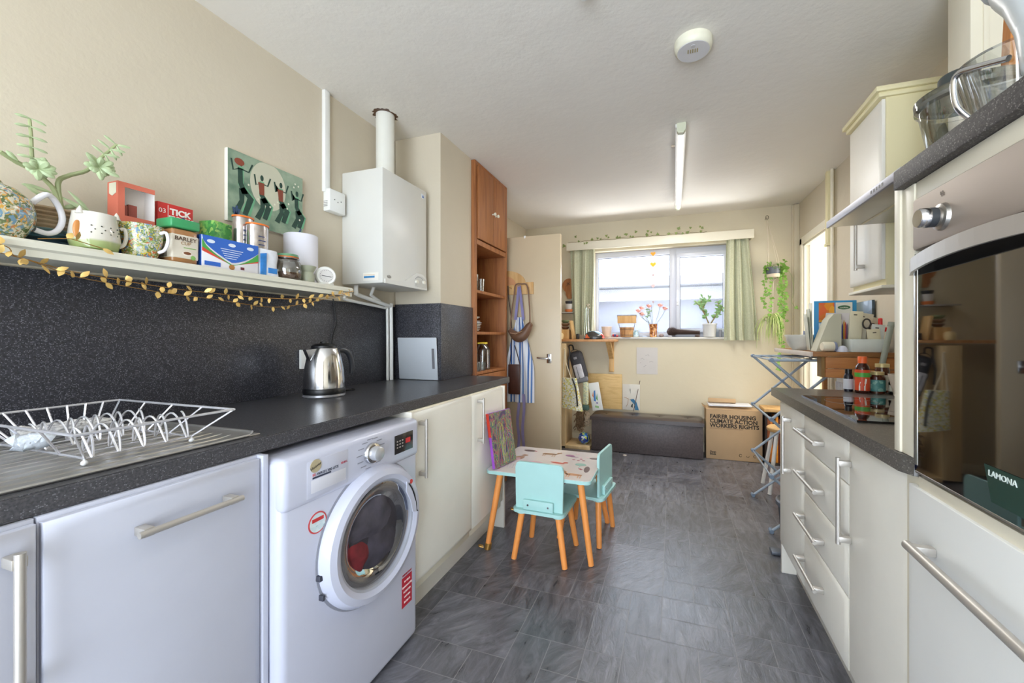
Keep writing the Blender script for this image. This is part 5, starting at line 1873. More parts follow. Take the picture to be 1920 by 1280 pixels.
q.box(0.93, 1.614, 1.805, 0.945, 1.622, ZC - 0.001, 0.003)
solo('duct_boxing', q, M_CREAM, 'cream boxed-in duct rising from the cooker hood to the ceiling', 'duct')
# pipes by the doorway
t = thing('corner_pipes', 'cream painted pipes boxed together running from the ceiling down beside the doorway', 'pipe')
q = MB()
q.box(1.085, 3.43, 1.86, 1.1295, 3.475, 2.40, 0.003)
q.box(1.08, 3.425, 1.845, 1.1295, 3.48, 1.865, 0.003)
part('upper_boxing', q, M_YEL, t)
q = MB()
q.cyl((1.105, 3.40, 0.002), (1.105, 3.40, 2.40), 0.011, seg=12)
q.cyl((1.105, 3.45, 0.002), (1.105, 3.45, 1.85), 0.016, seg=14)
part('pipe', q, M_CREAM, t)
base(t)
# small fitting on the far wall corner: skip. radiator under the desk
t = thing('radiator', 'white ribbed panel radiator on the right wall below the craft desk', 'radiator')
q = MB()
q.box(1.07, 2.48, 0.25, 1.105, 3.22, 0.895, 0.006)
for i in range(30):
    y = 2.495 + i * 0.0243
    q.box(1.062, y, 0.28, 1.0725, y + 0.013, 0.865, 0.004)
part('panel', q, mat('#e4e3e6', 0.35, var=0.01), t)
q = MB()
q.box(1.058, 2.475, 0.893, 1.127, 3.225, 0.905, 0.003)
part('top_grille', q, M_WHITE, t)
base(t)

# ================================================================ things on the right worktop
def bottle(name, label, cat, c, prof, m, capprof, mcap, lab=None, mlab=None, seg=26):
    t = thing(name, label, cat)
    q = MB()
    q.lathe(prof, c, seg=seg)
    part('body', q, m, t)
    q = MB()
    q.lathe(capprof, c, seg=seg)
    part('cap', q, mcap, t)
    if lab:
        q = MB()
        q.lathe([(lab[0], lab[1]), (lab[0], lab[2])], c, seg=seg, caps=False)
        return t, part('wrap_label', q, mlab, t)
    return t, None
bc = (0.832, 2.195, 0.9105)
t, l_ = bottle('juice_bottle', 'brown bottle of bright orange kids drink with an orange cap on the right worktop', 'bottle', bc,
               [(0.026, 0), (0.028, 0.004), (0.028, 0.112), (0.024, 0.124), (0.015, 0.136), (0.015, 0.14)], mat('#3a140c', 0.1, coat=0.5),
               [(0.0175, 0.137), (0.0175, 0.166), (0.016, 0.168)], mat('#ef6a30', 0.4), (0.0286, 0.012, 0.108), mat('#e2562f', 0.4, var=0.05))
q = MB()
q.lathe([(0.0289, 0.074), (0.0289, 0.094)], bc, seg=26, caps=False)
part('green_band', q, mat('#59b34a', 0.4), l_)
q = MB()
a0 = math.atan2(-2.195, -0.832)
def onb(da, z, r=0.0293):
    return (bc[0] + r * math.cos(a0 + da), bc[1] + r * math.sin(a0 + da), bc[2] + z)
for pts in ([(-0.45, 0.03), (0.4, 0.03), (0.45, 0.05), (-0.3, 0.052)], [(-0.45, 0.012), (-0.25, 0.012), (-0.25, 0.035), (-0.45, 0.035)], [(0.2, 0.014), (0.4, 0.014), (0.4, 0.035), (0.2, 0.035)], [(0.25, 0.045), (0.5, 0.045), (0.6, 0.066), (0.35, 0.068)]):
    q.prism([onb(a, z) for a, z in pts], Vector((math.cos(a0), math.sin(a0), 0)) * 0.0004)
part('white_animal_print', q, mat('#f4ece2', 0.5), l_)
base(t)
bc = (0.792, 2.235, 0.9105)
t, _ = bottle('spice_jar', 'small dark bottle with a white label behind the orange drink bottle', 'jar', bc, [(0.018, 0), (0.019, 0.07), (0.012, 0.085)], mat('#1a1c2c', 0.2), [(0.014, 0.085), (0.014, 0.105)], M_BLACK, (0.0195, 0.012, 0.06), mat('#d3d8e2', 0.5))
base(t)
M_AMB = mat('#4a1f10', 0.1, coat=0.5)
bc = (0.893, 2.21, 0.9105)
t, _ = bottle('vitamin_jar', 'brown glass vitamin jar with a teal label and gold lid on the right worktop', 'jar', bc, [(0.03, 0), (0.031, 0.075), (0.024, 0.084)], M_AMB, [(0.027, 0.084), (0.027, 0.098)], mat('#c9b683', 0.4, 0.3), (0.0318, 0.01, 0.062), cells('teal_label', ['#4f8f8c', '#5f9d98', '#4f8f8c', '#8fc0b6'], 60))
base(t)
bc = (0.945, 2.27, 0.9105)
bc = (0.935, 2.262, 0.9105)
t, _ = bottle('vitamin_jar', 'tall brown glass jar with a gold lid, behind the teal-labelled jar', 'jar', bc, [(0.027, 0), (0.028, 0.10), (0.024, 0.116)], M_AMB, [(0.027, 0.116), (0.027, 0.132)], mat('#cdbb86', 0.4, 0.3), (0.0286, 0.01, 0.08), mat('#d9d2c0', 0.5))
base(t)
bc = (0.955, 2.195, 0.9105)
t, _ = bottle('spice_jar', 'short dark jar with a pale label next to the oven housing', 'jar', bc, [(0.022, 0), (0.023, 0.05), (0.02, 0.056)], mat('#1c1a16', 0.2), [(0.022, 0.056), (0.022, 0.066)], M_BLACK, (0.0236, 0.012, 0.04), mat('#dcd8c8', 0.5))
base(t)
q = MB()
q.lathe([(0.02, 0.002), (0.024, 0), (0.044, 0.095), (0.042, 0.095), (0.02, 0.008), (0, 0.008)], (0.945, 2.125, 0.9105), seg=28, caps=False)
solo('beaker', q, mat('#dcd0be', 0.5), 'beige tapered beaker in front of the jars on the right worktop', 'beaker')
# ================================================================ things on top of the oven housing
ZS = 1.5415
t = thing('food_processor_bowl', 'clear food processor bowl with a grey lid and dark feed tube on the oven housing', 'food processor bowl')
c = Vector((0.57, 1.028, ZS))
q = MB()
q.lathe([(0.057, 0.0), (0.06, 0.004), (0.077, 0.10), (0.083, 0.104), (0.083, 0.112)], c, seg=44, caps=False)
part('bowl', q, M_GLASS, t)
q = MB()
q.lathe([(0.083, 0.1125), (0.084, 0.122), (0.062, 0.13), (0.0, 0.131)], c, seg=44)
part('lid', q, glassy('grey_lid_plastic', (0.5, 0.55, 0.56, 1), 0.15, 0.1), t)
q = MB()
q.lathe([(0.033, 0.131), (0.032, 0.175), (0.03, 0.178)], c + Vector((0.0, 0.032, 0)), seg=32)
part('feed_tube', q, mat('#3a403f', 0.3), t)
q = MB()
q.tube([c + Vector((0.078, -0.02, 0.1)), c + Vector((0.11, -0.03, 0.095)), c + Vector((0.11, -0.03, 0.03)), c + Vector((0.064, -0.02, 0.02))], 0.007, 8)
part('bowl_handle', q, mat('#5a5f60', 0.3), t)
base(t)
t = thing('measuring_jug', 'clear plastic jug with a steel rod handle in front of the food processor bowl', 'jug')
c = Vector((0.543, 0.866, ZS))
q = MB()
q.lathe([(0.052, 0.0), (0.056, 0.003), (0.073, 0.086), (0.076, 0.09), (0.072, 0.088), (0.05, 0.006), (0, 0.006)], c, seg=44, caps=False)
part('jug_body', q, M_GLASS, t)
q = MB()
hp = Vector((-0.9, 0.1, 0)).normalized()
sp_ = Vector((0.6, 0.75, 0)).normalized()
q.tube([c + hp * 0.06 + Vector((0, 0, 0.004)), c + hp * 0.075 + Vector((0, 0.002, 0.03)), c + hp * 0.08 + Vector((0, 0.0, 0.068)), c + hp * 0.078 + Vector((0, -0.01, 0.080)), c + hp * 0.07 + Vector((0, -0.035, 0.072)), c + hp * 0.055 + Vector((0, -0.075, 0.055))], 0.0048, 12)
part('rod_handle', q, M_CHROME, t)
base(t)
t = thing('wooden_slicer', 'orange-brown wooden board with steel rods standing behind the jug', 'kitchen tool')
q = MB()
c = Vector((0.666, 1.068, ZS))
q.prism([(c.x - 0.02, c.y, ZS), (c.x + 0.10, c.y, ZS), (c.x + 0.095, c.y, ZS + 0.33), (c.x + 0.07, c.y, ZS + 0.36), (c.x + 0.02, c.y, ZS + 0.36), (c.x - 0.005, c.y, ZS + 0.33)], (0, 0.022, 0))
part('board', q, wood('orange_wood', '#b9763a', '#cf8f50', 6), t)
q = MB()
for z in (0.14, 0.2, 0.26, 0.32):
    q.cyl((c.x + 0.012, c.y - 0.004, ZS + z), (c.x + 0.085, c.y - 0.008, ZS + z + 0.006), 0.004, seg=10)
q.cyl((c.x + 0.03, c.y - 0.006, ZS + 0.1), (c.x + 0.03, c.y - 0.006, ZS + 0.33), 0.003, seg=8)
part('rods', q, M_CHROME, t)
base(t)
t = thing('plastic_tub', 'translucent white plastic tub at the near end of the oven housing top', 'tub')
q = MB()
c = Vector((0.516, 0.729, ZS))
q.lathe([(0.042, 0.0), (0.048, 0.008), (0.053, 0.05), (0.058, 0.09), (0.077, 0.125), (0.084, 0.15), (0.08, 0.152), (0.05, 0.05), (0.04, 0.008), (0, 0.008)], c, seg=36, caps=False)
s = NT('milky_plastic').set(0.25)
s.base(lin('#dfe5e6'))
s.b.inputs['Alpha'].default_value = 0.7
part('tub_shell', q, s.m, t)
q = MB()
q.tube([(c.x + 0.084 * math.cos(a), c.y + 0.084 * math.sin(a), ZS + 0.148) for a in [2 * math.pi * i / 36 for i in range(36)]], 0.005, 8, True)
part('tub_rim', q, mat('#e8ecec', 0.3), t)
base(t)

# ================================================================ ceiling fittings
t = thing('smoke_alarm', 'round cream smoke alarm on the ceiling', 'smoke alarm')
c = (0.079, 1.735, ZC)
q = MB()
q.lathe([(0.074, -0.001), (0.074, -0.02), (0.071, -0.034), (0.064, -0.04)], c, seg=44)
part('housing', q, mat('#eae7d2', 0.4, var=0.01), t)
q = MB()
q.lathe([(0.0625, -0.0395), (0.0625, -0.042)], c, seg=40)
fc_ = part('cover_disc', q, mat('#d9d8da', 0.4, var=0.01), t)
q = MB()
for i in range(5):
    q.box(c[0] - 0.022 + i * 0.009, c[1] - 0.018, ZC - 0.0432, c[0] - 0.018 + i * 0.009, c[1] + 0.004, ZC - 0.042)
part('vent_slots', q, mat('#a59560', 0.5), fc_)
q = MB()
q.lathe([(0.009, -0.042), (0.009, -0.044)], (c[0] - 0.002, c[1] - 0.035, ZC), seg=16)
part('test_button', q, mat('#c3c2c4', 0.4), fc_)
base(t)
s = NT('lit_tube').set(0.2)
s.base(lin('#f4f5f8'))
s.b.inputs['Emission Color'].default_value = (1, 1, 1, 1)
s.b.inputs['Emission Strength'].default_value = 1.5
M_TUBE = s.m
t = thing('strip_light', 'slim white fluorescent strip light along the ceiling', 'light')
q = MB()
q.box(0.012, 2.37, 2.362, 0.072, 3.80, 2.384, 0.003)
part('batten', q, mat('#dedcd6', 0.4), t)
q = MB()
q.cyl((0.045, 2.40, 2.345), (0.048, 3.79, 2.345), 0.013, seg=18)
part('tube', q, M_TUBE, t)
area('strip_lamp', (0.046, 3.09, 2.32), (0, 0, 0), 0.03, 1.3, 9, (1.0, 0.98, 0.95))
for y in (2.365, 3.79):
    q = MB()
    q.prism([(0.02, y, 2.384), (0.07, y, 2.384), (0.068, y, 2.345), (0.055, y, 2.326), (0.03, y, 2.328), (0.02, y, 2.34)], (0, 0.03, 0))
    part('end_cap', q, mat('#d3d6be', 0.4), t)
q = MB()
q.cyl((-0.01, 2.62, 2.373), (0.012, 2.62, 2.373), 0.006, seg=10)
part('screw_stub', q, mat('#c9b9a5', 0.4), t)
base(t)
t = thing('ceiling_rose', 'small white ceiling fitting at the top edge of the view', 'ceiling fitting')
q = MB()
q.lathe([(0.028, -0.001), (0.028, -0.012), (0.02, -0.03), (0.016, -0.05), (0.012, -0.056)], (-0.29, 1.325, ZC), seg=28)
part('fitting', q, M_WHITE, t)
q = MB()
q.tube([(-0.29 + 0.022 * math.cos(a), 1.325 + 0.022 * math.sin(a), ZC - 0.03) for a in [2 * math.pi * i / 24 for i in range(24)]], 0.002, 6, True)
part('ring', q, mat('#bdbdb8', 0.4), t)
base(t)
# ================================================================ far wall: pelmet, ivy, curtains, window sill things
t = thing('curtain_pelmet', 'long cream wooden pelmet board over the window', 'pelmet')
q = MB()
q.box(-1.115, 4.20, 2.115, 0.735, 4.218, 2.2, 0.002)
q.box(-1.115, 4.218, 2.182, 0.735, 4.319, 2.2, 0.002)
for x in (-1.115, 0.717):
    q.box(x, 4.218, 2.115, x + 0.018, 4.319, 2.182, 0.002)
part('board', q, M_CREAM, t)
base(t)
M_IVY = mat('#7c8a4a', 0.5, var=0.25, scale=30)
def ivy_leaf(lf, p, d, nrm, r):
    d, nrm = Vector(d).normalized(), Vector(nrm).normalized()
    sd = d.cross(nrm).normalized()
    pts = [p + d * r * a + sd * r * b_ for a, b_ in ((0, 0), (-0.15, 0.4), (0.3, 0.62), (0.5, 0.32), (1.1, 0.0), (0.5, -0.32), (0.3, -0.62), (-0.15, -0.4))]
    lf.prism(pts, nrm * 0.0012)
t = thing('ivy_garland', 'artificial ivy garland lying along the top of the window pelmet', 'garland')
q, lf = MB(), MB()
rv = random.Random(21)
pts = []
for i in range(40):
    f = i / 39
    pts.append(Vector((-1.10 + 1.42 * f, 4.215 + 0.006 * math.sin(i), 2.206 + 0.006 * math.sin(i * 1.3) + (0.004 if f > 0.1 else 0))))
q.tube(pts, 0.0018, 5)
part('vine', q, mat('#6b5a3a', 0.6), t)
for i in range(34):
    f = rv.random()
    x = -1.12 + 1.44 * f
    z = 2.21 + rv.choice((0.0, 0.01, 0.03, 0.045)) * (1 if rv.random() < 0.6 else 0)
    if f < 0.18 and rv.random() < 0.5:
        z -= 0.03
    ivy_leaf(lf, Vector((x, 4.196, z)), (rv.uniform(-1, 1), 0, rv.uniform(-0.2, 1)), (rv.uniform(-0.3, 0.3), -1, 0.2), rv.uniform(0.018, 0.028))
ivy_leaf(lf, Vector((-1.135, 4.196, 2.18)), (-0.5, 0, -0.6), (0, -1, 0.1), 0.035)
part('ivy_leaves', lf, M_IVY, t)['kind'] = 'stuff'
base(t)
s = NT('sage_linen').set(0.85)
s.base(s.ramp(s.noise(90, 3), [(0.3, '#b6b89a'), (0.7, '#c8c9ad')]))
s.b.inputs['Sheen Weight'].default_value = 0.2
M_CURT = s.m
def curtain(label, xt0, xt1, xb0, xb1, zt_, zb_, y, folds, mid=None, amp=0.03):
    t = thing('curtain', label, 'curtain')
    q = MB()
    def fn(u, v):
        z = zb_ + (zt_ - zb_) * v
        a0 = xb0 + (xt0 - xb0) * v
        a1 = xb1 + (xt1 - xb1) * v
        if mid:
            k = 4 * v * (1 - v)
            a1 += mid * k
        am = amp * (0.55 + 0.45 * (1 - v))
        ph = u * folds * 2 * math.pi + 0.8 * math.sin(v * 2.4 + u * 3)
        return (a0 + (a1 - a0) * u + 0.25 * am * math.cos(ph * 0.7 + 1), y + am * math.sin(ph) + 0.35 * am * math.sin(2.3 * ph + 1.3 + v), z)
    q.grid(fn, 90, 24, 0.002)
    part('cloth', q, M_CURT, t)
    q = MB()
    for i in range(7):
        f = (i + 0.5) / 7
        q.tube([(xt0 + (xt1 - xt0) * f + 0.006 * math.cos(a), y, zt_ + 0.004 + 0.008 * math.sin(a)) for a in [2 * math.pi * j / 10 for j in range(10)]], 0.0012, 5, True)
    part('rings', q, M_STEEL, t)
    return base(t)
curtain('sage green linen curtain hanging long at the doorway side of the window', 0.50, 0.70, 0.475, 0.80, 2.135, 1.135, 4.262, 3.4, amp=0.034)
curtain('sage green linen curtain bunched back at the shelf side of the window', -1.09, -0.815, -1.06, -0.83, 2.135, 1.19, 4.262, 3.0, 0.0, 0.028)
q = MB()
q.cyl((-1.098, 4.262, 2.148), (0.716, 4.262, 2.148), 0.006, seg=10)
solo('curtain_rail', q, mat('#c9c3b0', 0.4), 'thin curtain rail behind the window pelmet', 'curtain rail')
ZL = 1.1655
SY = 4.335
# potted things on the sill
def pot(label, c, prof, m, name='plant_pot', cat='pot'):
    q = MB()
    q.lathe(prof, c, seg=32, caps=False)
    return base(solo(name, q, m, label, cat))
t = thing('jade_plant', 'jade plant with forked branches in a white pot on the window sill beside the curtain', 'plant')
c = Vector((0.352, SY - 0.01, ZL))
q = MB()
q.lathe([(0.05, 0), (0.058, 0.006), (0.066, 0.12), (0.072, 0.128), (0.07, 0.138), (0.062, 0.138), (0.06, 0.12), (0, 0.12)], c, seg=34, caps=False)
part('pot', q, mat('#dcdbd8', 0.35, var=0.01), t)
q = MB()
q.lathe([(0.061, 0.122), (0.0, 0.126)], c, seg=24)
part('soil', q, mat('#7a6a45', 0.9, var=0.3, scale=90), t)
q, lf = MB(), MB()
rj = random.Random(4)
BR = [[(0, 0.12), (-0.03, 0.19), (-0.06, 0.27), (-0.08, 0.35), (-0.07, 0.41)], [(0, 0.12), (0.05, 0.2), (0.09, 0.28), (0.08, 0.36)], [(-0.045, 0.23), (-0.10, 0.32), (-0.14, 0.36)], [(0.05, 0.2), (0.10, 0.25), (0.125, 0.31)], [(-0.07, 0.3), (-0.03, 0.36), (0.0, 0.39)]]
for br in BR:
    P3 = [c + Vector((x * 0.95, 0.01 * math.sin(7 * x), z)) for x, z in br]
    q.tube(P3, 0.006, 8, rr=[0.0075 - 0.001 * i for i in range(len(P3))])
    for a, b_ in zip(P3, P3[1:]):
        for i in range(11):
            p = a.lerp(b_, rj.random())
            if p.z < c.z + 0.19:
                continue
            d = Vector((rj.uniform(-1, 1), rj.uniform(-0.9, 0.4), rj.uniform(-0.3, 1)))
            lf.leaf(p, d, rj.uniform(0.032, 0.048), rj.uniform(0.016, 0.023), up=(0, -1, 0.3), thick=0.0025)
part('branches', q, mat('#8a7a50', 0.7, var=0.2), t)
part('leaves', lf, mat('#86ab72', 0.35, var=0.25, scale=25), t)['kind'] = 'stuff'
base(t)
# pine cone
t = thing('pine_cone', 'very large dark pine cone lying on the window sill before the white pot', 'pine cone')
q = MB()
q.tube([(-0.06, SY, ZL + 0.055), (0.0, SY, ZL + 0.06), (0.12, SY, ZL + 0.056), (0.24, SY, ZL + 0.045)], 0.02, 10, rr=[0.014, 0.02, 0.018, 0.01])
part('core', q, mat('#3d2b24', 0.8), t)
q = MB()
for k in range(26):
    f = k / 25
    x = -0.065 + 0.31 * f
    rr_ = (0.068 - 0.026 * f) * (0.7 + 0.3 * math.sin(math.pi * min(1, f * 3 + 0.2)))
    for j in range(11):
        a = 2 * math.pi * (j + (k % 2) * 0.5) / 11
        d = Vector((0.5, math.cos(a), math.sin(a))).normalized()
        L_ = max(0.014, rr_)
        p = Vector((x, SY, ZL + 0.058 - 0.012 * f))
        if p.z + d.z * L_ < ZL + 0.001:
            L_ = (p.z - ZL - 0.001) / max(0.01, -d.z)
        q.leaf(p, d, L_, 0.016, up=(1, 0, 0), thick=0.003, bend=-0.12)
part('scales', q, mat('#57443c', 0.7, var=0.5, scale=120), t)['kind'] = 'stuff'
base(t)
# vase of paper roses
t = thing('rose_vase', 'amber dimpled glass vase of pink artificial roses on the window sill', 'vase')
c = Vector((-0.20, SY, ZL))
q = MB()
q.lathe([(0.032, 0), (0.036, 0.004), (0.042, 0.13), (0.045, 0.138), (0.042, 0.137), (0.036, 0.03), (0, 0.01)], c, seg=30, caps=False)
part('glass_vase', q, cells('amber_dimpled_glass', ['#a8652f', '#d98f45', '#8a4a22', '#e8b070', '#b8713a'], 60, 0.1, 0.6), t)
q = MB()
heads = [(-0.155, 0.27, 0.0), (-0.12, 0.30, 0.01), (-0.115, 0.235, -0.01), (-0.045, 0.32, 0.0), (0.07, 0.325, 0.0), (0.12, 0.29, -0.005), (-0.02, 0.345, 0.01)]
for hx_, hz_, hy_ in heads:
    q.tube([c + Vector((hx_ * 0.15, 0, 0.02)), c + Vector((hx_ * 0.3, 0, 0.14)), c + Vector((hx_ * 0.8, hy_, hz_ * 0.8)), c + Vector((hx_, hy_, hz_))], 0.002, 6)
part('stems', q, mat('#5a6b5a', 0.6), t)
rr2 = random.Random(2)
for k, (hx_, hz_, hy_) in enumerate(heads[:6]):
    q = MB()
    p = c + Vector((hx_, hy_, hz_ + 0.012))
    q.ball(p, 0.02, (1, 1, 0.95))
    for j in range(16):
        a = 2 * math.pi * j / 16 * 2.3
        d = Vector((math.cos(a), math.sin(a) * 0.8, -0.1 + 0.12 * (j % 6)))
        q.leaf(p - Vector((0, 0, 0.01)), d, 0.033, 0.034, up=(0, 0, 1), thick=0.001, bend=-0.35)
    part('rose', q, mat('#eeb3a6', 0.7, var=0.12, scale=40), t)
lf = MB()
for j in range(16):
    p = c + Vector((rr2.uniform(-0.075, -0.03), rr2.uniform(-0.01, 0.01), rr2.uniform(0.22, 0.29)))
    lf.leaf(p, (rr2.uniform(-1, 1), rr2.uniform(-0.6, 0.2), rr2.uniform(-0.5, 0.8)), 0.028, 0.016, up=(0, -1, 0.2), thick=0.001)
part('leaves', lf, mat('#8fa987', 0.6, var=0.2), t)['kind'] = 'stuff'
base(t)
# little wooden bucket
t = thing('wooden_bucket', 'tapered wooden bucket with a broad flat wooden handle on the window sill', 'bucket')
c = Vector((-0.475, SY - 0.01, ZL))
q = MB()
q.lathe([(0.062, 0), (0.068, 0.004), (0.078, 0.105), (0.072, 0.105), (0.062, 0.01), (0, 0.01)], c, seg=30, caps=False)
part('staves', q, wood('striped_barrel_wood', '#8a5c38', '#c99a66', 8, (1, 1, 0.05)), t)
q = MB()
for z, r_ in ((0.022, 0.0705), (0.085, 0.0768)):
    q.lathe([(r_, z - 0.003), (r_ + 0.001, z), (r_, z + 0.003)], c, seg=30, caps=False)
part('hoops', q, mat('#4a3f38', 0.5), t)
q = MB()
q.box(c.x - 0.10, c.y - 0.006, ZL + 0.15, c.x + 0.10, c.y + 0.006, ZL + 0.232, 0.003)
part('handle_panel', q, M_PINE, t)
q = MB()
for sx in (-1, 1):
    q.tube([c + Vector((sx * 0.076, 0, 0.10)), c + Vector((sx * 0.088, 0, 0.16)), c + Vector((sx * 0.104, 0, 0.236))], 0.003, 6)
q.tube([c + Vector((-0.104, 0, 0.236)), c + Vector((0.104, 0, 0.236))], 0.003, 6)
part('wire_frame', q, mat('#4a4a4e', 0.4, 0.5), t)
base(t)
pot('small cream pot with a terracotta rim beside the wooden bucket', (-0.692, SY - 0.012, ZL), [(0.042, 0.0), (0.05, 0.004), (0.052, 0.012), (0.04, 0.014), (0.044, 0.02), (0.056, 0.10), (0.058, 0.115), (0.054, 0.116), (0.05, 0.10), (0, 0.095)], mat('#dcc9b8', 0.5, var=0.06))
q = MB()
q.box(-0.405, SY - 0.03, ZL, -0.35, SY + 0.02, ZL + 0.072, 0.003)
solo('glass_cube', q, cells('clouded_glass', ['#a9c0c6', '#c4d6da', '#8fb0b8', '#b5aa80'], 40, 0.1, 0.5), 'small clouded glass cube between the bucket and the rose vase', 'ornament')
q = MB()
q.ball((-0.118, SY, ZL + 0.017), 0.018, (1.4, 1, 0.95))
solo('pebble', q, mat('#8d7a74', 0.7, var=0.3, scale=60), 'brown pebble between the rose vase and the pine cone', 'stone')
q = MB()
q.ball((-0.03, 4.30, ZL + 0.009), 0.01, (2.2, 1, 0.9))
solo('pebble', q, mat('#b6b3bd', 0.6, var=0.3, scale=60), 'flat grey pebble under the near side of the pine cone', 'stone')
q = MB()
q.ball((0.235, 4.298, ZL + 0.012), 0.013, (2.0, 1, 0.9))
solo('pebble', q, mat('#5b4840', 0.7, var=0.3, scale=60), 'dark stone at the foot of the white pot', 'stone')
q = MB()
q.box(-0.31, 4.30, ZL, -0.262, 4.325, ZL + 0.012, 0.003)
solo('trinket_box', q, mat('#b9c4d9', 0.4), 'tiny pale blue box on the sill between the glass cube and the vase', 'box')
q = MB()
q.lathe([(0.012, 0), (0.016, 0.06), (0.014, 0.075)], (0.452, SY, ZL), seg=18)
solo('small_vase', q, mat('#8f8f96', 0.4), 'slim grey vase half behind the curtain on the sill', 'vase')
q = MB()
q.ball((-0.605, 4.305, ZL + 0.018), 0.02, (1.2, 0.9, 0.9))
q.ball((-0.578, 4.31, ZL + 0.012), 0.014, (1, 0.9, 0.85))
solo('toy', q, cells('bright_toy', ['#c93a45', '#3a3f7a', '#d86a5a', '#2c2f52'], 30), 'small red and navy toy between the cream pot and the bucket', 'toy')
# heart string in front of the glass
t = thing('heart_mobile', 'string of hanging amber and pink hearts in front of the window', 'mobile')
q = MB()
q.cyl((-0.197, 4.245, 1.47), (-0.197, 4.245, 2.125), 0.0008, seg=6)
part('string', q, mat('#c9b9a0', 0.6), t)
def heart(cx_, cz_, r):
    return [(cx_ + r * 0.065 * 16 * math.sin(a) ** 3, 4.242, cz_ + r * 0.065 * (13 * math.cos(a) - 5 * math.cos(2 * a) - 2 * math.cos(3 * a) - math.cos(4 * a))) for a in [2 * math.pi * i / 28 for i in range(28)]]
for z, r, hcol in ((2.03, 0.024, '#f0a028'), (1.92, 0.03, '#f2c21e'), (1.81, 0.013, '#c99a98'), (1.70, 0.02, '#efb9b6'), (1.53, 0.01, '#9a6a60')):
    q = MB()
    q.prism(heart(-0.197, z, r), (0, 0.005, 0))
    part('heart', q, mat(hcol, 0.25, coat=0.4), t)
base(t)
# hanging plant
t = thing('hanging_plant', 'trailing green plant in a dark pot on a cord hanger in the far corner', 'plant')
hk = Vector((0.85, 4.23, 2.285))
pc = Vector((0.895, 4.20, 1.775))
q = MB()
q.tube([hk + Vector((0.012 * math.cos(a), 0, 0.02 + 0.018 * math.sin(a))) for a in [2 * math.pi * i / 16 for i in range(16)]], 0.003, 6, True)
q.cyl(hk + Vector((0, 0, 0.02)), (0.85, 4.319, 2.31), 0.003, seg=6)
part('hook', q, mat('#8a8272', 0.4, 0.6), t)
q = MB()
for k in range(4):
    a = math.pi / 4 + k * math.pi / 2
    rim = pc + Vector((0.062 * math.cos(a), 0.06 * math.sin(a), 0.05))
    q.tube([hk, hk.lerp(rim, 0.5) + Vector((0.004, 0, 0)), rim, pc + Vector((0.03 * math.cos(a + 0.7), 0.03 * math.sin(a + 0.7), -0.045)), pc + Vector((0, 0, -0.085))], 0.0022, 5)
q.tube([pc + Vector((0, 0, -0.085)), pc + Vector((-0.005, 0, -0.3)), pc + Vector((-0.01, 0, -0.62))], 0.005, 6, rr=[0.004, 0.005, 0.012])
part('cord_hanger', q, mat('#dcd0bc', 0.8), t)
q = MB()
q.lathe([(0.03, -0.055), (0.045, -0.05), (0.058, 0.0), (0.062, 0.045), (0.056, 0.045), (0.05, 0.02), (0, 0.02)], pc, seg=28, caps=False)
part('pot', q, mat('#5b6068', 0.4), t)
q = MB()
q.lathe([(0.032, -0.0552), (0.058, -0.048), (0.06, -0.02), (0.0595, -0.018)], pc, seg=28, caps=False)
part('pot_sleeve', q, mat('#cfc0a8', 0.6), t)
rl = random.Random(31)
lf, vn = MB(), MB()
for i in range(90):
    a = rl.uniform(0, 2 * math.pi)
    r_ = rl.uniform(0.03, 0.1)
    p = pc + Vector((r_ * math.cos(a) + 0.02, 0.7 * r_ * math.sin(a), rl.uniform(0.0, 0.10)))
    ivy_leaf(lf, p, (math.cos(a), math.sin(a), rl.uniform(-0.6, 0.5)), (rl.uniform(-0.5, 0.5), -1, rl.uniform(0, 0.8)), rl.uniform(0.018, 0.03))
def trail(x0, x1, z0, z1, n, y=4.19):
    pts = [Vector((x0 + (x1 - x0) * i / n + 0.012 * math.sin(i * 1.3), y + 0.01 * math.cos(i), z0 + (z1 - z0) * i / n)) for i in range(n + 1)]
    vn.tube(pts, 0.0015, 5)
    for p in pts:
        for k in range(2):
            ivy_leaf(lf, p + Vector((rl.uniform(-0.01, 0.01), -0.004, 0)), (rl.uniform(-1, 1), -0.2, rl.uniform(-1, 0.1)), (rl.uniform(-0.4, 0.4), -1, rl.uniform(0, 0.5)), rl.uniform(0.018, 0.03))
trail(0.96, 0.955, 1.82, 1.12, 26)
trail(0.985, 0.99, 1.84, 1.32, 20)
trail(0.93, 0.94, 1.74, 1.20, 18, 4.16)
trail(0.83, 0.81, 1.78, 1.45, 11)
trail(0.86, 0.86, 1.72, 1.38, 9, 4.15)
trail(0.955, 0.93, 1.12, 0.87, 7)
vn.tube([(1.0, 4.2, 1.82), (1.05, 4.2, 1.72), (1.06, 4.2, 1.58), (1.045, 4.2, 1.50), (1.075, 4.2, 1.44)], 0.0012, 5)
ivy_leaf(lf, Vector((1.075, 4.19, 1.445)), (0.6, 0, -0.6), (0, -1, 0.2), 0.03)
part('trailing_leaves', lf, mat('#6f9a3c', 0.4, var=0.35, scale=18), t)['kind'] = 'stuff'
part('vines', vn, mat('#7d9a4a', 0.5), t)
lf = MB()
for i in range(46):
    a = rl.uniform(0, 2 * math.pi)
    p = Vector((0.87, 4.17, 1.31)) + Vector((rl.uniform(-0.02, 0.02), rl.uniform(-0.02, 0.02), rl.uniform(-0.02, 0.05)))
    sdx = rl.uniform(-0.13, 0.1)
    pts = [p, p + Vector((sdx * 0.5, rl.uniform(-0.04, 0.02), 0.03)), p + Vector((sdx * 0.9, rl.uniform(-0.05, 0.02), -0.06)), p + Vector((sdx, rl.uniform(-0.05, 0.02), -0.12 - rl.uniform(0, 0.12)))]
    lf.tube(pts, 0.003, 4, rr=[0.003, 0.004, 0.003, 0.0008])
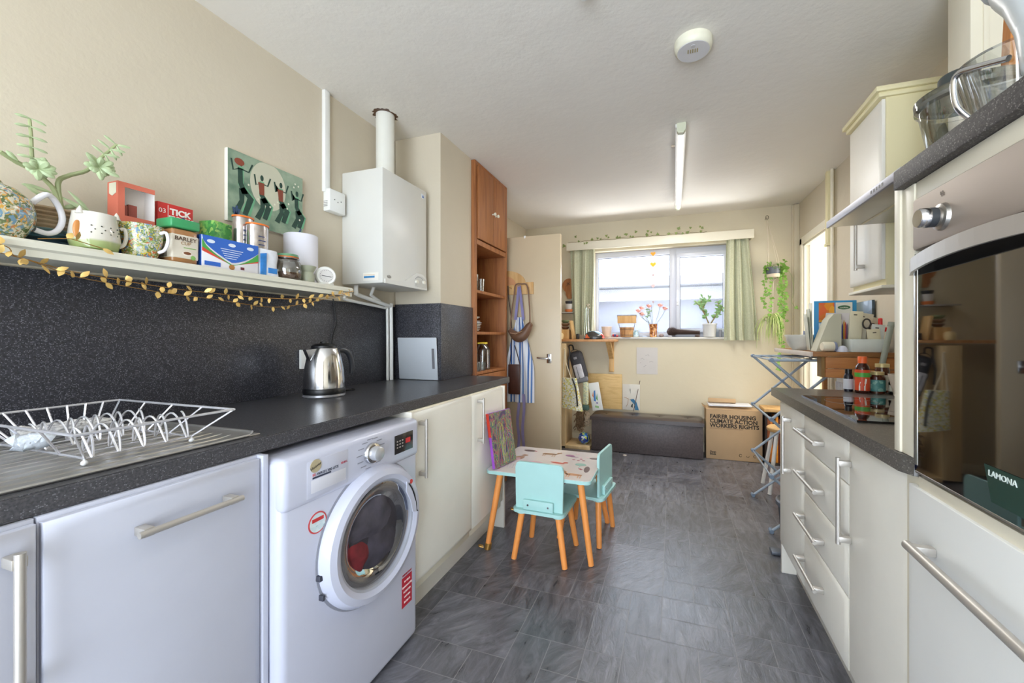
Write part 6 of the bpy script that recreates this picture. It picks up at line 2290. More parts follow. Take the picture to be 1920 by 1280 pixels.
part('spider_leaves', lf, mat('#b3c27a', 0.5, var=0.25), t)['kind'] = 'stuff'
base(t)
# paper drawing on the wall
t = thing('pencil_drawing', 'pale sheet of paper with faint pencil marks taped below the window', 'paper')
q = MB()
q.box(-0.37, 4.3175, 0.772, -0.155, 4.3195, 1.055)
part('sheet', q, mat('#cdc8c4', 0.8, var=0.02), t)
q = MB()
for pl in ([(-0.33, 0.93), (-0.31, 0.94), (-0.29, 0.925)], [(-0.28, 0.97), (-0.25, 0.98), (-0.24, 0.965)], [(-0.335, 0.89), (-0.325, 0.895)], [(-0.24, 0.90), (-0.22, 0.91), (-0.20, 0.90)], [(-0.30, 0.85), (-0.27, 0.865)]):
    q.tube([(x, 4.317, z) for x, z in pl], 0.0016, 4)
part('pencil_marks', q, mat('#8a8788', 0.8), t)
base(t)
# ================================================================ far left corner: shelf with bits, bags, bench
t = thing('corner_shelf', 'narrow wooden shelf on angled brackets at sill height beside the window', 'shelf')
q = MB()
q.box(WX0 + 0.002, 4.02, 1.118, -0.56, 4.282, 1.142, 0.003)
part('board', q, wood('orange_shelf_wood', '#b98350', '#cf9a68', 5), t)
q = MB()
q.box(-0.66, 4.285, 0.79, -0.61, 4.319, 1.116, 0.003)
part('bracket_post', q, M_PINE, t)
q = MB()
q.prism([(-0.66, 4.05, 1.117), (-0.66, 4.10, 1.117), (-0.66, 4.285, 0.99), (-0.66, 4.285, 0.93)], (0.05, 0, 0))
part('bracket_strut', q, M_PINE, t)
base(t)
ZB = 1.1425
t = thing('bike_helmet', 'glossy red, dark and pale blue child helmet lying on the corner shelf', 'helmet')
q = MB()
rgs = []
for j in range(9):
    f = j / 8
    a = math.pi / 2 * f
    rgs.append([q.bm.verts.new((-0.80 + 0.11 * math.cos(a) * math.cos(th) * (1 + 0.15 * math.cos(th)), 4.085 + 0.058 * math.cos(a) * math.sin(th), ZB + 0.012 + 0.078 * math.sin(a))) for th in [2 * math.pi * i / 30 for i in range(30)]])
q.rings(rgs)
part('shell', q, cells('helmet_graphics', ['#c8432f', '#3b3a38', '#e0653a', '#8fb3c5', '#d8452f'], 9, 0.2, 0.6, dist=0.1), t)
q = MB()
q.lathe([(0.10, 0), (0.102, 0.006), (0.098, 0.013)], (-0.795, 4.085, ZB), seg=30, sy=0.57)
part('rim', q, M_BLACK, t)
base(t)
t = thing('glass_vase', 'tall clear glass bottle vase with a dried sprig in front of the bunched curtain', 'vase')
q = MB()
q.lathe([(0.036, 0), (0.04, 0.005), (0.039, 0.1), (0.028, 0.2), (0.022, 0.29), (0.028, 0.34)], (-0.885, 4.183, ZB), seg=26, caps=False)
part('glass_body', q, glassy('pale_green_glass', (0.88, 0.95, 0.88, 1), 0.2), t)
q = MB()
q.tube([(-0.89, 4.175, 1.2), (-0.885, 4.175, 1.4), (-0.87, 4.17, 1.5)], 0.002, 5)
for dx, dz in ((0, 0), (0.015, -0.02), (-0.012, 0.012), (0.01, 0.015)):
    q.ball((-0.87 + dx, 4.17, 1.5 + dz), 0.009)
part('dried_sprig', q, mat('#c9b9a5', 0.8), t)
base(t)
t = thing('photo_holder', 'small light wood upright standing askew by the wooden box on the corner shelf', 'frame')
q = MB()
q.box(-1.03, 4.05, ZB, -1.012, 4.16, ZB + 0.2, 0.002, rot=Matrix.Rotation(R(-9), 3, 'Y'))
part('frame', q, M_PINE, t)
base(t)
q = MB()
q.box(-1.165, 4.06, ZB, -1.05, 4.17, ZB + 0.105, 0.003)
solo('wooden_box', q, M_PINE, 'pale wooden box under the pile of small things on the corner shelf', 'box')
for i, (hx_, r_, lbl) in enumerate((('#6b4a34', 0.04, 'dark brown wooden bowl lowest in the pile on the wooden box'), ('#8f6a4a', 0.045, 'mid brown dish in the pile on the wooden box'), ('#7f8a62', 0.044, 'greenish dish topmost in the pile on the wooden box'))):
    q = MB()
    q.lathe([(r_ * 0.6, 0), (r_, 0.02), (r_, 0.03), (r_ * 0.8, 0.028), (0, 0.008)], (-1.105, 4.115, ZB + 0.1055 + i * 0.0345), seg=22)
    base(solo('dish', q, mat(hx_, 0.5, var=0.2, scale=60), lbl, 'dish'))
# upper little shelf with cups, and wooden cutting shape
q = MB()
q.box(-1.30, 4.19, 1.43, -1.055, 4.319, 1.442, 0.002)
solo('ledge', q, mat('#a9a6a4', 0.5), 'small grey ledge on the far wall above the corner shelf', 'ledge')
for hcol, z0, h, r_, lb in (('#dd7a3c', 0, 0.03, 0.042, 'orange enamel dish on the small grey ledge'), ('#cfccc8', 0.031, 0.06, 0.038, 'pale grey cup on the orange dish'), ('#2b2b30', 0.092, 0.03, 0.04, 'black lid resting on the pale grey cup')):
    q = MB()
    q.lathe([(r_ * 0.8, 0), (r_, h * 0.5), (r_, h), (r_ - 0.004, h), (0, h * 0.5)], (-1.10, 4.245, 1.4425 + z0), seg=24)
    base(solo('enamel_dish' if z0 == 0 else ('cup' if z0 < 0.05 else 'lid'), q, mat(hcol, 0.4), lb, 'dish' if z0 == 0 else ('cup' if z0 < 0.05 else 'lid')))
t = thing('cutting_board', 'round-ended dark-edged wooden board with burnt lettering hung on the far wall', 'board')
q = MB()
pts = []
for i in range(24):
    a = R(-60 + 300 * i / 23)
    pts.append((-1.115 + 0.075 * math.cos(a), 4.30, 1.745 + 0.08 * math.sin(a)))
pts += [(-1.15, 4.30, 1.64), (-1.13, 4.30, 1.60), (-1.09, 4.30, 1.595), (-1.065, 4.30, 1.62), (-1.065, 4.30, 1.66)]
q.prism(pts, (0, 0.015, 0))
part('board', q, wood('chestnut_board', '#9a6238', '#b67c4c', 6), t)
text('lettering', 'JK', 0.045, (-1.12, 4.2992, 1.75), '-y', mat('#2f1f18', 0.6, var=0), t, 'CENTER')
base(t)
q = MB()
q.lathe([(0.016, 0), (0.018, 0.004), (0.018, 0.05), (0.014, 0.058)], (-0.955, 4.06, ZB), seg=18)
solo('small_pot', q, M_BLACK, 'little black pot at the front of the corner shelf by the helmet', 'pot')
q = MB()
q.lathe([(0.03, 0.0), (0.036, 0.02), (0.036, 0.05), (0.028, 0.066), (0, 0.07)], (-1.14, 4.035 + 0.0, ZB), seg=24)
solo('candle_globe', q, mat('#e8cf9a', 0.5), 'round yellowish candle at the front of the corner shelf by the open door', 'candle')
# low cubby unit behind the door, ball, furry thing
t = thing('cubby_unit', 'pale plywood cubby unit beside the bench, partly behind the open door', 'shelf unit')
q = MB()
q.box(-1.20, 4.0, 0.02, -1.078, 4.31, 1.10, 0.002)
q.box(-1.078, 4.0, 0.0, -0.815, 4.31, 0.035, 0.002)
part('side_board', q, wood('plywood', '#cdb184', '#d9c096', 4), t)
base(t)
q = MB()
q.ball((-0.895, 4.10, 0.036 + 0.062), 0.062, seg=24, rings=16)
solo('sequin_ball', q, cells('blue_sequins', ['#1f3f9a', '#2c58b8', '#dfe6ee', '#173080', '#5fb0c9', '#3a6fd0', '#c9d96a'], 60, 0.2, 0.6), 'blue sequinned ball on the floor of the cubby beside the bench', 'ball')
t = thing('fur_hat', 'shaggy brown fur piece hanging in the cubby above the sequinned ball', 'fur')
rf = random.Random(8)
q = MB()
for i in range(170):
    p = Vector((-0.955 + rf.uniform(-0.045, 0.045), 4.16 + rf.uniform(-0.04, 0.04), rf.uniform(0.18, 0.41)))
    d = Vector((rf.uniform(-0.5, 0.5), rf.uniform(-0.9, 0.1), rf.uniform(-1, -0.2)))
    q.leaf(p, d, rf.uniform(0.03, 0.05), 0.012, up=(0, -1, 0.1), thick=0.002)
q.ball((-0.955, 4.16, 0.29), 0.05, (0.9, 0.7, 2.2))
part('fur', q, mat('#7a634c', 0.95, var=0.5, scale=50), t)['kind'] = 'stuff'
base(t)
q = MB()
for i in range(90):
    p = Vector((-0.875 + rf.uniform(-0.02, 0.02), 4.20 + rf.uniform(-0.02, 0.02), rf.uniform(0.22, 0.36)))
    q.leaf(p, (rf.uniform(-0.5, 0.5), rf.uniform(-0.9, 0.1), rf.uniform(-1, -0.2)), 0.03, 0.01, up=(0, -1, 0.1), thick=0.002)
q.ball((-0.875, 4.20, 0.29), 0.03, (0.8, 0.7, 2))
solo('fur_scarf', q, mat('#cbb69c', 0.95, var=0.4, scale=50), 'cream fur scarf hanging beside the brown fur in the cubby', 'scarf')
# bags hanging on the wall hooks above the cubby
t = thing('backpack', 'small black backpack with a grey front pocket hanging under the corner shelf', 'backpack')
q = MB()
rt = Matrix.Rotation(R(-16), 3, 'Y')
q.box(-1.03, 4.06, 0.70, -0.885, 4.17, 1.02, 0.045, rot=rt, seg=4)
part('body', q, mat('#3a3a40', 0.7, var=0.15, scale=40), t)
q = MB()
q.box(-0.985, 4.035, 0.715, -0.895, 4.065, 0.88, 0.02, rot=rt, seg=4)
part('front_pocket', q, mat('#c3c2c9', 0.5, var=0.15, scale=25), t)
q = MB()
q.box(-0.965, 4.03, 0.69, -0.84, 4.07, 0.745, 0.015, rot=rt, seg=3)
part('base_pocket', q, mat('#77787f', 0.6, var=0.1), t)
q = MB()
for dx, dz0, dz1 in ((-0.025, 0.72, 0.86), (0.012, 0.73, 0.85)):
    q.tube([(-0.955 + dx - 0.03 * (dz - 0.78) / 0.1, 4.031, dz) for dz in (dz0, (dz0 + dz1) / 2, dz1)], 0.0025, 6)
q.tube([(-0.985 + 0.05 * math.cos(a), 4.058, 0.985 + 0.05 * math.sin(a)) for a in [R(x) for x in range(20, 200, 20)]], 0.003, 6)
part('zips', q, mat('#1c1c20', 0.5), t)
q = MB()
q.box(-1.0, 4.05, 0.93, -0.965, 4.062, 0.955, 0.004, rot=rt)
part('round_badge', q, mat('#8f8f96', 0.5), t)
q = MB()
q.tube([(-1.04, 4.04, 0.78), (-1.05, 4.035, 0.9), (-1.04, 4.05, 1.0), (-1.06, 4.1, 1.07), (-1.03, 4.13, 1.075), (-1.01, 4.1, 1.03)], 0.008, 8)
part('straps', q, M_BLK2, t)
base(t)
t = thing('tote_bag', 'cloth tote bag printed with yellow and grey dots hanging below the backpack', 'bag')
q = MB()
def totf(u, v):
    a = 2 * math.pi * u
    w = 0.075 + 0.035 * (1 - v)
    k = (abs(math.cos(a)) ** 2.6 + abs(math.sin(a)) ** 2.6) ** (-1 / 2.6)
    return (-1.02 + 0.03 * (1 - v) + w * k * math.cos(a) + 0.004 * math.sin(6 * a), 3.955 + (0.018 + 0.022 * (1 - v) * 1.2) * k * math.sin(a) + 0.003 * math.sin(11 * u + 5 * v), 0.425 + 0.32 * v - 0.02 * math.cos(a) * (1 - v))
rgs = [[q.bm.verts.new(totf(i / 36, j / 12)) for i in range(36)] for j in range(13)]
q.rings(rgs)
part('bag_body', q, cells('dotted_tote_print', ['#d9d8c6', '#d9d8c6', '#c9c86a', '#e3e2d2', '#a9b0ae', '#d9d8c6', '#d3b93e'], 95), t)
q = MB()
q.tube([(-1.085, 3.955, 0.74), (-1.08, 3.965, 0.9), (-1.075, 3.985, 1.04)], 0.006, 6)
q.tube([(-1.0, 3.955, 0.74), (-1.06, 3.965, 0.9), (-1.075, 3.985, 1.04)], 0.006, 6)
q.cyl((-1.085, 3.985, 1.045), (-1.085, 4.0005, 1.045), 0.005, seg=8)
part('handles', q, mat('#d9cfb8', 0.8), t)
q = MB()
q.tube([(-0.985, 3.94, 0.74), (-0.95, 3.925, 0.66), (-0.93, 3.915, 0.55), (-0.925, 3.92, 0.46)], 0.009, 6)
part('dark_straps', q, M_BLK2, t)
base(t)
t = thing('shopping_bag', 'second dotted bag with dark green base, half hidden behind the dotted tote', 'bag')
q = MB()
q.box(-0.90, 4.03, 0.455, -0.84, 4.09, 0.70, 0.02, seg=3)
part('bag_body', q, cells('sage_tote_print', ['#bcc4ad', '#c9cdb4', '#a3ad96', '#d3cf9a'], 95), t)
q = MB()
q.box(-0.905, 4.028, 0.40, -0.835, 4.092, 0.456, 0.015, seg=3)
part('green_base', q, mat('#3f5a50', 0.7), t)
base(t)
t = thing('greeting_card', 'white printed magazine with a blue and green picture leaning beside the bench', 'magazine')
q = MB()
rtm = Matrix.Rotation(R(10), 3, 'Y')
q.box(-0.825, 4.085, 0.40, -0.715, 4.093, 0.69, 0.001, rot=Matrix.Rotation(R(-10), 3, 'Y'))
part('cover', q, mat('#dfe0de', 0.5, var=0.02), t)
for nm, hcol, pts in (('blue_shape', '#3a78b8', [(-0.79, 0.50), (-0.765, 0.49), (-0.775, 0.61), (-0.79, 0.60)]), ('orange_shape', '#d87a4a', [(-0.805, 0.55), (-0.79, 0.53), (-0.795, 0.6)]), ('green_shape', '#5a9a5a', [(-0.765, 0.52), (-0.745, 0.50), (-0.755, 0.58)]), ('green_patch', '#8fb87a', [(-0.775, 0.43), (-0.735, 0.425), (-0.735, 0.445), (-0.775, 0.45)]), ('purple_shape', '#6a5aa0', [(-0.77, 0.475), (-0.745, 0.468), (-0.75, 0.49)])):
    q = MB()
    q.prism([(x, 4.0848, z) for x, z in pts], (0, -0.0006, 0))
    part(nm, q, mat(hcol, 0.5, var=0.1), t)
base(t)
# leaning wood panel and toucan-like bird picture
q = MB()
q.box(-0.90, 4.285, 0.386, -0.522, 4.303, 0.765, 0.002, rot=Matrix.Rotation(R(1.5), 3, 'X'))
solo('wood_panel', q, wood('butcher_block', '#c9a466', '#dcbb80', 9, (0.15, 1, 1.4)), 'square pale beech panel leaning against the far wall on the bench', 'board')
t = thing('bird_picture', 'white board picture of a blue-tailed bird leaning on the bench by the wall', 'picture')
q = MB()
q.box(-0.518, 4.30, 0.386, -0.335, 4.308, 0.66, 0.001)
part('board', q, mat('#d5d1c8', 0.6, var=0.04, scale=10), t)
q = MB()
q.prism([(-0.43, 4.2992, 0.50), (-0.40, 4.2992, 0.505), (-0.37, 4.2992, 0.47), (-0.345, 4.2992, 0.388), (-0.385, 4.2992, 0.388), (-0.395, 4.2992, 0.45), (-0.43, 4.2992, 0.485)], (0, -0.002, 0))
part('blue_bird', q, mat('#2f6f96', 0.5, var=0.2, scale=30), t)
q = MB()
for pts in ([(-0.44, 0.50), (-0.425, 0.497), (-0.44, 0.49)], [(-0.425, 0.44), (-0.405, 0.46), (-0.41, 0.41), (-0.43, 0.42)], [(-0.44, 0.60), (-0.435, 0.62), (-0.43, 0.56)]):
    q.prism([(x, 4.2992, z) for x, z in pts], (0, -0.002, 0))
part('dark_details', q, mat('#3a3f3a', 0.6), t)
q = MB()
for pts in ([(-0.50, 0.52), (-0.455, 0.505)], [(-0.455, 0.505), (-0.46, 0.45), (-0.48, 0.42)]):
    q.tube([(x, 4.299, z) for x, z in pts], 0.002, 5)
part('twigs', q, mat('#a9743c', 0.6), t)
base(t)
q = MB()
q.cyl((-0.40, 4.27, 0.378), (-0.335, 4.315, 0.70), 0.0035, seg=8)
solo('stick', q, mat('#6b5a52', 0.6), 'thin dark stick leaning against the far wall by the bird picture', 'stick')
# bench
t = thing('storage_bench', 'long brown faux-leather storage bench with a tufted padded lid against the far wall', 'bench')
bx0, bx1, by0, by1 = -0.80, 0.272, 4.01, 4.295
M_LTH = mat('#4d4340', 0.38, var=0.12, scale=30, bump=0.12, bs=150)
s = NT('brown_faux_leather').set(0.42)
s.base(s.ramp(s.noise(60, 4), [(0.3, '#453d3e'), (0.7, '#564d4d')]))
s.bump(s.noise(180, 3), 0.3, 0.003)
q = MB()
q.box(bx0, by0 + 0.004, 0.005, bx1, by1, 0.315, 0.006)
part('box_body', q, s.m, t)
q = MB()
NX, NY = 48, 12
def lidf(u, v):
    x = bx0 - 0.012 + (bx1 - bx0 + 0.02) * u
    y = by0 - 0.012 + (by1 - by0 + 0.012) * v
    z = 0.372
    for i in range(4):
        for j in (0.5,):
            cx_ = bx0 + (bx1 - bx0) * (i + 0.5) / 4
            d2 = ((x - cx_) / 0.05) ** 2 + ((y - (by0 + by1) / 2) / 0.035) ** 2
            z -= 0.014 * math.exp(-d2)
    e = min(u, 1 - u) * NX / 3
    e2 = min(v, 1 - v) * NY / 2.5
    k = min(1, e, e2)
    z -= 0.02 * (1 - k) ** 2
    return (x, y, z)
tp = [[q.bm.verts.new(lidf(i / NX, j / NY)) for j in range(NY + 1)] for i in range(NX + 1)]
for i in range(NX):
    for j in range(NY):
        q._f([tp[i][j], tp[i + 1][j], tp[i + 1][j + 1], tp[i][j + 1]])
edge = [tp[i][0] for i in range(NX + 1)] + [tp[NX][j] for j in range(1, NY + 1)] + [tp[i][NY] for i in range(NX - 1, -1, -1)] + [tp[0][j] for j in range(NY - 1, 0, -1)]
lo = [q.bm.verts.new((v.co.x, v.co.y, 0.3165 + 0.002 * math.sin(v.co.x * 60))) for v in edge]
for i in range(len(edge)):
    q._f([edge[i], edge[(i + 1) % len(edge)], lo[(i + 1) % len(edge)], lo[i]])
q._f(lo)
lid = part('padded_lid', q, mat('#463b38', 0.28, var=0.1, scale=20, coat=0.2), t)
for i in range(4):
    q = MB()
    q.ball((bx0 + (bx1 - bx0) * (i + 0.5) / 4, (by0 + by1) / 2, 0.362), 0.008, (1, 1, 0.5))
    part('tuft_button', q, mat('#3a3230', 0.4), lid)
base(t)
# cardboard box with campaign lettering
t = thing('cardboard_box', 'brown cardboard box printed with bold black campaign words beside the bench', 'box')
x0, x1, y0, y1 = 0.302, 0.785, 4.09, 4.31
M_CARD = mat('#b89a76', 0.8, var=0.05, scale=6)
q = MB()
q.box(x0, y0, 0.002, x1, y1, 0.475, 0.003)
part('carton', q, M_CARD, t)
q = MB()
q.prism([(x0, y0, 0.475), (x1, y0, 0.475), (x1 - 0.01, y0 + 0.07, 0.49), (x0 - 0.005, y0 + 0.07, 0.498)], (0, 0, 0.003))
q.prism([(x0, y0 + 0.01, 0.474), (x0 - 0.03, y0 + 0.02, 0.50), (x0 - 0.03, y1 - 0.01, 0.50), (x0, y1 - 0.01, 0.474)], (0, 0, 0.003))
part('top_flaps', q, M_CARD, t)
kt = mat('#2c2621', 0.7, var=0.0)
for i, s_ in enumerate(('FAIRER HOUSING', 'CLIMATE ACTION', 'WORKERS RIGHTS')):
    text('lettering', s_, 0.0515, (x0 + 0.033, y0 - 0.0006, 0.393 - i * 0.043), '-y', kt, t, sx=0.98, bold=0.0016)
text('lettering', 'and 25 other progressive policies for a better future', 0.0135, (x0 + 0.033, y0 - 0.0006, 0.292), '-y', mat('#7d6248', 0.7, var=0), t)
text('lettering', 'Open', 0.024, (x0 + 0.033, y0 - 0.0006, 0.062), '-y', kt, t, bold=0.001)
text('lettering', 'Stock', 0.024, (x0 + 0.033, y0 - 0.0006, 0.042), '-y', kt, t, bold=0.001)
q = MB()
for i, dx in enumerate((0.30, 0.36, 0.42)):
    q.tube([(x0 + dx + 0.012 * math.cos(a), y0 - 0.0005, 0.055 + 0.012 * math.sin(a)) for a in [R(x) for x in range(180 if i == 1 else 20, 361 if i == 1 else 340, 20)]], 0.0018, 5)
part('printed_symbols', q, kt, t)
base(t)
t = thing('folded_papers', 'sheaf of white papers lying on the cardboard box', 'papers')
q = MB()
q.box(0.325, 4.105, 0.506, 0.70, 4.28, 0.519, 0.004, rot=Matrix.Rotation(R(-1), 3, 'Y'))
part('sheets', q, mat('#dedfe6', 0.6, var=0.03), t)
base(t)
q = MB()
q.box(0.33, 4.20, 0.524, 0.575, 4.225, 0.563, 0.001, rot=Matrix.Rotation(R(-28), 3, 'X'))
solo('card_sheet', q, M_CARD, 'folded strip of brown card on the papers on the cardboard box', 'card')
# low cupboard with vertical books in the corner
t = thing('low_bookcase', 'low wooden-topped open case in the far right corner, dark inside', 'bookcase')
q = MB()
q.box(0.80, 4.05, 0.0, 0.815, 4.262, 0.485)
q.box(1.055, 4.05, 0.0, 1.07, 4.262, 0.485)
q.box(0.80, 4.25, 0.0, 1.07, 4.262, 0.485)
q.box(0.815, 4.05, 0.0, 1.055, 4.25, 0.02)
part('case', q, mat('#2b211c', 0.6), t)
q = MB()
q.box(0.788, 4.035, 0.4855, 1.073, 4.264, 0.515, 0.003)
part('top_board', q, M_PINE, t)
base(t)
for i in range(10):
    x = 0.82 + i * 0.0228
    hcol = ('#8f4a1f', '#c9782a', '#2e1c18', '#e0922f', '#5c2418', '#b8602a', '#241a1a', '#d68a34', '#7a3a1c', '#3a2018')[i]
    q = MB()
    q.box(x, 4.075, 0.0205, x + 0.020, 4.24, 0.44 - 0.018 * (i % 3), 0.001)
    base(solo('book', q, mat(hcol, 0.5, var=0.25, scale=30), ('%s upright spine in the low case in the far right corner' % ('russet', 'amber', 'dark brown', 'bright orange', 'maroon', 'burnt orange', 'near-black', 'golden orange', 'chestnut', 'deep umber')[i]), 'book', 'upright spines in the low case'))

q = MB()
q.prism([(-0.47, 3.925, 0.001), (-0.44, 3.92, 0.001), (-0.432, 3.94, 0.001), (-0.462, 3.945, 0.001)], (0, 0, 0.006))
solo('paper_scrap', q, mat('#e3d6cc', 0.7), 'tiny crumpled paper scrap on the floor in front of the bench', 'paper')
# ================================================================ clothes airer, stool, bin
t = thing('clothes_airer', 'grey folding tiered clothes airer standing beyond the right worktop', 'clothes airer')
AX0, AX1, AY0, AY1 = 0.556, 0.93, 2.66, 3.225
ZT = [1.03, 0.677, 0.337, 0.012]
M_AIR = mat('#9aa6b2', 0.45, 0.0, 0.05)
fr_ = MB()
jn = MB()
for y in (AY0, AY1):
    for k in range(3):
        for a, b_ in (((AX0, ZT[k]), (AX1, ZT[k + 1])), ((AX1, ZT[k]), (AX0, ZT[k + 1]))):
            q = MB()
            off = 0.006 if a[0] == AX0 else -0.006
            p0, p1 = Vector((a[0], y + off, a[1])), Vector((b_[0], y + off, b_[1]))
            q.cyl(p0, p1, 0.0085, seg=10)
            part('cross_bar', q, M_AIR, t)
        jn.cyl((0.5 * (AX0 + AX1), y - 0.016, 0.5 * (ZT[k] + ZT[k + 1])), (0.5 * (AX0 + AX1), y + 0.016, 0.5 * (ZT[k] + ZT[k + 1])), 0.011, seg=12)
    for z in ZT:
        for x in (AX0, AX1):
            jn.cyl((x, y - 0.018, z), (x, y + 0.018, z), 0.0125, seg=12)
part('joints', jn, mat('#7a8a9c', 0.5), t)
q = MB()
for z in ZT[:3]:
    for x in (AX0, AX1):
        q.cyl((x, AY0, z), (x, AY1, z), 0.0055, seg=8)
part('side_rails', q, mat('#9aa4ae', 0.35, 0.5), t)
q = MB()
for y in (AY0, AY1):
    q.cyl((AX0, y, 1.03), (AX1 + 0.08, y, 1.035), 0.0085, seg=10)
for i in range(1, 6):
    x = AX0 + (AX1 - AX0) * i / 6
    q.cyl((x, AY0, 1.032), (x, AY1, 1.032), 0.003, seg=6)
part('top_rails', q, M_AIR, t)
base(t)
t = thing('stool', 'small stool with white legs and a round pale wood seat behind the clothes airer', 'stool')
c = Vector((0.80, 3.42, 0))
q = MB()
q.lathe([(0.11, 0.452), (0.115, 0.46), (0.115, 0.475), (0.108, 0.482), (0, 0.482)], c, seg=30)
part('seat', q, M_PINE, t)
for dx, dy in ((-1, -1), (1, -1), (-1, 1), (1, 1)):
    q = MB()
    q.cyl(c + Vector((dx * 0.12, dy * 0.12, 0.001)), c + Vector((dx * 0.06, dy * 0.06, 0.455)), 0.014, seg=12)
    part('leg', q, mat('#e4e0d8', 0.4), t)
base(t)
t = thing('waste_bin', 'dark grey plastic bin beside the far end of the right units', 'bin')
c = Vector((0.65, 2.415, 0))
q = MB()
q.lathe([(0.085, 0.001), (0.09, 0.006), (0.112, 0.27), (0.105, 0.27), (0.083, 0.01), (0, 0.01)], c, seg=34, caps=False)
part('bucket', q, mat('#3a3e46', 0.5, var=0.05), t)
q = MB()
q.lathe([(0.112, 0.262), (0.122, 0.268), (0.122, 0.288), (0.114, 0.294), (0.102, 0.288)], c, seg=34, caps=False)
part('rim', q, mat('#565c66', 0.4), t)
q = MB()
q.box(c.x - 0.15, c.y - 0.03, 0.001, c.x - 0.07, c.y + 0.03, 0.022, 0.008)
part('pedal', q, mat('#565c66', 0.4), t)
base(t)

# ================================================================ craft desk in the right-hand corner
t = thing('craft_desk', 'wooden wall desk with a planked box front piled with craft things on the right wall', 'desk')
dx0, dx1, dy0, dy1, dz = 0.735, 1.128, 2.54, 3.36, 1.085
M_PLK = wood('cedar_planks', '#a9693a', '#bd8048', 6, (0.12, 1, 1.2))
q = MB()
q.box(dx0, dy0, dz - 0.025, dx1, dy1, dz, 0.002)
tp_ = part('desk_top', q, wood('dark_oak_top', '#7d5330', '#a3713f', 6, (0.12, 1, 1)), t)
q = MB()
q.box(dx0 - 0.012, dy0 - 0.001, dz - 0.026, dx0, dy1, dz + 0.001, 0.001)
part('white_edge', q, mat('#cfc3b8', 0.5, var=0.05), tp_)
for z0, z1 in ((0.995, 1.058), (0.945, 0.992)):
    q = MB()
    q.box(dx0 + 0.065, dy0 + 0.012, z0, dx1, dy0 + 0.032, z1, 0.003)
    part('plank', q, M_PLK, t)
q = MB()
q.prism([(dx0 + 0.05, dy0 + 0.033, 0.945), (dx0 + 0.05, dy0 + 0.033, 1.058), (dx0 + 0.05, dy0 + 0.10, 1.058), (dx0 + 0.05, dy0 + 0.10, 0.945)], (0.018, 0, 0))
part('side_board', q, wood('olive_brown_wood', '#8a6a3c', '#9c7c4c', 5), t)
q = MB()
for y in (dy0 + 0.035, dy1 - 0.06):
    q.box(1.02, y, 0.0, 1.045, y + 0.03, dz - 0.026)
part('post', q, M_PLK, t)
base(t)
DZ = dz + 0.0015
def bx(name, label, cat, x0, y0, z0, x1, y1, z1, m, rot=None, bev=0.001, group=None):
    q = MB()
    q.box(x0, y0, z0, x1, y1, z1, bev, rot=rot)
    return base(solo(name, q, m, label, cat, group))
# white bowl
t = thing('mixing_bowl', 'white ribbed mixing bowl at the near left of the craft desk', 'bowl')
c = Vector((0.745, 2.755, DZ))
c = Vector((0.785, 2.90, DZ))
q = MB()
q.lathe([(0.055, 0), (0.06, 0.006), (0.084, 0.035), (0.088, 0.05), (0.09, 0.052), (0.096, 0.08), (0.102, 0.09), (0.102, 0.096), (0.096, 0.094), (0.06, 0.012), (0, 0.01)], c, seg=40, caps=False)
part('bowl', q, mat('#d8d7cc', 0.25, coat=0.3), t)
base(t)
bx('phone', 'small phone standing up in the white mixing bowl', 'phone', 0.785, 2.89, DZ + 0.03, 0.825, 2.905, DZ + 0.12, mat('#8d8fa0', 0.3), Matrix.Rotation(R(8), 3, 'X'))
# book / folders row
t = thing('book', 'tall blue and orange childrens book standing upright on the craft desk', 'book')
q = MB()
q.box(0.815, 2.79, DZ, 1.03, 2.805, DZ + 0.30, 0.002)
part('cover', q, mat('#2d8fc9', 0.45, var=0.02), t)
q = MB()
q.box(0.838, 2.7885, DZ + 0.17, 0.918, 2.7898, DZ + 0.288)
part('orange_panel', q, cells('orange_picture', ['#e5922f', '#e06a3a', '#e8a83a', '#d97a35'], 22, dist=0.05), t)
q = MB()
q.box(0.838, 2.7885, DZ + 0.01, 0.918, 2.7898, DZ + 0.165)
q.box(0.924, 2.7885, DZ + 0.01, 1.008, 2.7898, DZ + 0.288)
part('white_panels', q, mat('#dfe0d8', 0.5), t)
q = MB()
q.prism([(0.966 + 0.032 * math.cos(a), 2.7884, DZ + 0.258 + 0.012 * math.sin(a)) for a in [2 * math.pi * i / 24 for i in range(24)]], (0, -0.001, 0))
bd_ = part('green_badge', q, mat('#3c6b4a', 0.5), t)
text('lettering', 'cookies', 0.013, (0.966, 2.7868, DZ + 0.2535), '-y', mat('#e6ead8', 0.5, var=0), bd_, 'CENTER')
base(t)
for i, (dx_, hcol, h_, lb) in enumerate(((0.0, '#c9cabb', 0.22, 'pale grey-green folder outermost in the leaning papers'), (0.014, '#b9baa9', 0.25, 'beige-grey folder second in the leaning papers'), (0.026, '#d6d4c4', 0.285, 'cream folder against the blue book'))):
    bx('folder', lb, 'folder', 0.765 + dx_ * 0.8, 2.73, DZ + 0.001, 0.769 + dx_ * 0.8, 2.785, DZ + h_, mat(hcol, 0.6), Matrix.Rotation(R(-5 + 2 * i), 3, 'Y'))
t = thing('picture_card', 'white craft sheet with a purple rainbow drawing before the blue book', 'paper')
q = MB()
q.prism([(0.835, 2.755, DZ), (0.965, 2.755, DZ), (0.985, 2.765, DZ + 0.222), (0.868, 2.765, DZ + 0.225)], (0, 0.002, 0))
part('sheet', q, mat('#dddbe0', 0.6, var=0.02), t)
q = MB()
A_ = []
for i in range(11):
    a = R(95 + 80 * i / 10)
    A_.append((0.95 + 0.10 * math.cos(a), DZ + 0.12 + 0.095 * math.sin(a)))
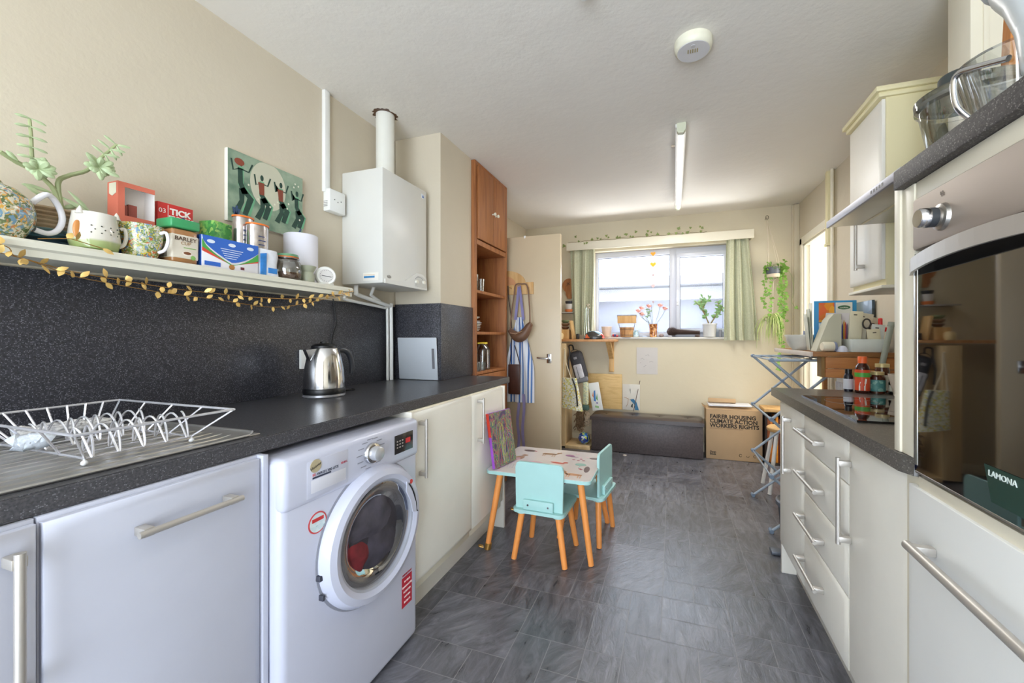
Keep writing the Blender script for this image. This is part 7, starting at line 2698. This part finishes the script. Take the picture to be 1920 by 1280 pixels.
for i in range(11):
    a = R(175 - 80 * i / 10)
    A_.append((0.95 + 0.075 * math.cos(a), DZ + 0.115 + 0.07 * math.sin(a)))
q.prism([(x, 2.7515, z) for x, z in A_], (0, 0.001, 0))
part('rainbow_stroke', q, mat('#6a5fb0', 0.6, var=0.25, scale=60), t)
base(t)
t = thing('magazine_file', 'grey-beige slanted magazine file in the middle of the craft desk', 'magazine file')
q = MB()
q.prism([(0.775, 2.62, DZ), (0.896, 2.62, DZ), (0.896, 2.62, DZ + 0.212), (0.86, 2.62, DZ + 0.212), (0.835, 2.62, DZ + 0.18), (0.79, 2.62, DZ + 0.05)], (0, 0.1, 0))
part('case', q, mat('#bdbba6', 0.55, var=0.02), t)
base(t)
# pots, rolls
t = thing('paint_pot', 'cream paint pot with a grey-blue lid lying on its side on the craft desk', 'pot')
q = MB()
q.lathe([(0.022, -0.03), (0.027, -0.022), (0.027, 0.025)], (0.818, 2.58, DZ + 0.028), (1, 0.15, 0), 26)
part('body', q, mat('#dcd6c0', 0.4), t)
q = MB()
q.lathe([(0.0275, 0.0255), (0.0275, 0.037)], (0.818, 2.58, DZ + 0.028), (1, 0.15, 0), 26)
part('lid', q, mat('#7f89a5', 0.4), t)
base(t)
q = MB()
q.ball((0.884, 2.572, DZ + 0.001), 0.026, (1.1, 0.9, 1.3), seg=20, rings=14)
bmesh.ops.bisect_plane(q.bm, geom=q.bm.verts[:] + q.bm.edges[:] + q.bm.faces[:], plane_co=(0, 0, DZ), plane_no=(0, 0, -1), clear_outer=True)
bmesh.ops.holes_fill(q.bm, edges=q.bm.edges)
solo('plastic_dome', q, mat('#cfd3e2', 0.25), 'milky blue plastic dome lid between the paint pot and the white tub', 'lid')
t = thing('storage_tub', 'long translucent white tub of craft packets at the near edge of the desk', 'tub')
q = MB()
for q4 in ((0.922, 2.56, 1.09, 2.564), (0.922, 2.694, 1.09, 2.698), (0.922, 2.564, 0.926, 2.694), (1.086, 2.564, 1.09, 2.694)):
    q.box(q4[0], q4[1], DZ, q4[2], q4[3], DZ + 0.07, 0.001)
q.box(0.926, 2.564, DZ, 1.086, 2.694, DZ + 0.004)
part('tub_body', q, mat('#d5dbd6', 0.3), t)
base(t)
# pens in a holder
t = thing('pen_pot', 'low grey pot behind the white tub packed with pens and brushes', 'pen pot')
q = MB()
q.box(0.912, 2.70, DZ, 0.965, 2.75, DZ + 0.07, 0.003)
part('pot', q, mat('#9a9a95', 0.5), t)
base(t)
for i, (hcol, h_, dx_, lb) in enumerate((('#e0702c', 0.14, 0.006, 'orange felt pen standing in the pen pot'), ('#efe6d0', 0.15, 0.012, 'white brush handle standing in the pen pot'), ('#3a3f9a', 0.11, 0.019, 'blue felt pen standing in the pen pot'), ('#d9a83a', 0.13, 0.027, 'mustard pencil standing in the pen pot'), ('#c94a3a', 0.12, 0.034, 'red pencil standing in the pen pot'), ('#5a2f6e', 0.11, 0.042, 'purple marker standing in the pen pot'))):
    q = MB()
    y_ = 2.725
    h_ += 0.05
    q.cyl((0.916 + dx_, y_, DZ + 0.0702), (0.916 + dx_ + 0.002, y_ + 0.003, DZ + h_ - 0.012), 0.0036, seg=10)
    q.cyl((0.916 + dx_ + 0.002, y_ + 0.003, DZ + h_ - 0.012), (0.916 + dx_ + 0.002, y_ + 0.003, DZ + h_), 0.003, 0.001, seg=10)
    base(solo('pen', q, mat(hcol, 0.4), lb, 'pen', 'pens in the pen pot'))
# header-card packets sticking out of the tub
rp = random.Random(12)
pk = [(1.03, 2.575, 0.125, -6, '#d8d0b4', 'cream header-card packet nearest in the white tub'), (1.05, 2.595, 0.15, 6, '#cfd3cf', 'pale grey header-card packet second in the white tub'), (0.965, 2.63, 0.225, 4, '#dcd6bc', 'tall cream card with a punched hole in the white tub'), (1.01, 2.655, 0.215, 12, '#c9c4b0', 'tallest beige packet at the back of the white tub'), (1.045, 2.675, 0.195, 20, '#b7ae9a', 'tan packet at the very back of the white tub')]
for i, (x, y, h_, an, hcol, lb) in enumerate(pk):
    t = thing('craft_packet', lb, 'packet', 'craft packets in the white tub')
    q = MB()
    q.box(x - 0.03, y, DZ + 0.01, x + 0.03, y + 0.003, DZ + h_, 0.001, rot=Matrix.Rotation(R(an), 3, 'Y'))
    part('card', q, mat(hcol, 0.6, var=0.04), t)
    q = MB()
    q.box(x - 0.008, y - 0.001, DZ + h_ - 0.022, x + 0.008, y - 0.0002, DZ + h_ - 0.017, 0, rot=Matrix.Rotation(R(an), 3, 'Y'))
    part('hang_hole', q, mat('#3f3d38', 0.6), t)
    base(t)
t = thing('scissors', 'black-handled scissors standing among the craft packets', 'scissors')
q = MB()
q.tube([(1.012 + 0.018 * math.cos(a), 2.618, DZ + 0.155 + 0.026 * math.sin(a)) for a in [2 * math.pi * i / 18 for i in range(18)]], 0.004, 8, True)
q.tube([(1.04 + 0.014 * math.cos(a), 2.62, DZ + 0.135 + 0.02 * math.sin(a)) for a in [2 * math.pi * i / 18 for i in range(18)]], 0.004, 8, True)
part('finger_loops', q, mat('#35322e', 0.5), t)
q = MB()
q.cyl((1.014, 2.618, DZ + 0.13), (1.005, 2.618, DZ + 0.01), 0.004, 0.001, seg=6)
part('blades', q, M_STEEL, t)
base(t)
t = thing('hole_punch', 'bright red moulded stamp tool on top of the craft packets', 'tool')
q = MB()
q.box(1.06, 2.60, DZ + 0.08, 1.085, 2.625, DZ + 0.12, 0.006, seg=3)
q.box(1.055, 2.60, DZ + 0.11, 1.10, 2.625, DZ + 0.135, 0.006, seg=3)
q.box(1.062, 2.602, DZ + 0.13, 1.08, 2.622, DZ + 0.185, 0.007, seg=3)
part('body', q, mat('#d3302f', 0.35), t)
base(t)
# pictures leaning on the wall behind
t = thing('framed_picture', 'dark blue-green framed picture leaning at the back of the craft desk', 'picture')
q = MB()
q.box(1.108, 2.80, DZ, 1.122, 3.10, DZ + 0.30, 0.002)
part('picture', q, cells('misty_picture', ['#2b3f48', '#1f3029', '#3c5262', '#2a3c2c'], 4, 0.3, 0.3, dist=0.3), t)
base(t)
t = thing('grey_tube', 'long grey-green cardboard tube leaning against the craft desk', 'tube')
q = MB()
q.cyl((0.80, 2.41, 0.002), (1.088, 2.541, 1.225), 0.0135, seg=18)
q.cyl((1.088, 2.541, 1.225), (1.0927, 2.543, 1.245), 0.016, seg=18)
part('tube', q, mat('#8f958a', 0.5), t)
# ================================================================ origins at the base of everything left
for o_ in list(WORLD):
    base(o_)
